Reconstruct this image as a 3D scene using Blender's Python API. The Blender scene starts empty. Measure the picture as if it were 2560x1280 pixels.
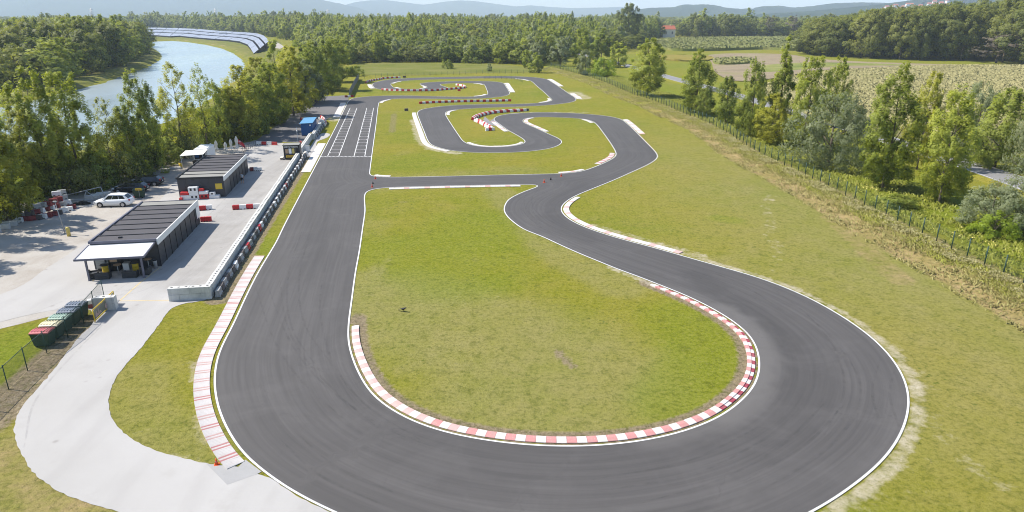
import bpy, bmesh, math, random
import numpy as np
from mathutils import Vector, Matrix
from mathutils.geometry import delaunay_2d_cdt
R = math.radians
rng = np.random.default_rng(7)
random.seed(7)
sc = bpy.context.scene
COL = sc.collection

# ------------------------------------------------------------------ camera, light, exposure
CAM_H = 24.0
PITCH = R(19.4)
FPX = 1707.0
cam_d = bpy.data.cameras.new('camera')
cam = bpy.data.objects.new('camera', cam_d); COL.objects.link(cam)
cam.location = (0, 0, CAM_H); cam.rotation_euler = (R(90) - PITCH, 0, 0)
cam_d.sensor_width = 36.0; cam_d.lens = 36.0 * FPX / 2560.0
cam_d.clip_start = 0.5; cam_d.clip_end = 60000
sc.camera = cam
SUN_V = Vector((-0.85, 0.17, 1.0)).normalized()
EL = math.asin(SUN_V.z); AZ = math.atan2(SUN_V.x, SUN_V.y)
w = bpy.data.worlds.new("World"); sc.world = w; w.use_nodes = True
wn = w.node_tree.nodes; wl = w.node_tree.links
sky = wn.new('ShaderNodeTexSky'); sky.sky_type = 'NISHITA'; sky.sun_disc = False
sky.sun_elevation = EL; sky.sun_rotation = AZ % (2 * math.pi)
sky.air_density = 1.0; sky.dust_density = 0.4; sky.ozone_density = 3.0
bg = wn['Background']; bg.inputs['Strength'].default_value = 0.105
wl.new(sky.outputs[0], bg.inputs['Color'])
sd = bpy.data.lights.new('sun', 'SUN'); sd.energy = 4.6; sd.angle = R(0.5); sd.color = (1.0, 0.94, 0.85)
so = bpy.data.objects.new('sun', sd); COL.objects.link(so)
so.rotation_euler = SUN_V.to_track_quat('Z', 'Y').to_euler(); so.location = (-200, 40, 300)
sc.view_settings.view_transform = 'Standard'; sc.view_settings.look = 'None'
sc.view_settings.exposure = 0.85; sc.view_settings.gamma = 1.0
sc.view_settings.use_curve_mapping = False
sc.cycles.max_bounces = 6; sc.cycles.diffuse_bounces = 3; sc.cycles.glossy_bounces = 2
sc.cycles.transparent_max_bounces = 12; sc.cycles.volume_bounces = 2
sc.cycles.use_denoising = True
sc.cycles.filter_width = 1.05

# ------------------------------------------------------------------ helpers
CT, ST = math.cos(PITCH), math.sin(PITCH)
def W(px, py, z=0.0):
    """where the line of sight through photo pixel (px,py) meets height z"""
    a = (px - 1280.0) / FPX; b = (640.0 - py) / FPX
    dx, dy, dz = a, CT + b * ST, -ST + b * CT
    t = (z - CAM_H) / dz
    return Vector((dx * t, dy * t, z))
def WL(pts, z=0.0):
    return np.array([W(p[0], p[1], z)[:2] for p in pts])
def top_h(base, py):
    """height above the ground at a ground point that reaches photo row py"""
    b = (640.0 - py) / FPX
    dy, dz = CT + b * ST, -ST + b * CT
    return CAM_H + dz * base[1] / dy
def px_w(base, wpx):
    zc = base[1] * CT + CAM_H * ST
    return wpx * zc / FPX

def tag(o, label=None, cat=None, group=None, kind=None):
    if label: o['label'] = label
    if cat: o['category'] = cat
    if group: o['group'] = group
    if kind: o['kind'] = kind
    return o
def empty(name, loc=(0, 0, 0), rz=0.0, label=None, cat=None, group=None, kind=None):
    o = bpy.data.objects.new(name, None); COL.objects.link(o)
    o.location = loc; o.rotation_euler = (0, 0, rz); o.empty_display_size = 0.2
    return tag(o, label, cat, group, kind)
def link(name, me, parent=None, loc=(0, 0, 0), rz=0.0):
    o = bpy.data.objects.new(name, me); COL.objects.link(o)
    o.location = loc; o.rotation_euler = (0, 0, rz)
    if parent is not None: o.parent = parent
    return o
def copy_tree(o, parent=None):
    c = o.copy(); COL.objects.link(c)
    if parent is not None: c.parent = parent
    for ch in list(o.children): copy_tree(ch, c)
    return c

class MB:
    """collects shapes into one mesh"""
    def __init__(s): s.V = []; s.F = []; s.M = []; s.S = []
    def add(s, vs, fs, m=0, smooth=False, mat=None):
        b = len(s.V)
        for v in vs:
            v = Vector(v)
            s.V.append(tuple(mat @ v) if mat is not None else tuple(v))
        for f in fs:
            s.F.append([i + b for i in f]); s.M.append(m); s.S.append(smooth)
        return s
    def box(s, x0, x1, y0, y1, z0, z1, m=0, mat=None, bev=0.0):
        if bev <= 0:
            vs = [(x, y, z) for z in (z0, z1) for y in (y0, y1) for x in (x0, x1)]
            fs = [(0, 2, 3, 1), (4, 5, 7, 6), (0, 1, 5, 4), (1, 3, 7, 5), (3, 2, 6, 7), (2, 0, 4, 6)]
            return s.add(vs, fs, m, False, mat)
        b = bev
        def ring(z, i): return [(x0 + i, y0 + i, z), (x1 - i, y0 + i, z), (x1 - i, y1 - i, z), (x0 + i, y1 - i, z)]
        vs = ring(z0, 0) + ring(z1 - b, 0) + ring(z1, b)
        fs = [(3, 2, 1, 0)]
        for r in (0, 4):
            for i in range(4):
                j = (i + 1) % 4; fs.append((r + i, r + j, r + 4 + j, r + 4 + i))
        fs.append((8, 9, 10, 11))
        return s.add(vs, fs, m, False, mat)
    def prism(s, poly, y0, y1, m=0, axis='y', mat=None):
        n = len(poly)
        if axis == 'y': vs = [(a, y0, b) for a, b in poly] + [(a, y1, b) for a, b in poly]
        elif axis == 'x': vs = [(y0, a, b) for a, b in poly] + [(y1, a, b) for a, b in poly]
        else: vs = [(a, b, y0) for a, b in poly] + [(a, b, y1) for a, b in poly]
        fs = [tuple(range(n)), tuple(range(2 * n - 1, n - 1, -1))]
        for i in range(n):
            j = (i + 1) % n; fs.append((j, i, n + i, n + j))
        return s.add(vs, fs, m, False, mat)
    def cyl(s, c, r, z0, z1, n=12, m=0, r2=None, mat=None, smooth=True):
        r2 = r if r2 is None else r2
        vs = []
        for (rr, z) in ((r, z0), (r2, z1)):
            for i in range(n):
                a = 2 * math.pi * i / n; vs.append((c[0] + rr * math.cos(a), c[1] + rr * math.sin(a), z))
        b = len(s.V)
        s.add(vs, [(i, (i + 1) % n, n + (i + 1) % n, n + i) for i in range(n)], m, smooth, mat)
        s.F.append([b + i for i in range(n - 1, -1, -1)]); s.M.append(m); s.S.append(False)
        s.F.append([b + n + i for i in range(n)]); s.M.append(m); s.S.append(False)
        return s
    def lathe(s, prof, n=12, m=0, c=(0, 0), mat=None):
        vs = []
        for r, z in prof:
            for i in range(n):
                a = 2 * math.pi * i / n; vs.append((c[0] + r * math.cos(a), c[1] + r * math.sin(a), z))
        fs = []
        for k in range(len(prof) - 1):
            for i in range(n):
                j = (i + 1) % n; fs.append((k * n + i, k * n + j, (k + 1) * n + j, (k + 1) * n + i))
        fs.append(tuple(range(n - 1, -1, -1))); q = (len(prof) - 1) * n; fs.append(tuple(q + i for i in range(n)))
        return s.add(vs, fs, m, True, mat)
    def bar(s, a, b, r=0.03, n=6, m=0, r2=None):
        a = Vector(a); b = Vector(b); d = b - a; L = d.length
        if L < 1e-6: return s
        q = d.to_track_quat('Z', 'Y').to_matrix().to_4x4(); q.translation = a
        return s.cyl((0, 0), r, 0, L, n, m, r2, q)
    def tube(s, pts, r, n=6, m=0):
        for i in range(len(pts) - 1): s.bar(pts[i], pts[i + 1], r, n, m)
        return s
    def mesh(s, name, mats):
        me = bpy.data.meshes.new(name); me.from_pydata(s.V, [], s.F)
        for mt in (mats if isinstance(mats, (list, tuple)) else [mats]): me.materials.append(mt)
        me.polygons.foreach_set('material_index', s.M); me.polygons.foreach_set('use_smooth', s.S)
        me.update(); return me
    def build(s, name, mats, parent=None, loc=(0, 0, 0), rz=0.0):
        return link(name, s.mesh(name, mats), parent, loc, rz)

def quads_mesh(name, V, mat, attrs=None, nper=4):
    """V: (n,4,3) separate quads, built fast"""
    n = len(V); me = bpy.data.meshes.new(name)
    me.vertices.add(n * nper); me.vertices.foreach_set('co', V.reshape(-1).astype(np.float32))
    me.loops.add(n * nper); me.loops.foreach_set('vertex_index', np.arange(n * nper, dtype=np.int32))
    me.polygons.add(n); me.polygons.foreach_set('loop_start', np.arange(0, n * nper, nper, dtype=np.int32))
    for m_ in (mat if isinstance(mat, (list, tuple)) else [mat]): me.materials.append(m_)
    for k, a in (attrs or {}).items():
        at = me.attributes.new(k, 'FLOAT', 'FACE'); at.data.foreach_set('value', a.astype(np.float32))
    me.update(calc_edges=True); return me

# ------------------------------------------------------------------ materials
def newmat(name):
    m = bpy.data.materials.new(name); m.use_nodes = True
    nt = m.node_tree; return m, nt.nodes, nt.links, nt.nodes['Principled BSDF']
class NB:
    """short hand for node graphs"""
    def __init__(s, name):
        s.m, s.n, s.l, s.b = newmat(name)
    def lk(s, a, b): s.l.new(a, b)
    def noise(s, scale, detail=4, rough=0.6, vec=None, dist=0.0):
        t = s.n.new('ShaderNodeTexNoise'); t.inputs['Scale'].default_value = scale
        t.inputs['Detail'].default_value = detail; t.inputs['Roughness'].default_value = rough
        t.inputs['Distortion'].default_value = dist
        if vec is not None: s.lk(vec, t.inputs['Vector'])
        return t.outputs['Fac']
    def pos(s, scale=(1, 1, 1), obj=False):
        tc = s.n.new('ShaderNodeTexCoord') if obj else s.n.new('ShaderNodeNewGeometry')
        mp = s.n.new('ShaderNodeMapping'); mp.inputs['Scale'].default_value = scale
        s.lk(tc.outputs['Object' if obj else 'Position'], mp.inputs['Vector']); return mp.outputs[0]
    def attr(s, name, out='Fac'):
        a = s.n.new('ShaderNodeAttribute'); a.attribute_name = name; return a.outputs[out]
    def ramp(s, fac, stops):
        r = s.n.new('ShaderNodeValToRGB'); s.lk(fac, r.inputs[0])
        e = r.color_ramp.elements
        while len(e) < len(stops): e.new(0.5)
        for i, (p, c) in enumerate(stops):
            e[i].position = p; e[i].color = (*c, 1) if len(c) == 3 else c
        return r.outputs[0]
    def mr(s, val, a, b, c=0.0, d=1.0):
        r = s.n.new('ShaderNodeMapRange'); s.lk(val, r.inputs[0])
        for i, x in enumerate((a, b, c, d)): r.inputs[i + 1].default_value = x
        return r.outputs[0]
    def math(s, op, a, b=None):
        r = s.n.new('ShaderNodeMath'); r.operation = op
        for i, x in enumerate((a, b)):
            if x is None: continue
            if isinstance(x, (int, float)): r.inputs[i].default_value = x
            else: s.lk(x, r.inputs[i])
        return r.outputs[0]
    def mix(s, fac, a, b, mode='MIX'):
        r = s.n.new('ShaderNodeMix'); r.data_type = 'RGBA'; r.blend_type = mode
        for i, x in ((0, fac), (6, a), (7, b)):
            if isinstance(x, (int, float)): r.inputs[i].default_value = x
            elif isinstance(x, tuple): r.inputs[i].default_value = (*x, 1)
            else: s.lk(x, r.inputs[i])
        return r.outputs[2]
    def color(s, c, f=1.0):
        if f != 1.0: c = s.mix(1.0, c, (f, f, f), 'MULTIPLY')
        s.lk(c, s.b.inputs['Base Color'])
    def rough(s, r, spec=0.3):
        s.b.inputs['Roughness'].default_value = r; s.b.inputs['Specular IOR Level'].default_value = spec
    def bump(s, h, strength=0.3, dist=0.05):
        b = s.n.new('ShaderNodeBump'); b.inputs['Strength'].default_value = strength
        b.inputs['Distance'].default_value = dist; s.lk(h, b.inputs['Height']); s.lk(b.outputs[0], s.b.inputs['Normal'])

def paint(name, col, rough=0.5, var=0.18, scale=3.0, spec=0.35, metal=0.0, dirt=(0.25, 0.22, 0.18), dirt_amt=0.25):
    k = NB(name); p = k.pos(obj=True)
    a = k.noise(scale, 5, 0.65, p); b = k.noise(scale * 9, 3, 0.6, p)
    lo = tuple(c * (1 - var) for c in col)
    c = k.mix(a, lo, col)
    c = k.mix(k.mr(b, 0.55, 0.8, 0, dirt_amt), c, dirt)
    k.color(c); k.rough(rough, spec); k.b.inputs['Metallic'].default_value = metal
    return k.m

MT = {}
MT['white'] = paint('white_paint', (0.78, 0.78, 0.76), 0.5)
MT['white_plastic'] = paint('white_plastic', (0.78, 0.77, 0.75), 0.4, 0.12, 2.0, 0.4)
MT['red_plastic'] = paint('red_plastic', (0.55, 0.022, 0.025), 0.4, 0.3, 2.0, 0.4, dirt_amt=0.12)
MT['red_dull'] = paint('dull_red_plastic', (0.27, 0.045, 0.045), 0.6, 0.4, 3.0, 0.3, dirt_amt=0.4)
MT['grey_plastic'] = paint('weathered_shaded_plastic', (0.40, 0.40, 0.39), 0.6, 0.35, 3.0, 0.3, dirt_amt=0.5)
MT['dark_plastic'] = paint('grimy_shaded_plastic', (0.12, 0.105, 0.10), 0.7, 0.4, 4.0, 0.25, dirt_amt=0.4)
MT['anthracite'] = paint('anthracite_sheet', (0.045, 0.047, 0.055), 0.5, 0.25, 1.5, 0.4, dirt_amt=0.06)
MT['anthracite2'] = paint('anthracite_door', (0.058, 0.062, 0.07), 0.42, 0.25, 1.5, 0.45, dirt_amt=0.05)
MT['black'] = paint('black_paint', (0.018, 0.018, 0.022), 0.5, 0.3)
MT['frame_grey'] = paint('grey_violet_frame', (0.13, 0.13, 0.17), 0.45, 0.2)
MT['steel'] = paint('galvanised_steel', (0.42, 0.43, 0.44), 0.45, 0.2, metal=0.4)
MT['yellow'] = paint('yellow_paint', (0.70, 0.47, 0.03), 0.5, 0.2, dirt_amt=0.15)
MT['yellow_pale'] = paint('faded_yellow', (0.68, 0.55, 0.16), 0.6, 0.25, dirt_amt=0.25)
MT['blue'] = paint('blue_container_paint', (0.012, 0.11, 0.33), 0.45, 0.25, 2.0, dirt_amt=0.1)
MT['blue_roof'] = paint('blue_roof_paint', (0.11, 0.30, 0.52), 0.5, 0.2, 2.0, dirt_amt=0.15)
MT['green_bin'] = paint('dark_green_plastic', (0.018, 0.055, 0.035), 0.5, 0.3, 2.0)
MT['green_post'] = paint('green_coated_steel', (0.02, 0.06, 0.045), 0.5, 0.2)
MT['lid_red'] = paint('red_lid', (0.52, 0.13, 0.14), 0.5, 0.25)
MT['lid_yellow'] = paint('cream_yellow_lid', (0.72, 0.66, 0.44), 0.5, 0.2)
MT['lid_green'] = paint('pale_green_lid', (0.31, 0.42, 0.34), 0.5, 0.2)
MT['lid_blue'] = paint('slate_blue_lid', (0.16, 0.19, 0.24), 0.5, 0.2)
MT['lid_navy'] = paint('navy_lid', (0.03, 0.05, 0.14), 0.5, 0.2)
MT['orange'] = paint('orange_plastic', (0.70, 0.10, 0.02), 0.5, 0.2)
MT['rubber'] = paint('tyre_rubber', (0.02, 0.02, 0.02), 0.8, 0.3)
MT['rim'] = paint('alloy', (0.5, 0.5, 0.52), 0.35, 0.1, metal=0.7)
MT['car_white'] = paint('white_car_paint', (0.80, 0.81, 0.82), 0.2, 0.03, 2, 0.6, dirt_amt=0.03)
MT['car_black'] = paint('black_car_paint', (0.010, 0.010, 0.014), 0.15, 0.05, 2, 0.6, dirt_amt=0.02)
MT['glass'] = paint('dark_glass', (0.012, 0.015, 0.02), 0.06, 0.1, 1, 0.8, dirt_amt=0.02)
MT['lamp_red'] = paint('red_lens', (0.35, 0.02, 0.02), 0.2, 0.1)
MT['lamp_clear'] = paint('clear_lens', (0.6, 0.62, 0.65), 0.15, 0.1)
MT['skin'] = paint('skin', (0.48, 0.28, 0.2), 0.6, 0.1, dirt_amt=0)
MT['shirt'] = paint('grey_shirt', (0.46, 0.50, 0.54), 0.8, 0.15, dirt_amt=0)
MT['shorts'] = paint('black_shorts', (0.02, 0.02, 0.025), 0.8, 0.15, dirt_amt=0)
MT['hair'] = paint('brown_hair', (0.07, 0.05, 0.035), 0.7, 0.2, dirt_amt=0)
MT['fabric_white'] = paint('off_white_canvas', (0.72, 0.70, 0.64), 0.8, 0.15)
MT['flag_red'] = paint('red_flag_cloth', (0.62, 0.05, 0.06), 0.8, 0.2, dirt_amt=0.05)
MT['print_white'] = paint('white_print', (0.8, 0.8, 0.8), 0.6, 0.05, dirt_amt=0.03)
MT['print_pink'] = paint('faded_pink_print', (0.62, 0.42, 0.36), 0.7, 0.2, dirt_amt=0.1)
MT['wood'] = paint('brown_wood', (0.30, 0.20, 0.12), 0.6, 0.3)
MT['bark'] = paint('bark', (0.12, 0.095, 0.07), 0.9, 0.4, 4)
MT['roof_tile'] = paint('red_roof_tiles', (0.45, 0.13, 0.07), 0.8, 0.25)
MT['house_wall'] = paint('pale_render', (0.65, 0.62, 0.56), 0.8, 0.1)
MT['panel_dark'] = paint('panel_edge', (0.03, 0.035, 0.06), 0.5, 0.2)
MT['bird'] = paint('black_feathers', (0.012, 0.012, 0.018), 0.5, 0.2, dirt_amt=0)
MT['drum'] = paint('yellow_drum', (0.62, 0.42, 0.02), 0.4, 0.15, dirt_amt=0.08)
MT['seat_dark'] = paint('charcoal_wicker', (0.035, 0.037, 0.04), 0.7, 0.3)
MT['vend'] = paint('vending_front', (0.35, 0.36, 0.36), 0.35, 0.4, 14, dirt=(0.5, 0.33, 0.15), dirt_amt=0.6)
MT['menu'] = paint('menu_print', (0.55, 0.36, 0.22), 0.6, 0.5, 12, dirt=(0.7, 0.65, 0.55), dirt_amt=0.8)

def m_concrete_wall():
    k = NB('painted_concrete'); p = k.pos()
    a = k.noise(0.9, 6, 0.7, p); b = k.noise(12, 4, 0.6, p); ps = k.pos((3, 3, 0.5)); st = k.noise(1.2, 4, 0.6, ps)
    c = k.ramp(a, [(0.3, (0.48, 0.48, 0.46)), (0.6, (0.68, 0.67, 0.63))])
    c = k.mix(k.mr(st, 0.52, 0.75, 0, 0.45), c, (0.30, 0.29, 0.27))
    k.color(c, .82); k.rough(0.8, 0.2); k.bump(b, 0.25, 0.02); return k.m
MT['concrete'] = m_concrete_wall()
def m_pavement():
    k = NB('light_pavement'); p = k.pos()
    a = k.noise(0.07, 5, 0.6, p); b = k.noise(25, 3, 0.7, p); d = k.noise(0.35, 6, 0.7, p)
    ps = k.pos((0.9, 0.05, 1)); st = k.noise(0.8, 5, 0.65, ps)
    c = k.ramp(a, [(0.3, (0.42, 0.405, 0.385)), (0.65, (0.50, 0.485, 0.47))])
    grey = k.mr(k.attr('grey'), 0, 1)
    c = k.mix(k.math('MULTIPLY', grey, k.mr(d, 0.3, 0.75, 0.35, 1.0)), c, (0.315, 0.30, 0.28))
    c = k.mix(k.math('MULTIPLY', k.mr(st, 0.5, 0.78, 0, 0.5), grey), c, (0.20, 0.19, 0.18))
    c = k.mix(k.mr(b, 0.35, 0.65, 0, 0.18), c, (0.30, 0.29, 0.28))
    c = k.mix(k.mr(d, 0.56, 0.8, 0, 0.45), c, (0.33, 0.31, 0.28))
    tr = k.n.new('ShaderNodeTexNoise'); tr.inputs['Scale'].default_value = 1.0; tr.inputs['Detail'].default_value = 4; k.lk(k.pos((0.5, 0.06, 1)), tr.inputs['Vector'])
    c = k.mix(k.mr(tr.outputs['Fac'], 0.52, 0.7, 0, 0.22), c, (0.30, 0.285, 0.27))
    sp = k.n.new('ShaderNodeTexVoronoi'); sp.inputs['Scale'].default_value = 0.45; k.lk(p, sp.inputs['Vector'])
    c = k.mix(k.mr(sp.outputs['Distance'], 0.10, 0.03, 0, 0.45), c, (0.22, 0.20, 0.18))
    k.color(c, .82); k.rough(0.85, 0.2); k.bump(b, 0.15, 0.01); return k.m
MT['pavement'] = m_pavement()
def m_gravel():
    k = NB('sandy_gravel'); p = k.pos()
    a = k.noise(0.22, 6, 0.7, p, 0.4); b = k.noise(9, 5, 0.75, p)
    c = k.ramp(a, [(0.3, (0.38, 0.345, 0.30)), (0.5, (0.48, 0.45, 0.41)), (0.7, (0.55, 0.53, 0.49))])
    c = k.mix(k.mr(b, 0.35, 0.65, 0.0, 0.4), c, (0.25, 0.21, 0.17))
    k.color(c, .82); k.rough(0.95, 0.1); k.bump(b, 0.6, 0.04); return k.m
MT['gravel'] = m_gravel()
def m_asphalt(name, base, streak=True):
    k = NB(name); p = k.pos()
    a = k.noise(0.06, 4, 0.55, p); b = k.noise(40, 2, 0.7, p); d = k.noise(0.5, 6, 0.7, p)
    lo = tuple(x * 0.86 for x in base); hi = tuple(x * 1.12 for x in base)
    c = k.mix(a, lo, hi)
    if streak:
        uv = k.attr('st', 'Vector')
        mp = k.n.new('ShaderNodeMapping'); mp.inputs['Scale'].default_value = (0.06, 26, 1); k.lk(uv, mp.inputs['Vector'])
        s1 = k.noise(1.0, 5, 0.65, mp.outputs[0], 0.3)
        mp2 = k.n.new('ShaderNodeMapping'); mp2.inputs['Scale'].default_value = (0.03, 6, 1); k.lk(uv, mp2.inputs['Vector'])
        s2 = k.noise(1.0, 4, 0.6, mp2.outputs[0], 0.2)
        c = k.mix(k.mr(s1, 0.40, 0.68, 0, 0.55), c, tuple(x * 0.50 for x in base))
        c = k.mix(k.mr(s2, 0.38, 0.68, 0, 0.50), c, tuple(x * 0.58 for x in base))
        rub = k.attr('rub')
        c = k.mix(k.math('MULTIPLY', k.mr(rub, 0, 1, 0, 0.75), k.mr(d, 0.2, 0.7, 0.6, 1.0)), c, tuple(x * 0.48 for x in base))
        c = k.mix(k.math('MULTIPLY', k.attr('pale'), 0.85), c, (0.165, 0.155, 0.148))
    e = k.noise(0.16, 6, 0.7, p, 0.8)
    c = k.mix(k.mr(e, 0.5, 0.72, 0, 0.35), c, tuple(x * 1.35 for x in base))
    c = k.mix(k.mr(d, 0.52, 0.75, 0, 0.30), c, tuple(x * 0.6 for x in base))
    vo = k.n.new('ShaderNodeTexVoronoi'); vo.feature = 'DISTANCE_TO_EDGE'; vo.inputs['Scale'].default_value = 0.16
    wv = k.n.new('ShaderNodeVectorMath'); wv.operation = 'ADD'; nz = k.n.new('ShaderNodeTexNoise'); nz.inputs['Scale'].default_value = 0.5; nz.inputs['Detail'].default_value = 5
    k.lk(p, nz.inputs['Vector']); k.lk(p, wv.inputs[0]); sc3 = k.n.new('ShaderNodeVectorMath'); sc3.operation = 'SCALE'; sc3.inputs['Scale'].default_value = 3.0; k.lk(nz.outputs['Color'], sc3.inputs[0]); k.lk(sc3.outputs[0], wv.inputs[1]); k.lk(wv.outputs[0], vo.inputs['Vector'])
    crk = k.math('MULTIPLY', k.mr(vo.outputs['Distance'], 0.0, 0.006, 1, 0), k.mr(e, 0.45, 0.65, 0, 0.45))
    c = k.mix(crk, c, tuple(x * 0.4 for x in base))
    c = k.mix(k.mr(b, 0.3, 0.7, 0, 0.28), c, tuple(x * 0.55 for x in base))
    k.color(c, .82); k.rough(0.8, 0.3); k.bump(b, 0.12, 0.008); return k.m
MT['asphalt'] = m_asphalt('track_asphalt', (0.117, 0.110, 0.107))
MT['asphalt_old'] = m_asphalt('old_asphalt', (0.175, 0.165, 0.165), False)
MT['road_grey'] = m_asphalt('grey_road', (0.27, 0.265, 0.265), False)
def m_line(name, col, wear=0.45):
    k = NB(name); p = k.pos(); a = k.noise(1.5, 6, 0.75, p); b = k.noise(18, 4, 0.7, p)
    c = k.mix(k.mr(a, 0.5, 0.8, 0, wear), col, (0.30, 0.29, 0.29))
    c = k.mix(k.mr(b, 0.55, 0.75, 0, wear), c, (0.24, 0.23, 0.23))
    k.color(c, .82); k.rough(0.7, 0.25); return k.m
MT['line'] = m_line('road_marking', (0.74, 0.74, 0.73))
MT['line_yellow'] = m_line('yellow_marking', (0.66, 0.52, 0.27), 0.6)
def m_kerb(name, col, dirt=(0.42, 0.36, 0.31), wear=0.5):
    k = NB(name); p = k.pos(); a = k.noise(2.2, 6, 0.75, p); b = k.noise(11, 5, 0.75, p, 0.6)
    c = k.mix(k.mr(a, 0.45, 0.75, 0, wear * 0.7), col, dirt)
    c = k.mix(k.mr(b, 0.56, 0.72, 0, wear), c, (0.62, 0.57, 0.53) if col[0] > 2 * col[1] else (0.25, 0.24, 0.24))
    k.color(c, .82); k.rough(0.75, 0.25); k.bump(b, 0.2, 0.01); return k.m
MT['kerb_white'] = m_kerb('kerb_white', (0.70, 0.66, 0.63), wear=0.4)
MT['kerb_red'] = m_kerb('kerb_red', (0.58, 0.26, 0.25), wear=0.75)
MT['kerb_redd'] = m_kerb('kerb_red_dark', (0.33, 0.045, 0.075), wear=0.35)
MT['kerb_pink'] = m_kerb('kerb_worn_pink', (0.64, 0.42, 0.39), wear=0.85)

def m_ground():
    k = NB('grass_ground'); p = k.pos()
    big = k.noise(0.035, 5, 0.6, p, 0.4); mid = k.noise(0.28, 6, 0.7, p); fine = k.noise(3.2, 6, 0.8, p); vf = k.noise(14, 3, 0.7, p)
    patch = k.noise(0.11, 6, 0.75, p, 0.3)
    c = k.ramp(big, [(0.34, (0.270, 0.240, 0.026)), (0.5, (0.228, 0.230, 0.017)), (0.68, (0.168, 0.210, 0.010))])
    c = k.mix(k.mr(mid, 0.42, 0.74, 0, 0.6), c, (0.320, 0.270, 0.060))          # dry tips
    c = k.mix(k.mr(patch, 0.58, 0.75, 0, 0.45), c, (0.335, 0.265, 0.090))         # tired patches
    olive = k.attr('olive')
    c = k.mix(k.math('MULTIPLY', olive, k.mr(mid, 0.3, 0.7, 0.5, 0.95)), c, (0.300, 0.270, 0.105))
    lush = k.attr('lush')
    c = k.mix(k.math('MULTIPLY', lush, k.mr(mid, 0.3, 0.7, 0.5, 1.0)), c, (0.165, 0.228, 0.008))
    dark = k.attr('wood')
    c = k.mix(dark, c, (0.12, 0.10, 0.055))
    dry = k.attr('dry')
    dcol = k.ramp(mid, [(0.35, (0.27, 0.22, 0.075)), (0.5, (0.35, 0.265, 0.115)), (0.66, (0.43, 0.31, 0.165))])
    c = k.mix(k.mr(k.math('ADD', dry, k.math('MULTIPLY', k.math('SUBTRACT', mid, 0.5), 1.3)), 0.35, 0.75), c, dcol)
    soil = k.attr('soil')
    scol = k.ramp(fine, [(0.3, (0.17, 0.125, 0.078)), (0.6, (0.31, 0.245, 0.17))])
    c = k.mix(k.mr(k.math('ADD', soil, k.math('MULTIPLY', k.math('SUBTRACT', fine, 0.5), 1.5)), 0.3, 0.7), c, scol)
    scf = k.noise(0.05, 8, 0.72, p, 1.2); c = k.mix(k.math('MULTIPLY', k.mr(scf, 0.56, 0.70, 0, 0.55), k.mr(mid, .35, .65, .3, 1)), c, (0.33, 0.285, 0.13))
    clump = k.noise(1.1, 5, 0.8, p, 0.5); tuft = k.n.new('ShaderNodeTexVoronoi'); tuft.inputs['Scale'].default_value = 1.7; tuft.inputs['Randomness'].default_value = 1.0; k.lk(p, tuft.inputs['Vector'])
    c = k.mix(k.mr(clump, 0.50, 0.34, 0, 0.55), c, (0.085, 0.105, 0.008))
    c = k.mix(k.mr(clump, 0.56, 0.72, 0, 0.45), c, (0.36, 0.31, 0.085))
    c = k.mix(k.math('MULTIPLY', k.mr(tuft.outputs['Distance'], 0.28, 0.12, 0, 0.8), k.mr(patch, 0.52, 0.62, 0, 1)), c, (0.075, 0.115, 0.008))
    # fine grain of blades
    c = k.mix(k.mr(fine, 0.5, 0.74, 0, 0.6), c, (0.36, 0.32, 0.11))
    c = k.mix(k.mr(fine, 0.50, 0.28, 0, 0.85), c, (0.060, 0.070, 0.012))
    c = k.mix(k.mr(vf, 0.5, 0.3, 0, 0.4), c, (0.05, 0.06, 0.015))
    sand = k.attr('sand')
    sn = k.noise(0.55, 7, 0.75, p)
    sm = k.mr(k.math('ADD', sand, k.math('MULTIPLY', k.math('SUBTRACT', sn, 0.53), 2.4)), 0.28, 1.0)
    sm = k.math('MULTIPLY', sm, k.mr(fine, 0.35, 0.5, 0.35, 1.0))
    c = k.mix(sm, c, k.ramp(vf, [(0.3, (0.44, 0.385, 0.285)), (0.7, (0.62, 0.55, 0.43))]))
    k.color(c, .82); k.rough(0.95, 0.08)
    h = k.math('ADD', fine, k.math('MULTIPLY', vf, 0.5)); k.bump(h, 0.9, 0.09); return k.m
MT['ground'] = m_ground()

def m_leaf(name, c0, c1, trans=0.50, airy=0.36):
    k = NB(name); t = k.attr('tint')
    oi = k.n.new('ShaderNodeObjectInfo')
    v = k.math('ADD', k.math('MULTIPLY', t, 0.60), k.math('MULTIPLY', oi.outputs['Random'], 0.46))
    c = k.mix(v, c0, c1)
    k.color(c); k.rough(0.55, 0.25)
    tr = k.n.new('ShaderNodeBsdfTranslucent'); k.lk(k.mix(1.0, c, (1.0, 1.0, 0.45), 'MULTIPLY'), tr.inputs['Color'])
    mx = k.n.new('ShaderNodeMixShader'); mx.inputs[0].default_value = trans
    k.lk(k.b.outputs[0], mx.inputs[1]); k.lk(tr.outputs[0], mx.inputs[2])
    tp = k.n.new('ShaderNodeBsdfTransparent'); m3 = k.n.new('ShaderNodeMixShader'); m3.inputs[0].default_value = airy
    k.lk(mx.outputs[0], m3.inputs[1]); k.lk(tp.outputs[0], m3.inputs[2])
    k.lk(m3.outputs[0] if airy > 0 else mx.outputs[0], k.n['Material Output'].inputs['Surface']); return k.m
MT['leaf_poplar'] = m_leaf('leaf_poplar_green' , (0.175, 0.225, 0.032), (0.46, 0.49, 0.085))
MT['leaf_yellow'] = m_leaf('leaf_yellow_green' , (0.20, 0.225, 0.025), (0.49, 0.48, 0.07))
MT['leaf_oak'] = m_leaf('leaf_oak_green' , (0.095, 0.13, 0.034), (0.31, 0.32, 0.085))
MT['leaf_mid'] = m_leaf('leaf_mid_green' , (0.14, 0.19, 0.036), (0.40, 0.44, 0.09))
MT['leaf_silver'] = m_leaf('leaf_silver_green' , (0.163, 0.194, 0.1), (0.413, 0.45, 0.269))
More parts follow.
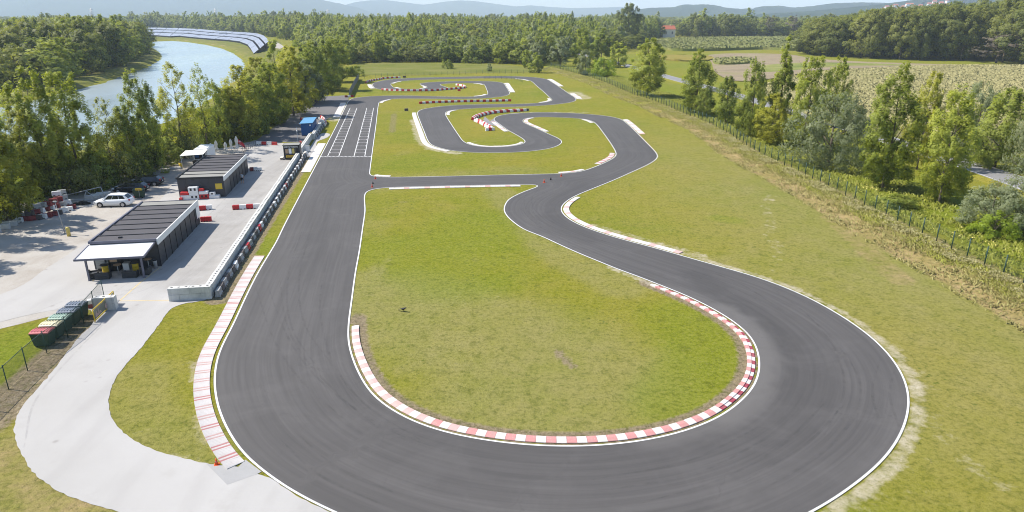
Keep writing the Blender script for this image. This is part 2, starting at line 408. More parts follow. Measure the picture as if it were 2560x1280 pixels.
MT['leaf_bright'] = m_leaf('leaf_bright_green' , (0.156, 0.227, 0.021), (0.377, 0.468, 0.052))
MT['leaf_brown'] = m_leaf('leaf_bare_brown', (0.09, 0.075, 0.055), (0.20, 0.165, 0.125), 0.1)
MT['weed'] = m_leaf('weed_blades', (0.20, 0.20, 0.045), (0.46, 0.40, 0.17), 0.3, 0.0)
MT['weed_green'] = m_leaf('weed_green', (0.19, 0.215, 0.026), (0.38, 0.38, 0.075), 0.3, 0.0)
MT['corn'] = m_leaf('corn_tassels', (0.27, 0.265, 0.10), (0.43, 0.39, 0.19), 0.3, 0.0)
MT['corn_green'] = m_leaf('corn_green', (0.15, 0.18, 0.045), (0.28, 0.285, 0.10), 0.3, 0.0)

def m_patch():
    k = NB('grey_concrete'); p = k.pos(); a = k.noise(.8, 6, .7, p); b = k.noise(14, 4, .7, p)
    k.color(k.mix(k.mr(b, .4, .7, 0, .3), k.mix(a, (.33, .325, .32), (.42, .415, .41)), (.25, .245, .24)), .85); k.rough(.85, .2); return k.m
MT['patch'] = m_patch()
MT['screen'] = paint('grey_screen', (0.16, 0.17, 0.19), 0.6, 0.25)
HAZE = 0.00012
# ------------------------------------------------------------------ track outline, traced on the ground
I1P = [(920,477),(914,531),(908,573),(900,630),(891,680),(880.5,759),(874,812),(874,854),(885,897.5),(904,941),(933,985),(966,1013),(1010,1040),(1063,1063),(1126,1082),(1197,1096),(1276,1107),(1360,1113),(1454,1114),(1547,1108),(1612,1099),(1675,1086),(1753,1061),(1806,1035),(1856,996),(1884,961),(1895.5,924),(1895,897),(1889,870),(1869,836),(1831,804),(1781,773),(1719,742),(1650,714),(1594,692),(1541,673),(1500,656),(1458,639),(1399,613),(1350,590),(1312,576),(1287,559.5),(1268,543),(1258.6,527),(1261,513),(1270,499),(1287,489),(1317,476),(1341,468),(1350,464.6),(1343,462),(1327,461.5),(1299.6,462),(1134,465),(975,469.2),(963,469.6),(937.5,472.6)]
I2P = [(925.8,440),(938.7,442),(975,443),(1134,440.3),(1251.6,437.5),(1368.8,435),(1404,434),(1444,430.5),(1465,425),(1500,411.7),(1526.6,399),(1538,390.6),(1539,382.8),(1532.8,370),(1518.8,348.4),(1503,326.6),(1492,312.5),(1482.8,304.7),(1464,298.4),(1440.6,295.8),(1393.8,293.4),(1346.9,293),(1318.8,295.3),(1309.4,299.2),(1307.8,303.9),(1315.6,309.4),(1339,319.5),(1359.4,329),(1381,339),(1398.4,346.9),(1405.5,353.9),(1401.6,361),(1384.4,368.8),(1354.7,375),(1300,380.5),(1220,381.8),(1162.5,380.6),(1125,376),(1093.8,368.8),(1077.5,361.9),(1070,353.8),(1060,330),(1050,305),(1043.8,288.8),(1043,282.5),(1046,277.5),(1058.8,272.5),(1087.5,267.8),(1125,264),(1187.5,261.4),(1250,260.4),(1302.5,260),(1340,258),(1365,255.6),(1376,252.8),(1380,250),(1376,246),(1360,231),(1340,213.8),(1328.8,203.8),(1321,200.6),(1296,196.9),(1265,195.9),(1215,195.9),(1160,196.8),(1105,198),(1057.5,199.4),(1027.5,200.9),(996,203.8),(981,207.2),(977.5,211),(980,215),(986,219),(997.5,221.6),(1027.5,222.8),(1046,222.5),(1062.5,221),(1067.5,218.5),(1065,216),(1055,213),(1048.8,210.6),(1051,208.6),(1071,206),(1115,203.9),(1140,203),(1190,202.7),(1227.5,203.6),(1248.8,205.6),(1258.8,208),(1265,216),(1273.8,230),(1275,233.8),(1270,238),(1252.5,241.9),(1215,245.4),(1177.5,247),(1140,247.4),(1090,247),(1027.5,246.4),(996,246.6),(971,248.8),(956,252.2),(949.4,255),(947.5,258.8),(940,318.8),(929.3,400),(925.3,435)]
OP = [(718.6,1226.6),(655,1179),(612,1147),(575,1094),(546,1035),(532.8,971.7),(535,918.6),(548.7,870.8),(575,823),(612,743),(644,680),(692,600),(702,577.7),(798.4,394.8),(840,315),(863.8,266),(871,252.5),(881,246),(902.5,242.7),(927.5,240.8),(965,239.4),(1015,239),(1052.5,240),(1108.8,241.5),(1140,242.1),(1183.8,241.7),(1206,239.8),(1216,237.5),(1219,234.4),(1216,223.8),(1210,211.8),(1205,209.4),(1190,208.1),(1140,207.9),(1127.5,208.3),(1105,210),(1099.4,211.9),(1106,214.4),(1117,218),(1121,221.5),(1115,224.8),(1077.5,227.3),(1027.5,227.9),(977.5,226.6),(952.5,223.8),(937.5,220.6),(931.9,215),(930,211),(935,207.3),(952.5,202.1),(983.8,197.8),(1027.5,195.2),(1090,193.3),(1160,191.8),(1202.5,190.9),(1265,190.6),(1315,191.9),(1346,194.4),(1367.5,198.3),(1377.5,203.8),(1402.5,220),(1423.8,235),(1437.5,243.8),(1441,249.4),(1433.8,254.4),(1415,258),(1377.5,262.3),(1327.5,265.4),(1265,267.6),(1225,269),(1177.5,271.3),(1140,274.4),(1125,276.3),(1116,280),(1113.8,284),(1117.5,292.5),(1131,313.8),(1146,336),(1161,355),(1175,361.9),(1193.8,366),(1225,368.3),(1262.5,367.5),(1293.8,363.3),(1308.8,359.4),(1313.8,355),(1310,350),(1293.8,339.4),(1268.8,325.6),(1243.8,307.5),(1235,301),(1233.8,297),(1237.5,293),(1262.5,286),(1320,282),(1346.9,281),(1409,282),(1472,285.6),(1518.8,290.3),(1550,296.9),(1557.8,300.8),(1592,331),(1620,359.4),(1642,382.8),(1645.6,390.6),(1642,398.4),(1620,412.5),(1573,434),(1537.5,450),(1504.7,463.4),(1434,492.7),(1413,506.8),(1404,517),(1402.7,526.7),(1411,538.4),(1434,554.9),(1481,574.8),(1551.6,597),(1645,621.6),(1697,636.9),(1800,666),(1875,687),(1953,713.8),(2031,748),(2109,792),(2172,835.6),(2219,879),(2250,920),(2272,967),(2277,1011),(2269,1055),(2247.5,1105),(2207,1158),(2144,1211),(2041,1280),(1900,1342),(1700,1395),(1450,1418),(1200,1400),(1000,1352),(825,1280)]

class Curve2:
    def __init__(s, px, ds=0.45, closed=True, world=False, sig=1.6):
        P = np.array(px, float) if world else WL(px)
        s.closed = closed; n = len(P); out = []
        rngi = range(n) if closed else range(n - 1)
        for i in rngi:
            if closed: p0, p1, p2, p3 = P[i - 1], P[i], P[(i + 1) % n], P[(i + 2) % n]
            else: p0, p1, p2, p3 = P[max(i - 1, 0)], P[i], P[i + 1], P[min(i + 2, n - 1)]
            L = np.linalg.norm(p2 - p1); k = max(2, int(L / ds))
            d01 = max(np.linalg.norm(p1 - p0), 1e-6) ** .5; d12 = max(L, 1e-6) ** .5; d23 = max(np.linalg.norm(p3 - p2), 1e-6) ** .5
            m1 = (p2 - p0) / (d01 + d12) * d12 if np.any(p0 != p1) else (p2 - p1)
            m2 = (p3 - p1) / (d12 + d23) * d12 if np.any(p3 != p2) else (p2 - p1)
            m1 = (p1 - p0) / d01 - (p2 - p0) / (d01 + d12) + (p2 - p1) / d12 if np.any(p0 != p1) else (p2 - p1) / d12
            m2 = (p2 - p1) / d12 - (p3 - p1) / (d12 + d23) + (p3 - p2) / d23 if np.any(p3 != p2) else (p2 - p1) / d12
            m1 = m1 * d12; m2 = m2 * d12
            for q in range(k):
                t = q / k
                out.append((2*t**3-3*t*t+1)*p1 + (t**3-2*t*t+t)*m1 + (-2*t**3+3*t*t)*p2 + (t**3-t*t)*m2)
        if not closed: out.append(P[-1])
        Q = np.array(out)
        # even resample then light smoothing
        C = np.vstack([Q, Q[:1]]) if closed else Q
        L = np.concatenate([[0], np.cumsum(np.linalg.norm(np.diff(C, axis=0), axis=1))])
        N = max(4, int(L[-1] / ds)); u = np.linspace(0, L[-1], N, endpoint=not closed)
        Q = np.stack([np.interp(u, L, C[:, 0]), np.interp(u, L, C[:, 1])], 1)
        if sig > 0:
            r = min(int(3 * sig / ds), len(Q) - 2); ker = np.exp(-0.5 * (np.arange(-r, r + 1) * ds / sig) ** 2); ker /= ker.sum()
            for a in (0, 1):
                if closed: ext = np.concatenate([Q[-r:, a], Q[:, a], Q[:r, a]])
                else: ext = np.concatenate([2*Q[0, a]-Q[r:0:-1, a], Q[:, a], 2*Q[-1, a]-Q[-2:-r-2:-1, a]])
                Q[:, a] = np.convolve(ext, ker, 'valid')
        s.P = Q
        if closed: T = np.roll(Q, -1, 0) - np.roll(Q, 1, 0)
        else: T = np.gradient(Q, axis=0)
        T /= np.linalg.norm(T, axis=1)[:, None] + 1e-9
        s.T = T; s.N = np.stack([-T[:, 1], T[:, 0]], 1)
        C = np.vstack([Q, Q[:1]]) if closed else Q
        s.S = np.concatenate([[0], np.cumsum(np.linalg.norm(np.diff(C, axis=0), axis=1))]); s.L = s.S[-1]
        if closed: s.S = s.S[:-1]
        s.ccw = np.sum(Q[:, 0] * np.roll(Q[:, 1], -1) - np.roll(Q[:, 0], -1) * Q[:, 1]) > 0
    def near(s, px):
        w_ = np.array(W(*px)[:2]) if not isinstance(px, np.ndarray) else px
        return int(np.argmin(((s.P - w_) ** 2).sum(1)))
    def at(s, u):
        """point and normal at arclength u"""
        if s.closed: u = u % s.L
        n = len(s.P); f = u / s.L * (n if s.closed else n - 1); i = int(f); t = f - i
        j = (i + 1) % n if s.closed else min(i + 1, n - 1); i = min(i, n - 1)
        return s.P[i] * (1 - t) + s.P[j] * t, s.N[i] * (1 - t) + s.N[j] * t

CO = Curve2(OP); CI1 = Curve2(I1P, sig=1.0); CI2 = Curve2(I2P, sig=1.2)
CO.out = -1 if CO.ccw else 1          # sign of the normal that points to the grass
CI1.out = 1 if CI1.ccw else -1; CI2.out = 1 if CI2.ccw else -1

def inside(poly, pts):
    x, y = pts[:, 0], pts[:, 1]; c = np.zeros(len(pts), bool); n = len(poly); j = n - 1
    for i in range(n):
        yi, yj = poly[i, 1], poly[j, 1]; xi, xj = poly[i, 0], poly[j, 0]
        m = ((yi > y) != (yj > y)); 
        if m.any(): c ^= m & (x < (xj - xi) * (y - yi) / (yj - yi + 1e-12) + xi)
        j = i
    return c
def dist_poly(pts, P, closed=False, chunk=20000):
    """distance to a polyline, nearest segment's arclength"""
    A = P if closed else P[:-1]; B = np.roll(P, -1, 0) if closed else P[1:]
    D = B - A; LL = (D ** 2).sum(1) + 1e-12; S = np.concatenate([[0], np.cumsum(np.sqrt(LL))])[:-1]
    dd = np.empty(len(pts)); ss = np.empty(len(pts))
    for k in range(0, len(pts), chunk):
        q = pts[k:k + chunk, None, :]; t = np.clip(((q - A) * D).sum(2) / LL, 0, 1)
        e = ((q - A - t[..., None] * D) ** 2).sum(2); i = e.argmin(1); r = np.arange(len(i))
        dd[k:k + chunk] = np.sqrt(e[r, i]); ss[k:k + chunk] = S[i] + t[r, i] * np.sqrt(LL[i])
    return dd, ss
def smooth01(x, a, b):
    t = np.clip((x - a) / (b - a), 0, 1); return t * t * (3 - 2 * t)

def sheet(name, outlines, mat, z, step=None, attr_fn=None, region=None, zfn=None):
    """flat polygon (with holes by even-odd nesting) as a constrained triangulation"""
    vs = []; ed = []; 
    for o in outlines:
        b = len(vs); n = len(o); vs += [tuple(p) for p in o]; ed += [(b + i, b + (i + 1) % n) for i in range(n)]
    allp = np.array(vs)
    if step:
        x0, y0 = allp.min(0); x1, y1 = allp.max(0)
        pts = step(x0, x1, y0, y1)
        keep = np.zeros(len(pts), bool)
        for o in outlines: keep ^= inside(np.array(o), pts)
        pts = pts[keep]
        dmin = np.full(len(pts), 1e9)
        for o in outlines: dmin = np.minimum(dmin, dist_poly(pts, np.array(o)[::2], True, 4000)[0])
        pts = pts[dmin > 0.3]
        vs += [tuple(p) for p in pts]
    co, e, f, *_ = delaunay_2d_cdt([Vector(v) for v in vs], ed, [], 0, 1e-5)
    co = np.array([tuple(c) for c in co]); f = [list(t) for t in f]
    cen = np.array([co[t].mean(0) for t in f]); keep = np.zeros(len(f), bool)
    for o in outlines: keep ^= inside(np.array(o), cen)
    faces = []
    for t, kp in zip(f, keep):
        if kp:
            a = co[t]; ar = np.sum(a[:, 0] * np.roll(a[:, 1], -1) - np.roll(a[:, 0], -1) * a[:, 1])
            faces.append(t if ar > 0 else t[::-1])
    zz = np.full(len(co), z) if zfn is None else zfn(co)
    me = bpy.data.meshes.new(name); me.from_pydata(np.column_stack([co, zz]).tolist(), [], faces)
    me.materials.append(mat); me.update()
    if attr_fn: attr_fn(me, co)
    o = link(name, me); o['kind'] = 'structure'; return o
def fset(me, name, a):
    at = me.attributes.new(name, 'FLOAT', 'POINT'); at.data.foreach_set('value', np.asarray(a, np.float32))
def vset(me, name, a):
    at = me.attributes.new(name, 'FLOAT_VECTOR', 'POINT'); at.data.foreach_set('vector', np.asarray(a, np.float32).reshape(-1))

def track_points(x0, x1, y0, y1):
    out = []
    for (a, b, st) in ((y0, 75, 0.8), (75, 130, 1.3), (130, y1, 2.2)):
        if b <= a: continue
        X, Y = np.meshgrid(np.arange(x0, x1, st), np.arange(a, b, st))
        P = np.column_stack([X.ravel(), Y.ravel()]); P += rng.uniform(-.2, .2, P.shape) * st; out.append(P)
    return np.vstack(out)
def blur_path(pts, px, half, amp=1.0):
    d, _ = dist_poly(pts, WL(px)); return amp * (1 - smooth01(d, half * 0.35, half))
def track_attr(me, co):
    dO, sO = dist_poly(co, CO.P[::2], True, 3000)
    d1, _ = dist_poly(co, CI1.P[::2], True, 4000); d2, _ = dist_poly(co, CI2.P[::2], True, 4000)
    dI = np.minimum(d1, d2); t = dO / (dO + dI + 1e-6)
    vset(me, 'st', np.column_stack([sO, t * 1.0, np.zeros(len(co))]))
    rub = np.zeros(len(co))
    for px, h, a in (([(1740,690),(1800,735),(1860,770),(1925,830)], 2.2, .8), ([(1880,790),(1935,835),(1960,880)], 2.3, .95),
                     ([(1960,880),(2010,930),(2020,985),(1970,1050),(1880,1095)], 3.4, .5), ([(1880,1090),(1780,1110),(1690,1125),(1600,1150)], 1.6, .55),
                     ([(1600,1150),(1450,1160),(1250,1150),(1100,1120),(980,1075)], 2.2, .4), ([(1010,1080),(940,1000),(870,960)], 2.0, .3),
                     ([(1460,465),(1405,490),(1378,515),(1378,540),(1410,570),(1480,600)], 2.2, .55),
                     ([(1380,440),(1430,455),(1475,450)], 2.0, .3), ([(760,700),(800,560),(860,420)], 2.0, .22),
                     ([(1060,275),(1110,270),(1180,266)], 2.0, .6), ([(1100,370),(1200,376),(1300,372),(1390,355)], 2.2, .5),
                     ([(1240,300),(1270,310),(1320,330)], 2.5, .35), ([(1400,250),(1440,240)], 2.5, .4), ([(1250,298),(1300,287),(1420,286)],2,.3),
                     ([(1560,310),(1600,345),(1640,390)], 2.2, .2)):
        rub = np.maximum(rub, blur_path(co, px, h, a))
    fset(me, 'rub', rub)
    pale = np.zeros(len(co))
    for px, h, a in (([(1800,770),(1850,800),(1890,840),(1912,885),(1912,930),(1895,975),(1860,1015),(1800,1050)], 1.5, .85),
                     ([(1800,1050),(1700,1092),(1600,1112)], 0.9, .5), ([(1660,715),(1720,735),(1800,770)], 0.9, .5),
                     ([(1350,590),(1400,612),(1500,650)], 0.8, .35), ([(2277,1011),(2250,1100),(2140,1200)], 1.6, .18)):
        pale = np.maximum(pale, blur_path(co, px, h, a))
    fset(me, 'pale', pale)
track = sheet('kart_track', [CO.P, CI1.P, CI2.P], MT['asphalt'], 0.030, track_points, track_attr)

def ribbon(name, C, u0, u1, off0, off1, z, mat, ds=0.6, parent=None, kind='structure', zz=None):
    n = max(2, int(abs(u1 - u0) / ds)); vs = []; fs = []
    for i in range(n + 1):
        p, nn = C.at(u0 + (u1 - u0) * i / n)
        a = p + nn * off0; b = p + nn * off1
        vs += [(a[0], a[1], z), (b[0], b[1], z if zz is None else zz)]
    for i in range(n):
        q = [2*i, 2*i+1, 2*i+3, 2*i+2]
        a, b, c = [Vector(vs[j]) for j in q[:3]]
        fs.append(q if (b - a).cross(c - b).z > 0 else q[::-1])
    me = bpy.data.meshes.new(name); me.from_pydata(vs, [], fs); me.materials.append(mat); me.update()
    o = link(name, me, parent)
    if kind and parent is None: o['kind'] = kind
    return o
for C in (CO, CI1, CI2):
    # painted edge line, just inside the asphalt
    ribbon('edge_line', C, 0, C.L, -0.02 * C.out, -0.15 * C.out, 0.036, MT['line'])

def arc_range(C, a, b, fwd=None):
    ua, ub = C.S[C.near(a)], C.S[C.near(b)]
    if not C.closed: return ua, ub
    d = (ub - ua) % C.L
    if fwd is None: fwd = d <= C.L / 2
    return (ua, ua + d) if fwd else (ua, ua - (C.L - d))

def kerb(C, a, b, width, blk, h=0.06, fwd=None, pattern='rw', gap=0.18, ridged=False, two=None, label=None):
    """concrete kerb along an edge: every block its own piece"""
    u0, u1 = arc_range(C, a, b, fwd); n = max(1, int(round(abs(u1 - u0) / blk)))
    p0, _ = C.at(u0); root = empty('kerb', (p0[0], p0[1], 0), kind='structure')
    for i in range(n):
        ua = u0 + (u1 - u0) * (i + 0.012) / n; ub = u0 + (u1 - u0) * (i + 0.988) / n
        red = (pattern == 'rw' and i % 2 == 1) or (pattern == 'w3r' and i % 4 == 3)
        mb = MB()
        um = (ua + ub) / 2
        istwo = two is not None and two(um - min(u0, u1), abs(u1 - u0))
        prof = [(gap, 0.034), (gap + 0.02, 0.034 + h * 0.35), (gap + width * 0.5, 0.034 + h), (gap + width, 0.034 + h * 0.9), (gap + width, 0.0)]
        if istwo: prof = [(gap, 0.034), (gap + 0.02, 0.034 + h * .3), (gap + width * .45, 0.034 + h * .45), (gap + width * .47, 0.034 + h * 1.1), (gap + width, 0.034 + h * 1.0), (gap + width, 0.0)]
        wm = {'w': 0, 'r': 1}
        if ridged:
            K = 4
            for k in range(K):
                va = ua + (ub - ua) * k / K; vb = ua + (ub - ua) * (k + 1) / K; vm = va * 0.35 + vb * 0.65
                sec = []
                for uu, hh in ((va, 0.0), (vm, 0.055), (vb, 0.0)):
                    p, nn = C.at(uu); nn = nn * C.out
                    sec.append([(*(p + nn * gap), 0.05 + hh * .6), (*(p + nn * (gap + width)), 0.07 + hh), (*(p + nn * (gap + width)), 0.0), (*(p + nn * gap), 0.034)])
                vs = [v for s_ in sec for v in s_]
                fl = C.out * (1 if u1 > u0 else -1) > 0
                def q(*ix): return ix if fl else ix[::-1]
                mb.add(vs, [q(0, 4, 5, 1)], 1 if red and k % 2 else 0); mb.add(vs, [q(4, 8, 9, 5)], (1 if red and k % 3 != 1 else 0))
                mb.add(vs, [q(1, 5, 6, 2), q(5, 9, 10, 6), q(3, 7, 4, 0), q(7, 11, 8, 4)], 1 if red and k % 3 else 0)
                if k == 0: mb.add(vs, [q(0, 1, 2, 3)], 0)
                if k == K - 1: mb.add(vs, [q(11, 10, 9, 8)], 0)
        else:
            vs = []
            m_ = len(prof)
            for uu in (ua, ub):
                p, nn = C.at(uu); nn = nn * C.out
                jz = rng.uniform(-.006, .006)
                for (o_, z_) in prof:
                    q = p + nn * o_; vs.append((q[0], q[1], z_ + (jz if z_ > 0.04 else 0)))
            fl = C.out * (1 if u1 > u0 else -1) > 0
            for k in range(m_ - 1):
                f = (k, m_ + k, m_ + k + 1, k + 1)
                mi = 1 if red else 0
                if istwo and red and k < 2: mi = 2
                mb.add(vs, [f if fl else f[::-1]], mi)
            e0 = tuple(range(m_)); e1 = tuple(range(2 * m_ - 1, m_ - 1, -1))
            mb.add(vs, [e0 if fl else e0[::-1], e1 if fl else e1[::-1]], 1 if red else 0)
        rm = 'kerb_pink' if pattern == 'w3r' or (ridged and rng.random() < .8) or (two is not None and (um - min(u0, u1)) < abs(u1 - u0) * (.20 if rng.random() < .5 else .3)) else 'kerb_red'
        me = mb.mesh('kerb_block', [MT['kerb_white'], MT[rm], MT['kerb_redd']])
        me.transform(Matrix.Translation((-p0[0], -p0[1], 0)))
        link('kerb_block', me, root)
    return root
# near loop, inside: block by block, stepped on the right half
kerb(CI1, (880,816), (1648,716), 0.58, 0.62, fwd=True, pattern='rw', h=0.08, two=lambda u, L: u > L * 0.60)
# near loop, outside: ridged run-off kerb
kerb(CO, (612,1160), (668,642), 1.02, 0.62, gap=0.24, ridged=True, pattern='rw')
kerb(CO, (1434,493), (1697,637), 0.75, 0.8, pattern='w3r', h=0.07)
kerb(CI1, (975,469), (1299,462), 1.0, 0.75, pattern='w3r', h=0.04)
kerb(CO, (779,431), (817,360), 1.5, 0.9, pattern='w', h=0.05, gap=0.2)
kerb(CO, (850,294), (868,258), 1.6, 1.4, pattern='w', h=0.05, gap=0.2)
kerb(CI2, (1043,282), (1125,376), 1.05, 1.2, pattern='w', h=0.05, gap=.25)
kerb(CO, (1557,300), (1597,336), 1.2, 1.1, pattern='w3r', h=0.05)
kerb(CO, (1367,198), (1397,216), 1.6, 2.2, pattern='w', h=0.05)
kerb(CI2, (1259,208), (1276,231), 1.6, 2.0, pattern='w', h=0.05)
kerb(CO, (929,211), (938,221), 1.5, 2.0, pattern='w', h=0.05)
kerb(CI2, (926,440), (975,443), 0.7, 0.8, pattern='w', h=0.06)
kerb(CI2, (1404,434), (1466,425), 0.7, 0.8, pattern='w3r', h=0.06)
kerb(CI2, (1500,411), (1539,383), 0.9, 0.8, pattern='rw', h=0.06)
kerb(CI2, (1464,298), (1486,307), 0.9, 1.2, pattern='w', h=0.05)
kerb(CI2, (1330,294.5), (1361,330), 0.9, 1.2, pattern='w3r', h=0.05)
kerb(CO, (1162,356), (1313,355), 0.7, 1.0, pattern='w', h=0.05)
kerb(CO, (1135,275), (1115,288), 0.8, 1.2, pattern='w', h=0.05)
kerb(CO, (1274,328), (1238,304), 1.0, 1.2, pattern='w3r', h=0.05)
kerb(CI2, (1355,257), (1376,246), 0.9, 1.5, pattern='w', h=0.05)
kerb(CI2, (970,249), (949,258), 0.9, 1.4, pattern='w', h=0.05)
kerb(CO, (1184,242), (1217,236), 0.9, 1.6, pattern='w', h=0.05)
kerb(CO, (1190,208), (1210,212), 0.9, 1.6, pattern='w', h=0.05)
kerb(CI2, (1000,203.4), (979,209), 0.9, 1.6, pattern='w', h=0.05)
kerb(CI2, (984,218.5), (998,221.6), 0.9, 1.6, pattern='w', h=0.05)
kerb(CI2, (1055,222), (1060,214), 0.9, 1.6, pattern='w', h=0.05)
kerb(CI2, (1325,202), (1290,196.8), 0.8, 1.6, pattern='w', h=0.05)
kerb(CO, (1421,234), (1440,247), 1.6, 2.0, pattern='w3r', h=0.05)

# ------------------------------------------------------------------ terrain
RIV_L = [(-700,330),(-300,290),(0,264),(60,250),(150,228),(240,207),(300,186),(360,166),(392,148),(397,138),(388,127),(372,118),(364,110),(380,103)]
RIV_R = [(430,101),(470,104),(520,111),(560,120),(590,132),(612,147),(622,162),(610,190),(568,225),(500,272),(400,315),(250,365),(80,418),(-200,495),(-900,600)]
RIVER = np.vstack([WL(RIV_L), WL(RIV_R)])
CRL = Curve2(RIV_L, closed=False, ds=3.0, sig=6); CRR = Curve2(RIV_R, closed=False, ds=3.0, sig=5)
FENCE = [(1375,171),(1420,183),(1500,207),(1583,243),(1641,262),(1707,292),(1765,315),(1827,349),(1891,393),(1958,424),(2041,467),(2099,497),(2168,534),(2221,560),(2281,595),(2349,626),(2425,669),(2511,709),(2557,734),(2640,776),(2800,860),(3000,980)]
CF = Curve2(FENCE, closed=False, ds=0.5, sig=3)
def grow(start, sgn, step, n, f):
    out = []; x = start
    for _ in range(n): x += sgn * step; step *= f; out.append(x)
    return out
def axis(lo, segs, hi_n, lo_n, f):
    a = [lo]
    for end, st in segs:
        k = max(1, int(round((end - a[-1]) / st))); a += list(np.linspace(a[-1], end, k + 1)[1:])
    up = grow(a[-1], 1, segs[-1][1] * 1.5, hi_n, f); dn = grow(a[0], -1, segs[0][1] * 1.5, lo_n, f)
    return np.array(dn[::-1] + a + up)
GX = axis(-430, [(-62, 5.0), (75, 0.45)], 44, 36, 1.23)
GY = axis(14, [(70, 0.36), (130, 0.6), (220, 1.2), (430, 3.0), (900, 8.0)], 30, 40, 1.22)
GX = GX[np.abs(GX) < 33000]; GY = GY[(GY > -8500) & (GY < 15800)]
XX, YY = np.meshgrid(GX, GY); G = np.column_stack([XX.ravel(), YY.ravel()])
nearm = (np.abs(G[:, 0]) < 260) & (G[:, 1] > 5) & (G[:, 1] < 470)
GN_ = G[nearm]
def full(v): o = np.zeros(len(G)); o[nearm] = v; return o
# signed distance to the boundary fence: + beyond it
fd, fs_ = dist_poly(GN_, CF.P[::4], False, 4000)
fidx = np.clip((fs_ / CF.L * (len(CF.P) - 1)).astype(int), 0, len(CF.P) - 1)
fsd = fd * np.sign(((GN_ - CF.P[fidx]) * CF.N[fidx]).sum(1))
# the curve runs far -> near, so its left-hand normal points to the outside on the right
mid = CF.P[len(CF.P) // 2]
if np.sign(((np.array([[mid[0] + 30, mid[1] + 10]]) - mid) * CF.N[len(CF.P) // 2]).sum()) < 0: fsd = -fsd
def bank(sd): return 0.75 * smooth01(sd, -5.5, -0.5) - 0.25 * smooth01(sd, 1.0, 6.0)
zg = (bank(fsd) - .5 * smooth01(fsd, 12, 45)) * smooth01(GN_[:, 0], 5, 18)
Z = full(zg)
und = full((np.sin(GN_[:, 0] * .31 + np.sin(GN_[:, 1] * .17) * 2) * np.sin(GN_[:, 1] * .23) * 0.05) * smooth01(fsd, 0, 3))
Z = Z + und
dO_, _ = dist_poly(GN_, CO.P[::3], True, 3000); di1, _ = dist_poly(GN_, CI1.P[::3], True, 4000)
inO = inside(CO.P[::3], GN_)
sand = np.zeros(len(GN_)); soil = np.zeros(len(GN_)); dry = np.zeros(len(GN_)); lush = np.zeros(len(GN_)); olive = np.zeros(len(GN_))
def band(path, off, half, amp):
    d, _ = dist_poly(GN_, WL(path)); return amp * (1 - smooth01(np.abs(d - off), half * .4, half))
EDGE = [(1640,620),(1700,637),(1800,666),(1875,687),(1953,714),(2031,748),(2109,792),(2172,836),(2219,879),(2250,920),(2272,967),(2277,1011),(2269,1055),(2247,1105),(2207,1158),(2144,1211),(2041,1280)]
sand = np.maximum(sand, band(EDGE, 0.45, 0.7, .72) * ~inO)
sand = np.maximum(sand, band(EDGE[7:], 1.0, 1.5, .30) * ~inO)
sand = np.maximum(sand, band([(1480,572),(1560,596),(1640,618),(1720,640)], 1.2, 1.2, .55) * ~inO)
sand = np.maximum(sand, band([(1400,243),(1425,231),(1450,245)], 0.5, 5.0, .7) * ~inO)
sand = np.maximum(sand, band([(1235,300),(1300,282),(1470,281)], 0.0, 2.0, .5))
sand = np.maximum(sand, band([(1036,300),(1052,350),(1075,372),(1140,383)], 0.0, 1.8, .75))
sand = np.maximum(sand, band([(1540,667),(1600,690),(1650,712)], 0.6, 0.7, .75))
sand = np.maximum(sand, band([(838,255),(850,262),(842,300)], 0.0, 3.2, .8))
sand = np.maximum(sand, band([(1200,352),(1165,362),(1300,366)], 0.0, 2.0, .35))
sand = np.maximum(sand, band([(790,390),(770,412)], 0.0, 2.0, .4))
sand = np.maximum(sand, band([(490,905),(500,1050),(520,1150),(440,1140)], 0.0, .8, .45))
sand = np.maximum(sand, band([(2400,1150),(2500,1200)], 0.0, 1.2, .35)); sand = np.maximum(sand, band([(2250,1180),(2320,1100),(2320,960)], 0.0, 1.8, .22))
sand = np.maximum(sand, band([(180,850),(110,930),(30,1010),(-60,1080)], 0, 2.4, .30))
KI = [(870,812),(880,870),(898,925),(930,975),(980,1020),(1060,1058),(1200,1092),(1360,1106),(1460,1107),(1600,1096),(1740,1056),(1840,1000),(1880,940),(1885,890),(1850,825),(1780,775),(1650,716)]
in1 = inside(CI1.P[::3], GN_)
soil = np.maximum(soil, (1 - smooth01(di1, 1.05, 1.75)) * in1 * band(KI, 0.0, 3.2, 1.0) * 1.0)
soil = np.maximum(soil, band([(1395,880),(1412,900),(1430,915)], 0, .7, .65)); 
soil = np.maximum(soil, band([(985,285),(980,330)], 0, 1.4, .5)); soil = np.maximum(soil, band([(1002,505),(1012,505)], 0, .8, .5))
soil = np.maximum(soil, band([(250,800),(190,850),(110,925),(30,1000),(-60,1070)], 0, 2.6, .95))
soil = np.maximum(soil, band([(545,750),(640,590),(772,385)], 0.4, 1.0, 1.0))
soil = np.maximum(soil, band([(660,650),(560,800),(495,920)], 0, .9, .5))
dry = np.maximum(dry, (smooth01(fsd, -6.8, -4.6) * (1 - smooth01(fsd, -3.4, -1.2))) * smooth01(GN_[:, 1], 260, 120) * 1.0)
dry = np.maximum(dry, smooth01(fsd, -4.5, -2.0) * (1 - smooth01(fsd, 0.5, 3.5)) * 0.50)
dry = np.maximum(dry, band([(2080,545),(2140,600),(2250,700)], 0, 2.2, .55))
dry = np.maximum(dry, band([(-40,1180),(60,1230),(180,1290)], 0, 5.0, .55))
dry = np.maximum(dry, smooth01(fsd, 3, 7) * .22)
olive = np.maximum(olive, (~inO) * smooth01(fsd, -40, -8) * 0.75 * (fsd < 1) * smooth01(GN_[:, 1], 200, 100))
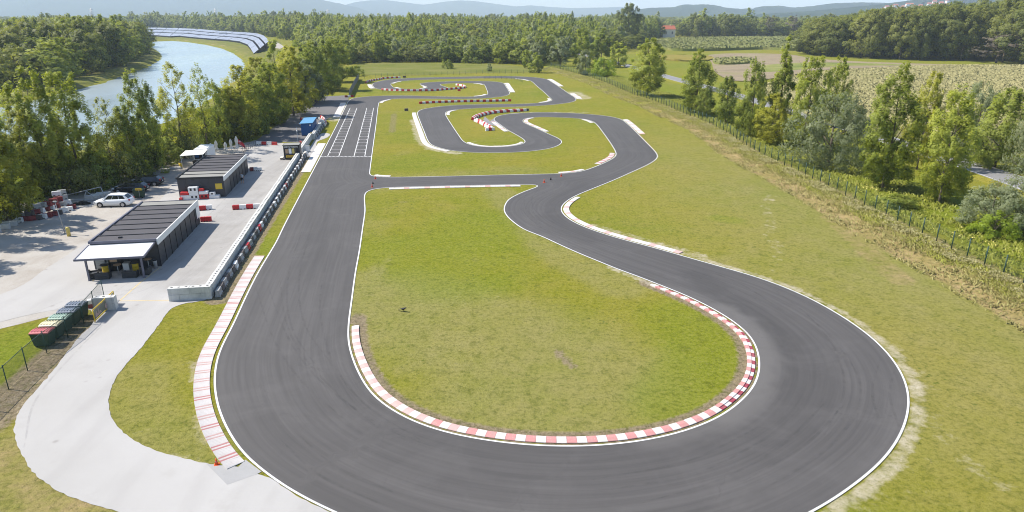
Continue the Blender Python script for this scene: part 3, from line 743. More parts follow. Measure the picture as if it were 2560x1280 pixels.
olive = np.maximum(olive, band([(960,760),(1250,850),(1420,930),(1330,1000)], 0, 11, .85)); olive = np.maximum(olive, band([(1250,480),(1400,640),(1560,720)], 0, 3.5, .7))
olive = np.maximum(olive, band([(950,460),(1300,430)], 0, 7, .4)); olive = np.maximum(olive, band([(330,950),(320,1060),(480,1120)], 0, 4, .6)); olive = np.maximum(olive, band([(60,1180),(250,1290)], 0, 8, .8))
lush = np.maximum(lush, smooth01(fsd, 1.5, 5) * (1 - .6 * smooth01(fsd, 14, 22)) * .85)
lush = np.maximum(lush, band([(60,840),(20,900),(-40,950)], 0, 3.2, .9)); lush = np.maximum(lush, band([(1000,630),(1150,690),(1180,560)], 0, 9, .55))
lush = np.maximum(lush, band([(1700,790),(1780,900),(1700,1000)], 0, 5, .6)); lush = np.maximum(lush, band([(690,600),(640,650)], 0, 2.2, .6))
lush = np.maximum(lush, band([(1800,545),(1830,550)], 0, 2.2, .6)); lush = np.maximum(lush, band([(1060,410),(1450,300)], 0, 10, .3))
# two wheel tracks across the outfield
for pth in ([(1940,490),(1918,520),(1935,560),(1932,590),(1955,620),(1950,650),(1930,680)], [(1925,485),(1905,515),(1918,555),(1915,590),(1940,625),(1938,655)]):
    sand = np.maximum(sand, band(pth, 0, .55, .36))
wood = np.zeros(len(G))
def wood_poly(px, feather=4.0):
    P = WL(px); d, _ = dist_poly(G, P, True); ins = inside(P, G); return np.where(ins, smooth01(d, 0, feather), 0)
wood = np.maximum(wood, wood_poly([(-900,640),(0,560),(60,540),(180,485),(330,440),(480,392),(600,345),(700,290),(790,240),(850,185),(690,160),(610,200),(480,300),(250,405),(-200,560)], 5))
# canal trough and far relief
rd, _ = dist_poly(G, RIVER, True); rin = inside(RIVER, G)
Z = Z + np.where(rin, -1.6 * smooth01(rd, 0, 8), 1.0 * (1 - smooth01(rd, 5, 16)) * smooth01(rd, 0, 5)) * (np.abs(G[:, 0]) < 2600)
Z = np.where((G[:, 0] > -60) & (G[:, 1] < 380) & ~nearm, np.minimum(Z, 0.0), Z)
ny, nx = XX.shape
idx = np.arange(nx * ny).reshape(ny, nx)
q = np.stack([idx[:-1, :-1], idx[:-1, 1:], idx[1:, 1:], idx[1:, :-1]], -1).reshape(-1, 4)
me = bpy.data.meshes.new('ground'); me.vertices.add(len(G)); me.vertices.foreach_set('co', np.column_stack([G, Z]).astype(np.float32).ravel())
me.loops.add(q.size); me.loops.foreach_set('vertex_index', q.astype(np.int32).ravel())
me.polygons.add(len(q)); me.polygons.foreach_set('loop_start', np.arange(0, q.size, 4, dtype=np.int32))
me.polygons.foreach_set('use_smooth', np.ones(len(q), bool)); me.materials.append(MT['ground']); me.update(calc_edges=True)
for nm, a in (('sand', sand), ('soil', soil), ('dry', dry), ('lush', lush), ('olive', olive)): fset(me, nm, full(a))
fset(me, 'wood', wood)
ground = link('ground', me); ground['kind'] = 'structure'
def zfence(x, y):
    p = np.array([[x, y]]); d, s_ = dist_poly(p, CF.P[::4]); i = min(int(s_[0] / CF.L * (len(CF.P) - 1)), len(CF.P) - 1)
    sd = d[0] * np.sign(((p[0] - CF.P[i]) * CF.N[i]).sum()) * FSIGN
    return float((bank(np.array([sd]))[0] - .5 * smooth01(sd, 12, 45)) * smooth01(x, 5, 18)) if x > 5 and 5 < y < 470 and abs(x) < 260 else 0.0
FSIGN = 1 if np.sign(((np.array([mid[0] + 30, mid[1] + 10]) - mid) * CF.N[len(CF.P) // 2]).sum()) > 0 else -1

# ------------------------------------------------------------------ paved surfaces
PAVE = [(-900,900),(-300,860),(0,806),(60,790),(125,777),(170,770),(225,772),(236,806),(205,835),(120,943),(60,1010),(38,1050),(34,1085),(50,1130),(85,1185),(150,1232),(250,1268),(420,1310),(650,1350),(900,1400),(920,1330),(830,1284),(718,1227),(655,1180),(640,1187),(527,1160),(480,1152),(390,1128),(320,1092),(280,1048),(270,1010),(276,975),(300,928),(345,880),(400,810),(441,762),(520,752),(528,748),(640,570),(744,397),(768,392),(800,385),(791,365),(796,352),(812,347),(825,335),(808,332),(790,346),(760,372),(640,350),(612,383),(560,410),(470,432),(400,500),(370,525),(300,560),(230,600),(110,675),(40,722),(-200,790),(-900,860)]
def pave_pts(x0, x1, y0, y1):
    X, Y = np.meshgrid(np.arange(-62, min(x1, 10), 1.2), np.arange(20, min(y1, 150), 1.2)); return np.column_stack([X.ravel(), Y.ravel()])
def pave_attr(me, co):
    g = np.zeros(len(co))
    for px, h, a in (([(470,700),(560,560),(660,450),(730,400)], 4.0, 1.0), ([(420,690),(540,560),(640,420)], 3.0, .5), ([(620,430),(700,380),(760,350)], 5, .5)):
        g = np.maximum(g, blur_path(co, px, h, a))
    fset(me, 'grey', g)
PV_ = Curve2(PAVE, ds=.35, sig=.9).P
sheet('pavement', [PV_ + rng.normal(0, .025, PV_.shape)], MT['pavement'], 0.024, pave_pts, pave_attr)
GRAV = [(-900,660),(-200,570),(0,520),(60,500),(190,450),(300,412),(420,388),(480,378),(560,370),(640,352),(760,370),(700,420),(500,560),(300,720),(100,800),(-300,870),(-900,900)]
sheet('gravel_yard', [Curve2(GRAV, ds=.6, sig=1.5).P[::2] + rng.normal(0, .12, (len(Curve2(GRAV, ds=.6, sig=1.5).P[::2]), 2))], MT['gravel'], 0.012)
CPATCH = [(527,1160),(568,1213),(640,1186),(655,1179.5),(612,1147),(600,1160),(580,1165)]
sheet('concrete_patch', [WL([(516,1160),(568,1213),(641,1187),(654,1180),(614,1150),(596,1168)])], MT['patch'], 0.029)
PIT = [(640,352),(690,314),(745,272),(790,250),(800,242),(872,238),(871,253),(856,264),(838,286),(806,306),(792,322),(776,342),(762,356),(722,356)]
sheet('pit_road', [WL(PIT)], MT['asphalt_old'], 0.027)
sheet('run_off', [WL([(1225,303),(1243,291),(1275,284),(1310,282),(1262,286.2),(1238,293),(1234,297.5),(1238,303),(1262,322),(1245,316),(1222,312),(1208,300),(1212,291)])], MT['road_grey'], 0.02)
ROADPX = [(3200,700),(2760,548),(2540,462),(2440,428),(2300,384),(2150,335),(1980,285),(1830,240),(1690,202),(1600,176),(1555,164),(1500,150),(1440,135)]
CR = Curve2(ROADPX, closed=False, ds=2.0, sig=6)
def drape(name, C, off0, off1, dz, mat, cols=2):
    n = len(C.P); vs = []; fs = []
    for i in range(n):
        for k in range(cols):
            p = C.P[i] + C.N[i] * (off0 + (off1 - off0) * k / (cols - 1)); vs.append((p[0], p[1], 0.42 + dz + 0.10))
    for i in range(n - 1):
        for k in range(cols - 1):
            a = i * cols + k; f = [a, a + 1, a + cols + 1, a + cols]
            A, B, C_ = Vector(vs[f[0]]), Vector(vs[f[1]]), Vector(vs[f[2]])
            fs.append(f if (B - A).cross(C_ - B).z > 0 else f[::-1])
    me = bpy.data.meshes.new(name); me.from_pydata(vs, [], fs); me.materials.append(mat); me.update()
    o = link(name, me); o['kind'] = 'structure'; return o
drape('road', CR, -2.9, 2.9, 0.10, MT['road_grey'], 3)
for s_ in (-2.6, 2.6): drape('edge_line', CR, s_ - .07, s_ + .07, 0.112, MT['line'])
# road verge shoulders down to the ground
for a, b in ((2.9, 5.5), (-2.9, -5.5)):
    n = len(CR.P); vs = []; fs = []
    for i in range(n):
        p = CR.P[i] + CR.N[i] * a; q_ = CR.P[i] + CR.N[i] * b; vs += [(p[0], p[1], .62), (q_[0], q_[1], 0.0)]
    for i in range(n - 1):
        f = [2*i, 2*i+1, 2*i+3, 2*i+2]; A, B, C_ = [Vector(vs[j]) for j in f[:3]]
        fs.append(f if (B - A).cross(C_ - B).z > 0 else f[::-1])
    m2 = bpy.data.meshes.new('verge'); m2.from_pydata(vs, [], fs); m2.materials.append(MT['ground']); m2.update()
    o = link('road_verge', m2); o['kind'] = 'structure'

# markings on the straight: two starting grids and the wavy start line
def strip(mb, a, b, wd, z):
    a = Vector((a[0], a[1], 0)); b = Vector((b[0], b[1], 0)); d = (b - a); nrm = Vector((-d.y, d.x, 0)).normalized() * wd / 2
    mb.add([(a - nrm) + Vector((0, 0, z)), (b - nrm) + Vector((0, 0, z)), (b + nrm) + Vector((0, 0, z)), (a + nrm) + Vector((0, 0, z))], [(0, 1, 2, 3) if d.cross(nrm).z > 0 else (3, 2, 1, 0)])
def grid(near, far):
    mb = MB(); A, B = W(*near[0]), W(*near[1]); C, D = W(*far[0]), W(*far[1])
    strip(mb, A, C, .13, .037); strip(mb, B, D, .13, .037)
    n = 18
    for i in range(n):
        t = (i + 0.9) / (n + 1.2); p = A.lerp(C, t); q_ = B.lerp(D, t); ins = (q_ - p) * 0.1
        strip(mb, p + ins, q_ - ins, .13, .0385)
        dv = (C - A).normalized() * .35
        strip(mb, p + ins * 1.05 - dv, p + ins * 1.05 + dv, .1, .040); strip(mb, q_ - ins * 1.05 - dv, q_ - ins * 1.05 + dv, .1, .040)
    o = mb.build('grid_marking', MT['line']); o['kind'] = 'structure'
grid(((819,391),(847,391)), ((875.5,270),(892.5,270)))
grid(((885,391),(912,391)), ((917,270),(934,270)))
mb = MB(); a, b = W(800, 392.3), W(931, 392.3); n = 120
for i in range(n):
    p0 = a.lerp(b, i / n); p1 = a.lerp(b, (i + 1) / n)
    p0.y += .16 * math.sin(i / n * 2 * math.pi * 13); p1.y += .16 * math.sin((i + 1) / n * 2 * math.pi * 13)
    mb.add([(p0.x, p0.y - .14, .042), (p1.x, p1.y - .14, .042), (p1.x, p1.y + .14, .042), (p0.x, p0.y + .14, .042)], [(0, 1, 2, 3)])
o = mb.build('start_line', MT['line']); o['kind'] = 'structure'
mb = MB()
for a, b in (((352,706),(300,752)), ((300,753),(440,751)), ((403,667),(352,706)), ((232,704),(247,676))): strip(mb, W(*a), W(*b), .12, .031)
o = mb.build('yard_marking', MT['line_yellow']); o['kind'] = 'structure'
# skid marks: thin rubber arcs
def m_skid():
    k = NB('rubber_mark'); p = k.pos(); a = k.noise(1.1, 4, 0.7, p)
    k.b.inputs['Base Color'].default_value = (.03, .03, .032, 1); k.rough(.8)
    tr = k.n.new('ShaderNodeBsdfTransparent'); mx = k.n.new('ShaderNodeMixShader')
    k.lk(k.mr(a, .4, .8, .0, .22), mx.inputs[0]); k.lk(tr.outputs[0], mx.inputs[1]); k.lk(k.b.outputs[0], mx.inputs[2])
    k.lk(mx.outputs[0], k.n['Material Output'].inputs['Surface']); return k.m
skm = m_skid(); mb = MB()
SK = [([(60,1120),(90,1000),(200,870),(310,760)]), ([(300,740),(450,640),(560,520),(640,440)]), ([(100,790),(220,745),(330,735),(420,700)]), ([(640,720),(690,860),(760,960),(900,1080)]), ([(700,700),(720,820),(790,930),(960,1070),(1150,1140)]), ([(760,560),(720,700),(730,820),(800,930)]),
      ([(1900,700),(2020,790),(2090,880),(2110,980),(2060,1090)]), ([(2000,770),(2100,870),(2150,960),(2140,1060)]), ([(2200,900),(2180,980),(2200,1060)]),
      ([(1320,560),(1420,590),(1500,610),(1600,645)]), ([(1300,520),(1340,560),(1380,585)]), ([(1330,470),(1310,500),(1330,540),(1400,575)]),
      ([(1600,1260),(1800,1200),(1960,1110),(2060,1010)]), ([(1500,1230),(1750,1180),(1930,1090)]), ([(1900,1230),(2060,1130),(2150,1030)]),
      ([(820,640),(800,760),(830,900),(910,1010),(1050,1100)]), ([(700,1100),(800,1190),(950,1260)]), ([(1640,660),(1760,700),(1880,760)]), ([(1720,660),(1850,710),(1960,780)])]
for pth in SK:
    for off in (0.0, 1.05) if rng.random() < .6 else (0.0,):
        c2 = Curve2(pth, closed=False, ds=.7, sig=0)
        for i in range(len(c2.P) - 1):
            f = 1 - abs(2 * i / len(c2.P) - 1) ** 3; hw = .035 + .05 * f
            p, q_ = c2.P[i] + c2.N[i] * off, c2.P[i + 1] + c2.N[i + 1] * off; n0, n1 = c2.N[i] * hw, c2.N[i + 1] * hw
            z = .0335
            mb.add([(p[0]-n0[0], p[1]-n0[1], z), (p[0]+n0[0], p[1]+n0[1], z), (q_[0]+n1[0], q_[1]+n1[1], z), (q_[0]-n1[0], q_[1]-n1[1], z)], [(3, 2, 1, 0)])
o = mb.build('skid_marks', skm); o['kind'] = 'stuff'

# ------------------------------------------------------------------ canal
def m_water():
    k = NB('canal_water'); p = k.pos((1, .35, 1)); a = k.noise(.8, 4, .6, p); p2 = k.pos((.02, .006, 1)); b = k.noise(1, 4, .6, p2)
    k.color(k.mix(b, (.20, .25, .26), (.30, .35, .36))); k.b.inputs['Roughness'].default_value = .22
    k.lk(k.mr(b, .3, .7, .12, .36), k.b.inputs['Roughness']); k.b.inputs['Specular IOR Level'].default_value = .7
    k.bump(a, .35, .12); return k.m
MT['water'] = m_water()
sheet('canal_water', [np.vstack([CRL.P, CRR.P])], MT['water'], -0.35)
def m_bank():
    k = NB('bank_grass'); p = k.pos(); a = k.noise(.15, 6, .7, p); b = k.noise(1.2, 5, .75, p)
    c = k.ramp(a, [(.3, (.13, .16, .03)), (.5, (.22, .22, .05)), (.68, (.34, .28, .13))]); c = k.mix(k.mr(b, .4, .65, 0, .5), c, (.06, .065, .02))
    k.color(c, .85); k.rough(.95, .05); k.bump(b, .8, .3); return k.m
MT['bank'] = m_bank()
for nm, C, sgn in (('canal_bank', CRL, 1), ('canal_bank', CRR, 1)):
    inn = inside(RIVER, (C.P + C.N * 4)[len(C.P)//2:len(C.P)//2+1])[0]; s_ = -1 if inn else 1
    n = len(C.P); prof = [(-1.2, -.6), (.4, .15), (2.0, .9), (4.5, 1.25), (9.0, 1.15), (17, -.05)]; vs = []; fs = []; m_ = len(prof)
    for i in range(n):
        j1 = .5 * math.sin(i * .9) + rng.normal(0, .35); 
        for k_, (o_, z_) in enumerate(prof):
            q_ = C.P[i] + C.N[i] * s_ * (o_ + (j1 if k_ < 3 else 0)); vs.append((q_[0], q_[1], z_ + rng.normal(0, .06) * (0 < k_ < m_ - 1)))
    for i in range(n - 1):
        for k_ in range(m_ - 1):
            f = [i*m_+k_, i*m_+k_+1, (i+1)*m_+k_+1, (i+1)*m_+k_]; fs.append(f if s_ < 0 else f[::-1])
    m2 = bpy.data.meshes.new(nm); m2.from_pydata(vs, [], fs); m2.materials.append(MT['bank']); m2.update()
    o = link(nm, m2); o['kind'] = 'structure'
# ------------------------------------------------------------------ far relief and air
def m_hill(name, c0, c1, c2):
    k = NB(name); p = k.pos(); a = k.noise(.004, 6, .7, p); b = k.noise(.03, 5, .75, p)
    c = k.ramp(a, [(.40, c0), (.55, c1), (.70, c2)]); c = k.mix(k.mr(b, .4, .65, 0, .6), c, tuple(x * .45 for x in c0))
    k.color(c); k.rough(1, .0); return k.m
MT['hill'] = m_hill('wooded_hill', (.016, .032, .018), (.028, .048, .026), (.08, .10, .045))
MT['mount'] = m_hill('wooded_mountain', (.014, .028, .022), (.02, .036, .028), (.035, .05, .035))
def ridge(name, prof, D, depth, mat, rough=6.0, nx=160, seed=0):
    r = np.random.default_rng(seed); xs = np.linspace(prof[0][0], prof[-1][0], nx)
    ys = np.interp(xs, [p[0] for p in prof], [p[1] for p in prof])
    rows = [(-1.0, 0.0), (-.75, .14), (-.5, .36), (-.25, .68), (-.1, .9), (0, 1.0), (.3, .7), (1.0, 0.0)]
    vs = []; fs = []
    for (dy, hz) in rows:
        wob = np.convolve(r.normal(0, 1, nx + 8), np.ones(9) / 9, 'valid')
        for i in range(nx):
            d = D + dy * depth; base = ((xs[i] - 1280) / FPX) * (D / CT)
            H = top_h((0, D), ys[i]); z = H * hz + (wob[i] * rough * 3 * (0 < hz < 1)) + (r.normal(0, rough * .25) if hz > .5 else 0)
            vs.append((base * (1 + dy * depth / D), d + wob[i] * depth * .12 * (0 < hz < 1), z if hz > 0 else -3))
    for k in range(len(rows) - 1):
        for i in range(nx - 1): fs.append((k * nx + i, k * nx + i + 1, (k + 1) * nx + i + 1, (k + 1) * nx + i))
    me = bpy.data.meshes.new(name); me.from_pydata(vs, [], fs); me.materials.append(mat)
    me.polygons.foreach_set('use_smooth', [True] * len(fs)); me.update()
    o = link(name, me); o['kind'] = 'structure'; return o
ridge('mountain', [(-900,-18),(-300,-26),(0,-24),(250,-34),(520,-30),(700,-20),(800,-10),(866,1),(905,10),(940,20),(975,33),(1010,42),(1060,47)], 9500, 2500, MT['mount'], 5, 220, 1)
ridge('mountain', [(860,32),(905,14),(935,5),(965,1),(1000,0),(1035,5),(1085,12),(1108,8),(1140,3),(1168,1),(1200,3),(1240,9),(1290,16),(1322,13),(1360,17),(1410,20),(1470,19),(1530,17),(1545,22),(1600,26),(1700,34)], 11500, 2500, MT['mount'], 4, 200, 2)
ridge('hill', [(1480,44),(1530,28),(1580,20),(1640,17.5),(1660,11),(1680,12),(1700,10.5),(1725,12),(1755,19),(1785,22),(1820,21),(1850,15),(1875,14),(1905,19),(1945,15),(1990,8),(2050,6),(2090,6),(2140,10),(2200,14),(2300,20),(2500,25),(2700,30)], 5200, 1300, MT['hill'], 3, 220, 3)
ridge('hill', [(1780,40),(1860,33),(1950,27),(2040,17),(2100,10),(2150,2),(2200,-6),(2280,-12),(2380,-10),(2480,-4),(2560,4),(2700,10),(2900,20),(3100,40)], 3600, 1000, MT['hill'], 3, 220, 4)
hz = NB('air'); nt = hz.m.node_tree; nt.nodes.remove(hz.b)
pv = nt.nodes.new('ShaderNodeVolumePrincipled'); pv.inputs['Color'].default_value = (.70, .83, 1.0, 1); pv.inputs['Density'].default_value = HAZE
pv.inputs['Anisotropy'].default_value = 0.0
nt.links.new(pv.outputs[0], nt.nodes['Material Output'].inputs['Volume'])
mb = MB(); mb.box(-36000, 36000, -9000, 16500, -4, 520); haze = mb.build('haze', hz.m); haze['kind'] = 'stuff'

# ------------------------------------------------------------------ tree crowns
def leaf_quads(P, Nrm, size, r):
    n = len(P); a = r.normal(size=(n, 3)); t = np.cross(Nrm, a); t /= np.linalg.norm(t, axis=1)[:, None] + 1e-9
    b = np.cross(Nrm, t); s = size * r.uniform(.6, 1.35, n)[:, None]
    el = r.uniform(.55, .9, n)[:, None]
    return np.stack([P - t * s, P - b * s * el * .9, P + t * s, P + b * s * el], 1)
def crown(name, seed, H, Rr, shape, n, size, mat, ncl=60, z0=.12, gaps=.0, spread=.20, up=.3):
    r = np.random.default_rng(seed); P = []; N = []; T = []
    def env(t):
        if shape == 'poplar': return np.sin(np.pi * np.clip(t, 0, 1) ** .80) ** .50 * (1 - .28 * t)
        if shape == 'column': return np.sin(np.pi * np.clip(t * .96 + .02, 0, 1) ** .60) ** .75 * (1 - .25 * t)
        if shape == 'broad': return np.sqrt(np.clip(1 - (2 * t - .92) ** 2 / 1.18, 0, 1))
        return np.sqrt(np.clip(1 - (2 * np.clip(t, 0, 1) - .75) ** 2 / 1.57, 0, 1))          # bush: widest low
    tc = r.uniform(0.02, .98, ncl * 6); tc = tc[r.random(len(tc)) < (.25 + env(tc))][:ncl]
    dirs = r.uniform(0, 2 * np.pi, len(tc)); q = 1 - .62 * r.random(len(tc)) ** 1.8
    lob = 1 + .22 * np.sin(dirs * 3 + seed) + .15 * np.sin(dirs * 2 + tc * 7 + seed * 2)
    cr = env(tc) * Rr * q * lob
    zc = H * (z0 + (1 - z0) * tc)
    C = np.column_stack([cr * np.cos(dirs), cr * np.sin(dirs), zc])
    wts = (.35 + env(tc)) * r.uniform(.5, 1.5, len(tc)); wts /= wts.sum()
    rad = Rr * spread * r.uniform(.65, 1.4, len(tc)) * (.6 + .6 * env(tc))
    k = r.choice(len(tc), n, p=wts)
    d = r.normal(size=(n, 3)); d /= np.linalg.norm(d, axis=1)[:, None]
    rr = rad[k] * r.random(n) ** .45
    st = 1.4 if shape in ('poplar', 'column') else (.85 if shape == 'broad' else 1.0)
    P = C[k] + d * rr[:, None] * np.array([1, 1, st])
    P[:, 2] = np.clip(P[:, 2], .3, H * 1.02)
    out = P - np.array([0, 0, H * .45]); out /= np.linalg.norm(out, axis=1)[:, None] + 1e-9
    Nr = out * .55 + d * .55 + r.normal(size=(n, 3)) * .5 + np.array([0, 0, up]); Nr /= np.linalg.norm(Nr, axis=1)[:, None] + 1e-9
    ct = r.random(len(tc)); tint = np.clip(.5 * ct[k] + .5 * r.random(n), 0, 1)
    Q = leaf_quads(P, Nr, size, r)
    gn = np.cross(Q[:, 1] - Q[:, 0], Q[:, 2] - Q[:, 0]); flip = (gn * Nr).sum(1) < 0; Q[flip] = Q[flip][:, ::-1]
    me = quads_mesh(name, Q, mat, {'tint': tint})
    sn = out * .62 + d * .5 + Nr * .45 + np.array([0, 0, .12]); sn /= np.linalg.norm(sn, axis=1)[:, None] + 1e-9
    me.normals_split_custom_set_from_vertices(np.repeat(sn, 4, 0).astype(np.float32))
    return me
def trunk(name, seed, H, r0, z0, Rr, mat=None, limbs=9, lean=.02):
    r = np.random.default_rng(seed + 99); mb = MB(); pts = []
    K = 6
    for i in range(K + 1):
        t = i / K; pts.append(Vector((math.sin(i * 1.3 + seed) * lean * H * t, math.cos(i * 1.1 + seed) * lean * H * t, H * .82 * t - .3 * (i == 0))))
    for i in range(K):
        ra = r0 * (1 - .85 * i / K); rb = r0 * (1 - .85 * (i + 1) / K); mb.bar(pts[i], pts[i + 1], ra, 7, 0, rb)
    for i in range(limbs):
        t = z0 + (.78 - z0) * (i + .5) / limbs; f = t / .82 * K; j = min(int(f), K - 1); p = pts[j].lerp(pts[j + 1], f - j)
        a = r.uniform(0, 6.28); L = Rr * r.uniform(.5, .85)
        m_ = p + Vector((math.cos(a) * L * .5, math.sin(a) * L * .5, L * .45)); e = p + Vector((math.cos(a) * L, math.sin(a) * L, L * 1.0))
        rr = r0 * (1 - t) * .45 + .02; mb.bar(p, m_, rr, 5, 0, rr * .65); mb.bar(m_, e, rr * .65, 5, 0, rr * .2)
    return mb.mesh(name, mat or MT['bark'])
PROTO = {}
def proto(key, seed, H, Rr, shape, n, size, mat, r0=.22, **kw):
    cm = crown('crown', seed, H, Rr, shape, n, size, mat, **kw)
    z0 = kw.get('z0', .12)
    PROTO[key] = (cm, trunk('trunk', seed, H, r0, max(z0, .1), Rr), H, Rr)
for i in range(3):
    proto(f'poplar{i}', 10 + i, 18, 4.2, 'poplar', 14000, .215, MT['leaf_poplar'], ncl=170, z0=.03, spread=.155)
    proto(f'oak{i}', 30 + i, 22, 8.0, 'broad', 11000, .42, MT['leaf_oak'], r0=.4, ncl=140, z0=.06, spread=.17)
    proto(f'far_oak{i}', 40 + i, 22, 8.0, 'broad', 2300, .85, MT['leaf_oak'], r0=.4, ncl=60, z0=.06, spread=.23)
    proto(f'far_mid{i}', 50 + i, 17, 4.6, 'poplar', 1700, .62, MT['leaf_mid'], ncl=50, z0=.02, spread=.23)
    proto(f'far_light{i}', 60 + i, 17, 4.4, 'poplar', 1700, .60, MT['leaf_poplar'], ncl=50, z0=.02, spread=.22)
for i in range(2):
    proto(f'yellow{i}', 70 + i, 18, 4.2, 'poplar', 13000, .215, MT['leaf_yellow'], ncl=160, z0=.04, spread=.155)
    proto(f'mid{i}', 75 + i, 15, 4.6, 'poplar', 12000, .225, MT['leaf_mid'], ncl=140, z0=.02, spread=.165)
    proto(f'silver{i}', 80 + i, 9, 5.4, 'bush', 14000, .17, MT['leaf_silver'], r0=.25, ncl=170, z0=.02, spread=.15)
    proto(f'bush{i}', 85 + i, 5, 3.6, 'bush', 4200, .22, MT['leaf_mid'], r0=.12, ncl=50, z0=.0, spread=.22)
    proto(f'far_silver{i}', 90 + i, 15, 4.8, 'poplar', 1700, .58, MT['leaf_silver'], ncl=50, z0=.02, spread=.23)
proto('column0', 100, 18, 2.6, 'column', 6500, .25, MT['leaf_poplar'], ncl=85, z0=.03, spread=.24)
proto('sparse0', 101, 16, 3.8, 'poplar', 6500, .15, MT['leaf_yellow'], r0=.16, ncl=110, z0=.16, spread=.15)
proto('sparse1', 102, 16, 3.4, 'poplar', 5500, .15, MT['leaf_poplar'], r0=.15, ncl=100, z0=.18, spread=.15)
proto('bright0', 103, 6, 4.5, 'bush', 5000, .24, MT['leaf_bright'], r0=.12, ncl=50, z0=.0, spread=.22)
proto('brown0', 104, 20, 5.0, 'broad', 1300, .5, MT['leaf_brown'], r0=.3, ncl=50, z0=.12, spread=.2)
proto('scrub0', 105, 5, 4.6, 'bush', 4200, .24, MT['leaf_oak'], r0=.12, ncl=50, z0=.0, spread=.24)
GLAB = {}
def tree(name, key, base, H, Wd, label, cat='tree', group=None, rz=None):
    cm, tm, h0, r0 = PROTO[key]
    x, y = base[0], base[1]; z = zfence(x, y) - .05
    root = empty(name, (x, y, z), rng.uniform(0, 6.28) if rz is None else rz, label, cat, group)
    sxy = Wd / (2 * r0 * 1.06); root.scale = (sxy, sxy, H / h0)
    link('trunk', tm, root); link('crown', cm, root)
    return root
def ptree(name, key, bx, by, ty, wpx, label, cat='tree', group=None, wf=1.0):
    b = W(bx, by); H = max(top_h(b, ty), .8); return tree(name, key, b, H, px_w(b, wpx) * wf, label, cat, group)

# right-hand side, beyond the fence: named one by one
RT = [
 ('poplar_tree','poplar0',1618,246,97,118,'broad dense poplar standing alone beside the far end of the fence'),
 ('poplar_tree','poplar1',1738,290,128,108,'light green poplar with a second leader, first right of the lone broad poplar'),
 ('young_tree','mid1',1757,298,222,46,'small dark pointed young tree tucked against the foot of the light green poplar'),
 ('young_tree','mid0',1812,314,196,72,'middle-sized round-topped tree between the light green poplar and the tall cluster'),
 ('poplar_tree','mid1',1872,350,148,92,'dark green narrow tree at the left end of the tall cluster by the fence'),
 ('column_poplar','column0',1940,352,93,72,'tall slim column-shaped poplar with a pointed tip above the right-hand cluster'),
 ('poplar_tree','yellow1',1926,368,238,110,'low leafy yellow-green tree at the foot of the slim pointed poplar'),
 ('poplar_tree','poplar2',2005,375,136,118,'olive-green full poplar just right of the slim pointed poplar'),
 ('poplar_tree','poplar0',2078,325,140,84,'pale green poplar at the right end of the cluster in front of the field'),
 ('willow_shrub','silver0',2068,425,240,205,'large round silver-grey willow shrub overhanging the fence'),
 ('poplar_tree','poplar1',2205,480,164,170,'big bright leafy poplar nearest the silver willow with dark shade at its foot'),
 ('poplar_tree','yellow0',2290,430,182,110,'yellow-green poplar crown rising behind the big bright leafy poplar'),
 ('poplar_tree','sparse1',2345,518,218,160,'airy pale-leaved poplar in front of the grey road'),
 ('poplar_tree','poplar2',2345,512,225,140,'denser leafy stem growing together with the airy pale-leaved poplar'),
 ('willow_tree','silver1',2425,395,205,120,'grey-green willow crown behind the road near the pale field'),
 ('broad_tree','mid0',2485,425,222,150,'mixed green tree beyond the road with yellowing leaves low on its left'),
 ('willow_tree','silver0',2590,450,230,140,'silver-leaved tree beyond the road cut by the picture edge'),
 ('willow_shrub','silver1',2470,575,470,150,'silver-grey willow shrub in front of the road, left one of the pair'),
 ('willow_shrub','silver0',2560,585,425,200,'silver-grey willow shrub in front of the road, right one of the pair'),
 ('willow_shrub','bright0',2480,600,540,120,'low bright green sucker growth at the foot of the silver willow shrubs'),
 ('low_shrub','bush0',2240,590-60,500,110,'low green scrub on the bank behind the fence below the airy poplar'),
 ('round_shrub','bright0',1507,194,148,72,'round bright lime-green shrub beside the fence at the far corner'),
 ('willow_tree','far_silver0',1462,192,128,46,'narrow grey-green willow left of the lime-green shrub'),
 ('willow_tree','far_silver1',1402,168,96,56,'tall silver-green willow at the back corner of the fence'),
 ('poplar_tree','far_light0',1452,166,74,62,'bright green poplar between the two grey willows at the back corner'),
 ('poplar_tree','far_mid0',1502,160,70,80,'dull green poplar behind the lime-green shrub'),
 ('poplar_tree','far_light1',1545,170,104,60,'pale bushy poplar close to the road bend at the back'),
 ('young_tree','far_mid1',1340,182,130,40,'dark young tree at the right end of the back fence'),
 ('young_tree','far_light2',1318,170,120,34,'slender pale young tree just left of the dark one at the back fence'),
 ('young_shrub','bush1',1121,172,149,26,'round dark shrub alone in the back meadow'),
 ('young_shrub','far_silver0',1223,178,157,17,'small upright shrub in the back meadow close to the fence'),
 ('young_shrub','bush0',1162,158,145,18,'small shrub at the meadow edge right of the round dark one'),
 ('young_shrub','bush1',1190,158,140,50,'wide low bush at the meadow edge below the wood'),
 ('young_shrub','bush0',884,190,164,50,'grey-green bush at the end of the dark screen fence'),
]
for nm, key, bx, by, ty, wd, lab in RT:
    ptree(nm, key, bx, by, ty, wd * (.88 if nm in ('poplar_tree', 'column_poplar') else 1), lab, 'shrub' if 'shrub' in nm else 'tree')
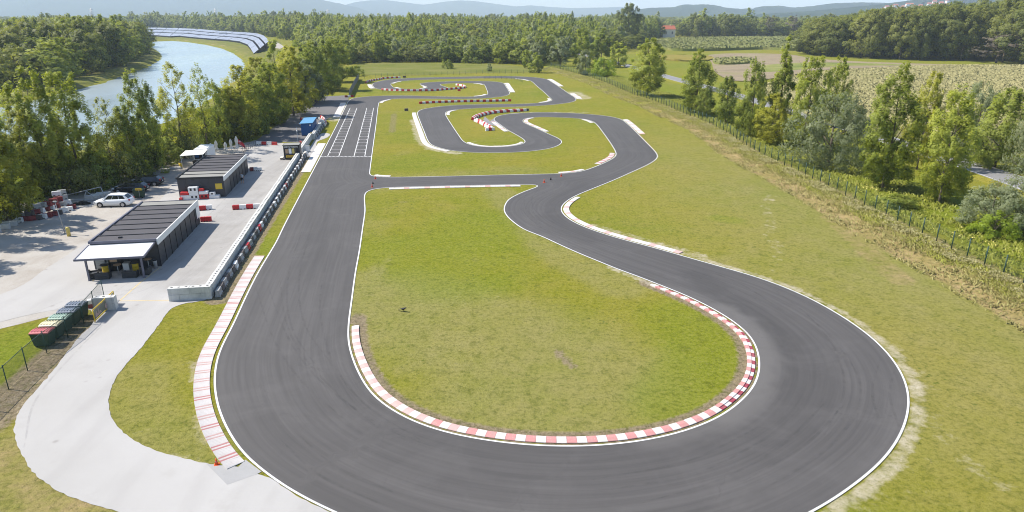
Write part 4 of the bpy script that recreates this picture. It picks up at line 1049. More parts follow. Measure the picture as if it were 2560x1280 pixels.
# left: the row between yard and canal
LT = [
 ('poplar_tree','poplar0',0,540,205,110,'tall poplar at the left picture edge half cut off'),
 ('poplar_tree','yellow0',20,560,285,120,'lower yellow-green tree at the left picture edge under the tall poplar'),
 ('poplar_tree','poplar1',128,485,163,125,'huge twin-topped poplar by the yard, its left crown'),
 ('poplar_tree','poplar2',205,470,166,115,'huge twin-topped poplar by the yard, its right crown'),
 ('poplar_tree','yellow1',90,500,270,100,'bushy yellow-green poplar leaning against the left of the twin-topped poplar'),
 ('willow_tree','sparse0',290,455,240,78,'pale airy young tree between the twin-topped poplar and the next green one'),
 ('poplar_tree','poplar1',374,432,170,88,'upright bright green poplar in the middle of the canal row'),
 ('poplar_tree','mid0',335,445,262,88,'olive bushy tree left of the upright bright green poplar'),
 ('poplar_tree','sparse0',462,396,152,108,'tall yellowish see-through poplar before the water'),
 ('poplar_tree','sparse1',520,376,156,74,'thin grey-green see-through poplar right beside the yellowish one'),
 ('poplar_tree','yellow1',590,352,212,84,'rounded golden-green tree above the white parasols'),
 ('poplar_tree','mid1',552,358,196,80,'darker narrow tree left of the golden-green one'),
 ('poplar_tree','yellow0',612,345,160,96,'yellow-green tall tree behind the golden-green rounded one'),
 ('poplar_tree','poplar0',648,330,186,92,'leafy green tree beside the pit road opposite the blue container'),
 ('poplar_tree','poplar2',688,312,150,92,'big green tree left of the pit road bend'),
 ('poplar_tree','yellow1',655,300,140,90,'yellow-green crown rising behind the pit road trees'),
 ('poplar_tree','yellow0',735,290,112,96,'large bright tree overhanging the pit road'),
 ('willow_tree','far_silver1',770,262,150,70,'silver-green willow in the row by the far pit road'),
 ('poplar_tree','poplar1',790,254,102,84,'tall full green tree near the dark gate of the pit road'),
 ('poplar_tree','mid0',822,226,98,78,'dark green tree at the end of the row by the screen fence'),
 ('poplar_tree','poplar2',845,205,92,70,'last green tree of the row at the meadow corner'),
 ('poplar_tree','far_light0',700,260,100,70,'light crown of the second row behind the pit road trees'),
 ('poplar_tree','far_mid2',760,225,92,70,'dark crown of the second row near the meadow'),
 ('willow_tree','far_silver0',805,190,96,70,'greyish crown of the second row at the meadow'),
]
LT += [('poplar_tree','poplar1',-130,600,190,150,'tall poplar just outside the left picture edge shading the yard'),('poplar_tree','mid0',-230,665,330,170,'rounded tree outside the left picture edge shading the access road')]
for nm, key, bx, by, ty, wd, lab in LT: ptree(nm, key, bx, by, ty, wd * 1.18, lab, 'tree')
SC = [(-40,556,440,150),(30,530,445,130),(110,486,410,120),(180,485,410,120),(245,470,385,110),(310,452,370,110),(365,432,350,100),(418,412,340,90),(462,395,318,80),(520,370,300,70),(600,350,290,70),(645,336,275,70),(690,310,255,70),(735,282,228,66),(780,254,200,60),(826,220,178,56),(70,500,370,120),(250,448,330,100),(150,465,330,110),(415,395,290,90),(500,362,270,80),(620,325,230,80),(570,345,250,80),(340,425,310,80)]
for i, (bx, by, ty, wd) in enumerate(SC):
    ptree('scrub_bush', ['scrub0', 'bush0', 'mid1', 'scrub0', 'bush1'][i % 5], bx, by, ty, wd, 'dark understorey bush in the thicket between the yard and the canal', 'shrub', 'bushes of the canal thicket')

# ------------------------------------------------------------------ woods: front rows tree by tree, the rest as one mass
def fill(px, spacing, ymax=1e9, jit=.35, seed=0):
    P = WL(px); r = np.random.default_rng(seed); x0, y0 = P.min(0); x1, y1 = P.max(0)
    X, Y = np.meshgrid(np.arange(x0, x1, spacing), np.arange(y0, min(y1, ymax), spacing * .87)); X[1::2] += spacing / 2
    q = np.column_stack([X.ravel(), Y.ravel()]); q += r.uniform(-jit, jit, q.shape) * spacing
    return q[inside(P, q)], P
def view_px(q): 
    zc = q[:, 1] * CT + CAM_H * ST; return 1280 + FPX * q[:, 0] / zc
def in_view(q, m=60): v = view_px(q); return (v > -m) & (v < 2560 + m)
WOODS = [
 # (outline px, spacing, individuals, kinds, height range, width, label, group)
 ([(868,162),(930,156),(1000,156),(1120,157),(1240,159),(1300,164),(1345,166),(1390,150),(1440,138),(1520,122),(1590,106),(1640,97),(1650,78),(1500,72),(1250,70),(1000,72),(860,80),(760,90),(740,112),(800,142)], 7.6, 95,
  ['far_mid0','far_light0','far_mid1','far_silver0','far_light1','far_mid2','far_oak0','far_silver1'], (14, 21), 9.5, 'tree at the front of the wood behind the meadow', 'trees edging the wood behind the meadow'),
 ([(-420,330),(-200,262),(0,240),(120,222),(235,196),(300,172),(345,150),(362,128),(366,112),(340,96),(200,84),(0,76),(-300,76),(-700,100)], 11, 72,
  ['far_oak0','far_oak1','far_mid0','far_oak2','far_light1','far_mid1'], (17, 23), 14, 'tree edging the wood across the canal', 'trees edging the wood across the canal'),
 ([(2012,142),(2060,141),(2110,143),(2200,149),(2300,151),(2440,152),(2560,158),(2800,170),(3000,180),(3000,108),(2560,98),(2300,98),(2090,104),(2020,118)], 13, 44,
  ['oak0','oak1','oak2','far_oak1','oak0'], (23, 31), 19, 'oak edging the wood above the pale field', 'oaks edging the wood above the field'),
 ([(1585,97),(1700,93.5),(1850,93),(2010,92.5),(2080,91),(2080,86),(1850,87),(1585,89)], 17, 34,
  ['far_oak0','far_oak1','far_oak2','far_mid0'], (17, 22), 19, 'tree of the belt beyond the far green field', 'trees of the belt beyond the far field'),
 ([(330,73),(450,74),(555,82),(600,85),(655,91),(700,99),(735,104),(760,90),(860,80),(860,68),(700,66),(330,66)], 21, 30,
  ['far_mid0','far_oak1','far_light0','far_oak0','far_mid1'], (16, 24), 15, 'tree behind the solar panels', 'trees behind the solar panels'),
]
LOOK = {'far_mid': 'mid-green narrow', 'far_light': 'yellow-green narrow', 'far_silver': 'silver-grey narrow', 'far_oak': 'dark broad', 'oak': 'dark round'}
mass = []
for wi, (px, sp, nind, kinds, hr, wd, lab, grp) in enumerate(WOODS):
    q, P = fill(px, sp, seed=wi); q = q[in_view(q)]
    # nearness to the front line (the part of the outline facing the camera) decides who shows
    order = np.argsort(np.hypot(q[:, 0], q[:, 1]) * (1.0 if wi in (1,) else 1.0))
    front = []; v = view_px(q); bins = {}
    for i in order:
        b = int(v[i] // 22); c = bins.get(b, 0)
        if c < (3 if wi != 3 else 2) and len(front) < nind: bins[b] = c + 1; front.append(i)
    fs = set(front)
    for i in range(len(q)):
        k = kinds[rng.integers(len(kinds))]; dq = np.hypot(*q[i]); H = rng.uniform(*hr) * (1 + .30 * math.sin(q[i][0] * .045 + wi) * math.sin(q[i][1] * .03 + 1) + (.28 if rng.random() < .10 and wi != 1 else 0)) * (.86 if wi == 1 else 1); Wd = wd * rng.uniform(.75, 1.25)
        if wi == 0: H = (10.5 + 6.0 * float(smooth01(np.array([dq]), 380, 640)[0])) * (1.4 if rng.random() < .07 else rng.uniform(.68, 1.22)) * (1 + .14 * math.sin(q[i][0] * .05))
        if wi == 2: H = float(np.interp(v[i], [2000, 2120, 2300, 2600], [19, 24, 29, 32])) * rng.uniform(.88, 1.1)
        if wi == 1: H *= .72 + .28 * smooth01(np.array([np.hypot(*q[i])]), 200, 420)[0]
        if wi == 3 and 1648 < v[i] < 1690: continue
        if i in fs:
            lk = LOOK[k[:-1]]; hh = 'taller' if H > sum(hr) / 2 else 'lower'
            tree('wood_tree' if wi != 2 else 'oak_tree', k, q[i], H, Wd, f'{hh} {lk} {lab}', 'tree', f'{hh} {lk} {grp}')
        else: mass.append((q[i][0], q[i][1], H * rng.uniform(.9, 1.1), Wd, k if not k.startswith('oak') else 'far_oak0'))
# single landmarks
ptree('oak_tree', 'oak1', 1568, 108, 8, 62, 'very big round tree rising above the wood right of the meadow')
ptree('bare_tree', 'brown0', 1925, 92, 38, 30, 'greyish half-bare tree in the far belt, left one of two')
ptree('bare_tree', 'brown0', 1978, 92, 36, 34, 'greyish half-bare tree in the far belt, right one of two')
ptree('bare_shrub', 'brown0', 2490, 158, 78, 110, 'brownish twiggy tree at the edge of the oak wood')
ptree('oak_tree', 'oak2', 2560, 160, 0, 150, 'massive oak at the right picture edge')
# plain covered with trees up to the hills
r_ = np.random.default_rng(5)
for lo, hi, sp, hgt in ((520, 950, 16, 15), (950, 1700, 26, 17), (1700, 3000, 46, 19)):
    X, Y = np.meshgrid(np.arange(-hi * .85, hi * .85, sp), np.arange(lo, hi, sp)); q = np.column_stack([X.ravel(), Y.ravel()]) + r_.uniform(-.4, .4, (X.size, 2)) * sp
    q = q[in_view(q, 30)]; v = view_px(q)
    keep = np.ones(len(q), bool)
    if lo < 900: keep &= (v < 1000) & (q[:, 1] > 780) | (v > 2150) | ((v > 900) & (v < 1600))
    elif lo < 1000: keep &= ~((v > 1560) & (v < 2150) & (q[:, 1] < 1150))
    keep &= ~inside(RIVER, q) & (r_.random(len(q)) < .85) & ~((v > 325) & (v < 720) & (q[:, 1] < 1600)); q = q[keep]
    dr, _ = dist_poly(q, RIVER, True); q = q[dr > 60]
    for p in q: mass.append((p[0], p[1], hgt * r_.uniform(.55, 1.0) * (1 + .35 * math.sin(p[0] * .021 + 2) * math.sin(p[1] * .013)) * (1.35 if r_.random() < .06 else 1), sp * r_.uniform(.8, 1.2), ['far_oak0', 'far_oak1', 'far_mid0', 'far_light1', 'far_oak2'][r_.integers(5)]))
def mass_wood(name, items):
    keys = sorted(set(i[4] for i in items)); me = bpy.data.meshes.new(name)
    me.vertices.add(len(items)); me.vertices.foreach_set('co', np.array([(i[0], i[1], -.3) for i in items], np.float32).ravel())
    at = me.attributes.new('kind_id', 'INT', 'POINT'); at.data.foreach_set('value', np.array([keys.index(i[4]) for i in items], np.int32))
    scl = []
    for i in items: _, _, h0, r0 = PROTO[i[4]]; s_ = i[3] / (2 * r0); scl.append((s_, s_, i[2] / h0))
    vset(me, 'scl', np.array(scl)); fset(me, 'rotz', rng.uniform(0, 6.28, len(items))); me.update()
    o = link(name, me); o['kind'] = 'stuff'
    ng = bpy.data.node_groups.new('wood_scatter', 'GeometryNodeTree')
    ng.interface.new_socket('Geometry', in_out='INPUT', socket_type='NodeSocketGeometry'); ng.interface.new_socket('Geometry', in_out='OUTPUT', socket_type='NodeSocketGeometry')
    N, L = ng.nodes, ng.links; gi = N.new('NodeGroupInput'); go = N.new('NodeGroupOutput'); jn = N.new('GeometryNodeJoinGeometry')
    def na(nm, t):
        a = N.new('GeometryNodeInputNamedAttribute'); a.data_type = t; a.inputs['Name'].default_value = nm; return a.outputs['Attribute']
    kd, sc_, rz = na('kind_id', 'INT'), na('scl', 'FLOAT_VECTOR'), na('rotz', 'FLOAT'); cx = N.new('ShaderNodeCombineXYZ'); L.new(rz, cx.inputs[2])
    for j, key in enumerate(keys):
        cmp_ = N.new('FunctionNodeCompare'); cmp_.data_type = 'INT'; cmp_.operation = 'EQUAL'; L.new(kd, cmp_.inputs[2]); cmp_.inputs[3].default_value = j
        src = next(ob for ob in COL.objects if ob.data == PROTO[key][0])
        oi = N.new('GeometryNodeObjectInfo'); oi.inputs['Object'].default_value = src; oi.inputs['As Instance'].default_value = True
        ip = N.new('GeometryNodeInstanceOnPoints'); L.new(gi.outputs[0], ip.inputs['Points']); L.new(cmp_.outputs['Result'], ip.inputs['Selection'])
        L.new(oi.outputs['Geometry'], ip.inputs['Instance']); L.new(cx.outputs[0], ip.inputs['Rotation']); L.new(sc_, ip.inputs['Scale']); L.new(ip.outputs[0], jn.inputs[0])
    L.new(jn.outputs[0], go.inputs[0]); md = o.modifiers.new('scatter', 'NODES'); md.node_group = ng
    return o
mass_wood('far_wood', mass)

# ------------------------------------------------------------------ fields and rough growth
def m_field(name, c0, c1, c2, sx=.25):
    k = NB(name); p = k.pos(); pr = k.pos((.02, .35, 1)); a = k.noise(.06, 5, .6, p); b = k.noise(1.0, 4, .6, pr); f = k.noise(1.6, 5, .75, p)
    c = k.ramp(a, [(.35, c0), (.5, c1), (.68, c2)]); c = k.mix(k.mr(b, .45, .7, 0, .45), c, tuple(x * .62 for x in c0)); c = k.mix(k.mr(f, .42, .68, 0, .5), c, tuple(x * .5 for x in c0))
    k.color(c, .85); k.rough(.95, .05); k.bump(f, .8, .25); return k.m
def field(name, px, mat, z=.06, h=0.0, step=5.0, cards=0, cmat=None, chh=1.0, cw=.5):
    C = Curve2(px, closed=True, ds=4, sig=3); 
    zf = None
    if h > 0:
        def zf(co): return h * .8 + .18 * np.sin(co[:, 0] * .9) * np.sin(co[:, 1] * .13) + rng.uniform(-.18, .18, len(co))
    def st(x0, x1, y0, y1):
        X, Y = np.meshgrid(np.arange(x0, x1, step), np.arange(y0, y1, step)); return np.column_stack([X.ravel(), Y.ravel()]) + rng.uniform(-.3, .3, (X.size, 2)) * step
    sheet(name, [C.P], mat, z, st if h > 0 else None, None, None, zf)
    if h > 0:
        vs = []; n = len(C.P)
        for p in C.P: vs += [(p[0], p[1], -.1), (p[0], p[1], h * .8)]
        fs = [(2*i, 2*((i+1) % n), 2*((i+1) % n)+1, 2*i+1) for i in range(n)]
        m2 = bpy.data.meshes.new('field_edge'); m2.from_pydata(vs, [], fs); m2.materials.append(mat); m2.update(); o = link('field_edge', m2); o['kind'] = 'structure'
    if cards:
        x0, y0 = C.P.min(0); x1, y1 = C.P.max(0); u = rng.random((cards * 6, 2)); q = np.column_stack([x0 + u[:, 0] * (x1 - x0), y0 + (y1 - y0) * u[:, 1] ** 1.35])
        q[:, 1] = np.where(rng.random(len(q)) < .7, np.round(q[:, 1] / 1.5) * 1.5, q[:, 1])
        q = q[inside(C.P, q)]; q = q[in_view(q, 40)][:cards]; upright_cards(name.replace('field', 'crop') if 'field' in name else name + '_blades', q, np.full(len(q), h * .55), chh, cw, cmat)
def upright_cards(name, q, z, hh, ww, mat, lean=.25, tint=None):
    n = len(q); a = rng.uniform(0, np.pi, n); s = rng.uniform(.6, 1.35, n); t = np.column_stack([np.cos(a), np.sin(a), np.zeros(n)]) * (ww * s)[:, None]
    base = np.column_stack([q, z]); upv = np.column_stack([rng.normal(0, lean, n), rng.normal(0, lean, n), np.ones(n)]) * (hh * s)[:, None]
    Q = np.stack([base - t * .35, base + t * .35, base + t * .5 + upv, base - t * .5 + upv * .92], 1)
    gn = np.cross(t, upv); gn /= np.linalg.norm(gn, axis=1)[:, None]; off = gn[:, None, :] * .006
    tt = rng.random(n) if tint is None else tint
    Q = np.concatenate([Q + off, Q[:, ::-1] - off]); tt = np.concatenate([tt, tt])          # a leaf has two faces
    me = quads_mesh(name, Q, mat, {'tint': tt})
    sn = np.column_stack([rng.normal(-.25, .35, n), rng.normal(0, .35, n), np.ones(n)]); sn /= np.linalg.norm(sn, axis=1)[:, None]
    me.normals_split_custom_set_from_vertices(np.repeat(np.concatenate([sn, sn]), 4, 0).astype(np.float32))
    o = link(name, me); o['kind'] = 'stuff'; return o
MT['f_corn'] = m_field('pale_corn', (.28, .28, .10), (.38, .35, .16), (.45, .40, .21))
MT['f_green'] = m_field('green_corn', (.16, .20, .05), (.25, .27, .075), (.33, .31, .12))
MT['f_soil'] = m_field('stubble_soil', (.29, .235, .155), (.35, .28, .19), (.30, .27, .13))
MT['f_gold'] = m_field('golden_crop', (.26, .22, .05), (.31, .25, .06), (.24, .23, .06))
MT['f_mead'] = m_field('back_meadow', (.16, .18, .035), (.20, .21, .05), (.25, .235, .08))
field('corn_field', [(2130,330),(2000,285),(1900,240),(1960,205),(2060,188),(2250,176),(2420,171),(2560,172),(2900,190),(3000,300),(2760,420),(2600,400),(2480,372)], MT['f_corn'], h=2.1, step=6, cards=80000, cmat=MT['corn'], chh=.75, cw=.34)
field('corn_field', [(1655,101),(1800,97),(2000,96),(2020,110),(2030,122),(1980,127),(1900,124),(1800,127),(1700,128),(1650,120)], MT['f_green'], h=2.2, step=12, cards=16000, cmat=MT['corn_green'], chh=1.3, cw=1.0)
field('soil_strip', [(1785,136),(1850,134),(1960,136),(2030,146),(2100,152),(2300,160),(2560,166),(2560,170),(2300,168),(2060,176),(1940,196),(1850,205),(1800,190),(1780,160)], MT['f_soil'], z=.22)
field('green_strip', [(1790,152),(1850,149),(1880,152),(1870,160),(1800,163)], MT['f_green'], h=1.3, step=6, cards=900, cmat=MT['corn_green'], chh=1.0, cw=.9)
field('grass_strip', [(1900,166),(2000,158),(2120,158),(2280,164),(2100,166),(1990,176),(1900,182)], MT['f_green'], z=.26)
field('gold_strip', [(1655,140),(1712,139),(1770,142),(1772,152),(1712,154),(1660,150)], MT['f_gold'], h=.8, step=6)
field('back_meadow', [(905,186),(880,170),(930,158),(1120,159),(1250,161),(1320,170),(1345,180),(1250,182),(1140,184),(1020,189)], MT['f_mead'], z=.05)

# weeds on the bank along the fence, white-flowered by the wire, and rank green beyond it
def along(C, n, u0, u1, o0, o1, pw=1.0):
    u = u0 + (u1 - u0) * rng.random(n) ** pw; q = []
    for uu, oo in zip(u, rng.uniform(o0, o1, n)):
        p, nn = C.at(uu); q.append(p + nn * oo * FSIGN)
    return np.array(q)
def patchy(q, sc, thr):
    f = np.sin(q[:, 0] * sc + 1.3) * np.sin(q[:, 1] * sc * .8 + .4) + .6 * np.sin(q[:, 0] * sc * 2.3 + q[:, 1] * sc * 1.7); return q[(f + rng.normal(0, .5, len(q))) > thr]
LF = CF.L
def zs(q): return np.array([0.0] * len(q)) + .75 * smooth01(_sd(q), -5.5, -.5) - .25 * smooth01(_sd(q), 1, 6)
def _sd(q):
    d, s_ = dist_poly(q, CF.P[::4]); i = np.clip((s_ / CF.L * (len(CF.P) - 1)).astype(int), 0, len(CF.P) - 1)
    return d * np.sign(((q - CF.P[i]) * CF.N[i]).sum(1)) * FSIGN
q = patchy(along(CF, 30000, 0, LF, -3.6, -.15, .8), .5, -.5); upright_cards('weeds', q, zs(q), .26, .07, MT['weed'], .7)
q = patchy(along(CF, 24000, 0, LF, -3.0, -.1, .8), .6, -.4); upright_cards('green_weeds', q, zs(q), .26, .07, MT['weed_green'], .7)
q = patchy(along(CF, 16000, 0, LF, -6.3, -3.0, .8), .5, -.2); upright_cards('dry_grass', q, zs(q), .22, .10, MT['weed'], .9, rng.uniform(.5, 1, len(q)))
q = patchy(along(CF, 38000, 0, LF, .7, 13, .8), .4, -.7); upright_cards('rank_grass', q, zs(q), .30, .14, MT['weed_green'], .5)
q = patchy(along(CF, 16000, LF * .5, LF, -2.2, -.2, .7), .8, .1); upright_cards('white_flowers', q, zs(q) + .26, .11, .09, MT['corn'], 1.2, rng.uniform(.7, 1, len(q)))
q = patchy(along(CF, 1500, LF * .6, LF, 1.5, 6, .8), .3, .9); upright_cards('yellow_flowers', q, zs(q) + .45, .09, .09, MT['yellow_pale'], 1.2)
# ------------------------------------------------------------------ built things: the pit side
U_ANG = math.atan((972 - 1280) / (FPX / CT))          # heading of the main straight
UV_ = Vector((math.sin(U_ANG), math.cos(U_ANG), 0)); VV_ = Vector((math.cos(U_ANG), -math.sin(U_ANG), 0))
RZ = -U_ANG                                             # rotation that carries local +y onto the straight
def part(mb, name, mats, parent, loc=(0, 0, 0), rz=0.0): return mb.build(name, mats, parent, loc, rz)

def text_obj(name, s, size, mat, parent, loc, rot, sx=1.0, ext=.004):
    c = bpy.data.curves.new(name, 'FONT'); c.body = s; c.size = size; c.extrude = ext; c.align_x = 'CENTER'; c.align_y = 'CENTER'; c.offset = size * .018
    o = bpy.data.objects.new(name, c); COL.objects.link(o); c.materials.append(mat); o.location = loc; o.rotation_euler = rot; o.scale = (sx, 1, 1)
    me = bpy.data.meshes.new_from_object(o.evaluated_get(bpy.context.evaluated_depsgraph_get())); bpy.data.objects.remove(o)
    o = link(name, me, parent, loc); o.rotation_euler = rot; o.scale = (sx, 1, 1); return o

def garage(base, width, length, height, bays, awn_front, awn_back, label, plain):
    """flat-roofed pit garage. local origin: front right corner, x to the left is negative, y along the straight"""
    r = empty('garage_building', base, RZ, label, 'building', 'pit garages')
    Wd, L, H = width, length, height
    mb = MB(); mb.box(-Wd, -.06, 0.06, L - .06, 0, H - .05); part(mb, 'wall', MT['anthracite'], r)
    mb = MB()                                                    # front cladding sheets, each its own
    n = 6
    for i in range(n):
        m2 = MB(); x0 = -Wd + (Wd) * i / n; m2.box(x0 + .015, x0 + Wd / n - .015, 0.0, .058, .02, H - .02); part(m2, 'wall_panel', MT['anthracite'], r)
    bay = (L - plain) / bays
    if plain > 0:
        k = max(1, int(plain / 1.3))
        for i in range(k):
            m2 = MB(); m2.box(-.058, 0, .06 + plain * i / k + .01, .06 + plain * (i + 1) / k - .01, .02, H - .55); part(m2, 'wall_panel', MT['anthracite2'], r)
    for i in range(bays):
        y0 = plain + bay * i; m2 = MB(); m2.box(-.055, -.01, y0 + .1, y0 + bay - .06, .03, H - .56)
        for j in range(7): yy = y0 + .16 + (bay - .3) * j / 7; m2.box(-.012, .006, yy, yy + (bay - .3) / 7 * .55, .05, H - .6)
        part(m2, 'garage_door', MT['anthracite2'], r)
        m2 = MB(); m2.box(-.03, .05, y0 - .05, y0 + .08, 0, H - .5); part(m2, 'door_post', MT['black'], r)
    m2 = MB(); m2.box(-.02, .09, -.02, L + .02, H - .55, H + .08); part(m2, 'fascia', MT['white'], r)
    for i in range(1, 3):                                        # black parapet flashing
        pass
    m2 = MB(); m2.box(-Wd - .12, -Wd + .06, -.05, L + .05, H - .12, H + .14); m2.box(-Wd + .06, -.02, -.06, .05, H - .16, H + .10); m2.box(-Wd + .06, -.02, L - .05, L + .06, H - .16, H + .10)
    part(m2, 'parapet', MT['black'] if not awn_front else MT['frame_grey'], r)
    nr = 8
    for i in range(nr):                                          # roof sheets lying like shallow steps, each with a shaded lap
        y0 = .05 + (L - .1) * i / nr; y1 = .05 + (L - .1) * (i + 1) / nr; m2 = MB()
        dz = .11
        m2.prism([(y0, H - .02), (y1, H - .02), (y1 - .0, H + .01), (y0, H + dz)] if False else [(y0, H - .06), (y1 - .03, H - .06), (y1 - .03, H - .055 + .09), (y0, H - .03)], -Wd + .07, -.03, 0, 'x')
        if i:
            m4 = MB(); m4.box(-Wd + .07, -.03, y0 - .07, y0 + .07, H - .02, H + .10); part(m4, 'roof_rib_shadow', MT['black'], r)  # low ribs in black, their cast shadow lines put into the colour
        light = (i >= nr - 1) if awn_front else (i < 2)
        part(m2, 'roof_panel', MT['roof_light'] if light else MT['roof_dark'], r)
    if awn_front or awn_back:
        ya, yb, s = (0.0, -3.5, -1) if awn_front else (L, L + 3.0, 1)
        zt = H - .25; zl = H - .55
        m2 = MB(); e = .10
        x0, x1 = -Wd - .05, -.25
        m2.add([(x0, ya, zt), (x1, ya, zt), (x1, yb, zl), (x0, yb, zl), (x0, ya, zt - .05), (x1, ya, zt - .05), (x1, yb, zl - .05), (x0, yb, zl - .05)],
               [(0, 1, 2, 3) if s > 0 else (3, 2, 1, 0), (7, 6, 5, 4) if s > 0 else (4, 5, 6, 7), (0, 3, 7, 4), (1, 2, 6, 5)])
        aw = part(m2, 'awning', MT['white'], r)
        for i in range(7):                                       # standing seams
            m3 = MB(); f = (i + .5) / 7; xx = x0 + (x1 - x0) * f; y2 = ya + (yb - ya) * .02; y3 = ya + (yb - ya) * .98
            m3.add([(xx, y2, zt + .02), (xx + .03, y2, zt + .02), (xx + .03, y3, zl + .02), (xx, y3, zl + .02)], [(0, 1, 2, 3) if s > 0 else (3, 2, 1, 0)]); m3.mesh
            part(m3, 'seam', MT['white'], aw)
        m2 = MB(); ylo, yhi = min(yb, yb + s * .12), max(yb, yb + s * .12)
        m2.box(x0 - .1, x1 + .1, ylo, yhi, zl - .14, zl + .05)
        for xx in (x0 - .1, x1): 
            m2.add([(xx, ya, zt - .1), (xx + .1, ya, zt - .1), (xx + .1, yb, zl - .14), (xx, yb, zl - .14), (xx, ya, zt + .04), (xx + .1, ya, zt + .04), (xx + .1, yb, zl + .05), (xx, yb, zl + .05)],
                   [(0, 3, 2, 1), (4, 5, 6, 7), (0, 4, 7, 3), (1, 2, 6, 5)] if s > 0 else [(0, 1, 2, 3), (7, 6, 5, 4), (3, 7, 4, 0), (5, 6, 2, 1)])
        part(m2, 'awning_frame', MT['frame_grey'], r)
        for xx in (x0 + .75, x1 - .35):
            m2 = MB(); m2.box(xx - .08, xx + .08, yb - s * .3 - .08, yb - s * .3 + .08, 0, zl - .05); m2.box(xx - .14, xx + .14, yb - s * .3 - .14, yb - s * .3 + .14, 0, .03); part(m2, 'post', MT['frame_grey'], r)
    return r
def m_roof(name, c):
    k = NB(name); p = k.pos(); a = k.noise(.6, 5, .6, p); f = k.noise(20, 3, .7, p)
    cc = k.mix(a, tuple(x * .85 for x in c), tuple(x * 1.12 for x in c)); cc = k.mix(k.mr(f, .4, .7, 0, .2), cc, tuple(x * .7 for x in c)); k.color(cc); k.rough(.8, .2); return k.m
MT['roof_dark'] = m_roof('roof_felt', (.082, .078, .084)); MT['roof_light'] = m_roof('roof_felt_pale', (.25, .245, .225))
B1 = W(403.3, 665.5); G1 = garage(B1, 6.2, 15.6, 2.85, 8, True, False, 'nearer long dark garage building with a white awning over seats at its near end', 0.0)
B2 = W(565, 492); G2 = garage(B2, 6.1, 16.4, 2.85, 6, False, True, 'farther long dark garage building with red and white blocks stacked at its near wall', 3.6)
def loc1(x, y, z=0.0): return B1 + VV_ * x + UV_ * y + Vector((0, 0, z))
def loc2(x, y, z=0.0): return B2 + VV_ * x + UV_ * y + Vector((0, 0, z))
# glazed side return of the nearer garage
m2 = MB(); m2.box(.06, .10, 14.2, 15.55, .9, 2.25); part(m2, 'window', MT['white_plastic'], G1)
m2 = MB(); m2.box(-3.9, -3.6, 1.0, 1.3, 2.86, 2.98); part(m2, 'roof_vent', MT['black'], G1)
for lb, lc in (('yellow notice board with printed rows on the farther garage wall', loc2(-.75, -.03, 1.55)),):
    s_ = empty('notice_sign', lc, RZ, lb, 'sign'); m2 = MB(); m2.box(-.45, .45, -.03, .0, -.4, .4); part(m2, 'board', MT['yellow'], s_)
    for i in range(5):
        m2 = MB(); zz = .28 - i * .13; m2.box(-.36, -.36 + [.6, .72, .5, .68, .4][i], -.036, -.031, zz, zz + .035); part(m2, 'print_line', MT['yellow_pale'], s_)
# furniture under the awning
def drum_table(loc, label):
    t = empty('drum_table', loc, RZ, label, 'table', 'yellow drum tables')
    m2 = MB(); m2.lathe([(.29, 0), (.29, .26), (.305, .28), (.29, .30), (.29, .56), (.305, .58), (.29, .6), (.29, .85)], 16); part(m2, 'drum', MT['drum'], t)
    m2 = MB(); m2.cyl((0, 0), .42, .85, .92, 18); part(m2, 'table_top', MT['seat_dark'], t)
drum_table(loc1(-4.75, -1.2), 'yellow oil drum table with a dark round top, left one under the awning')
drum_table(loc1(-2.05, -1.0), 'yellow oil drum table with a dark round top, right one under the awning')
def sofa(loc, rz, w_, label):
    s_ = empty('lounge_seat', loc, rz, label, 'armchair', 'charcoal seats under the awning')
    m2 = MB(); m2.box(-w_ / 2, w_ / 2, -.4, .4, .05, .38, bev=.03); part(m2, 'base', MT['seat_dark'], s_)
    m2 = MB(); m2.box(-w_ / 2 + .14, w_ / 2 - .14, -.24, .38, .38, .48, bev=.03); part(m2, 'cushion', MT['anthracite2'], s_)
    m2 = MB(); m2.box(-w_ / 2, w_ / 2, -.4, -.25, .38, .72, bev=.03); part(m2, 'backrest', MT['seat_dark'], s_)
    for sx in (-1, 1):
        m2 = MB(); m2.box(sx * w_ / 2 - (.13 if sx > 0 else 0), sx * w_ / 2 + (0 if sx > 0 else .13), -.25, .4, .38, .6, bev=.02); part(m2, 'armrest', MT['seat_dark'], s_)
sofa(loc1(-4.4, -2.75), RZ, 1.25, 'charcoal lounge seat with its back to the yard, left of the bar table')
sofa(loc1(-5.45, -2.35), RZ - R(75), 1.1, 'charcoal lounge seat turned sideways beside the left awning post')
sofa(loc1(-1.95, -2.75), RZ, 1.3, 'charcoal lounge seat with its back to the yard, beside the right awning post')
sofa(loc1(-.75, -2.1), RZ + R(90), 1.0, 'dark lounge seat in the shade right of the right awning post')
def bar_table(loc, label):
    t = empty('bar_table', loc, RZ, label, 'table', 'round bar tables')
    m2 = MB(); m2.cyl((0, 0), .36, 1.07, 1.11, 18); part(m2, 'table_top', MT['wood'], t)
    m2 = MB(); m2.cyl((0, 0), .035, .03, 1.07, 10); part(m2, 'stem', MT['steel'], t)
    m2 = MB(); m2.lathe([(.26, 0), (.25, .02), (.05, .05)], 16); part(m2, 'foot', MT['steel'], t)
bar_table(loc1(-3.3, -2.0), 'round wooden bar table on a steel stem between the lounge seats')
bar_table(loc1(-.9, -.75), 'round wooden bar table standing in shade by the dark wall')
v = empty('vending_machine', loc1(-5.1, -.48), RZ, 'grey vending machine with snack shelves under the awning', 'vending machine')
m2 = MB(); m2.box(-.55, .55, -.42, .40, .05, 1.95, bev=.02); part(m2, 'cabinet', MT['grey_plastic'], v)
m2 = MB(); m2.box(-.48, .25, -.44, -.425, .55, 1.85); part(m2, 'window', MT['vend'], v)
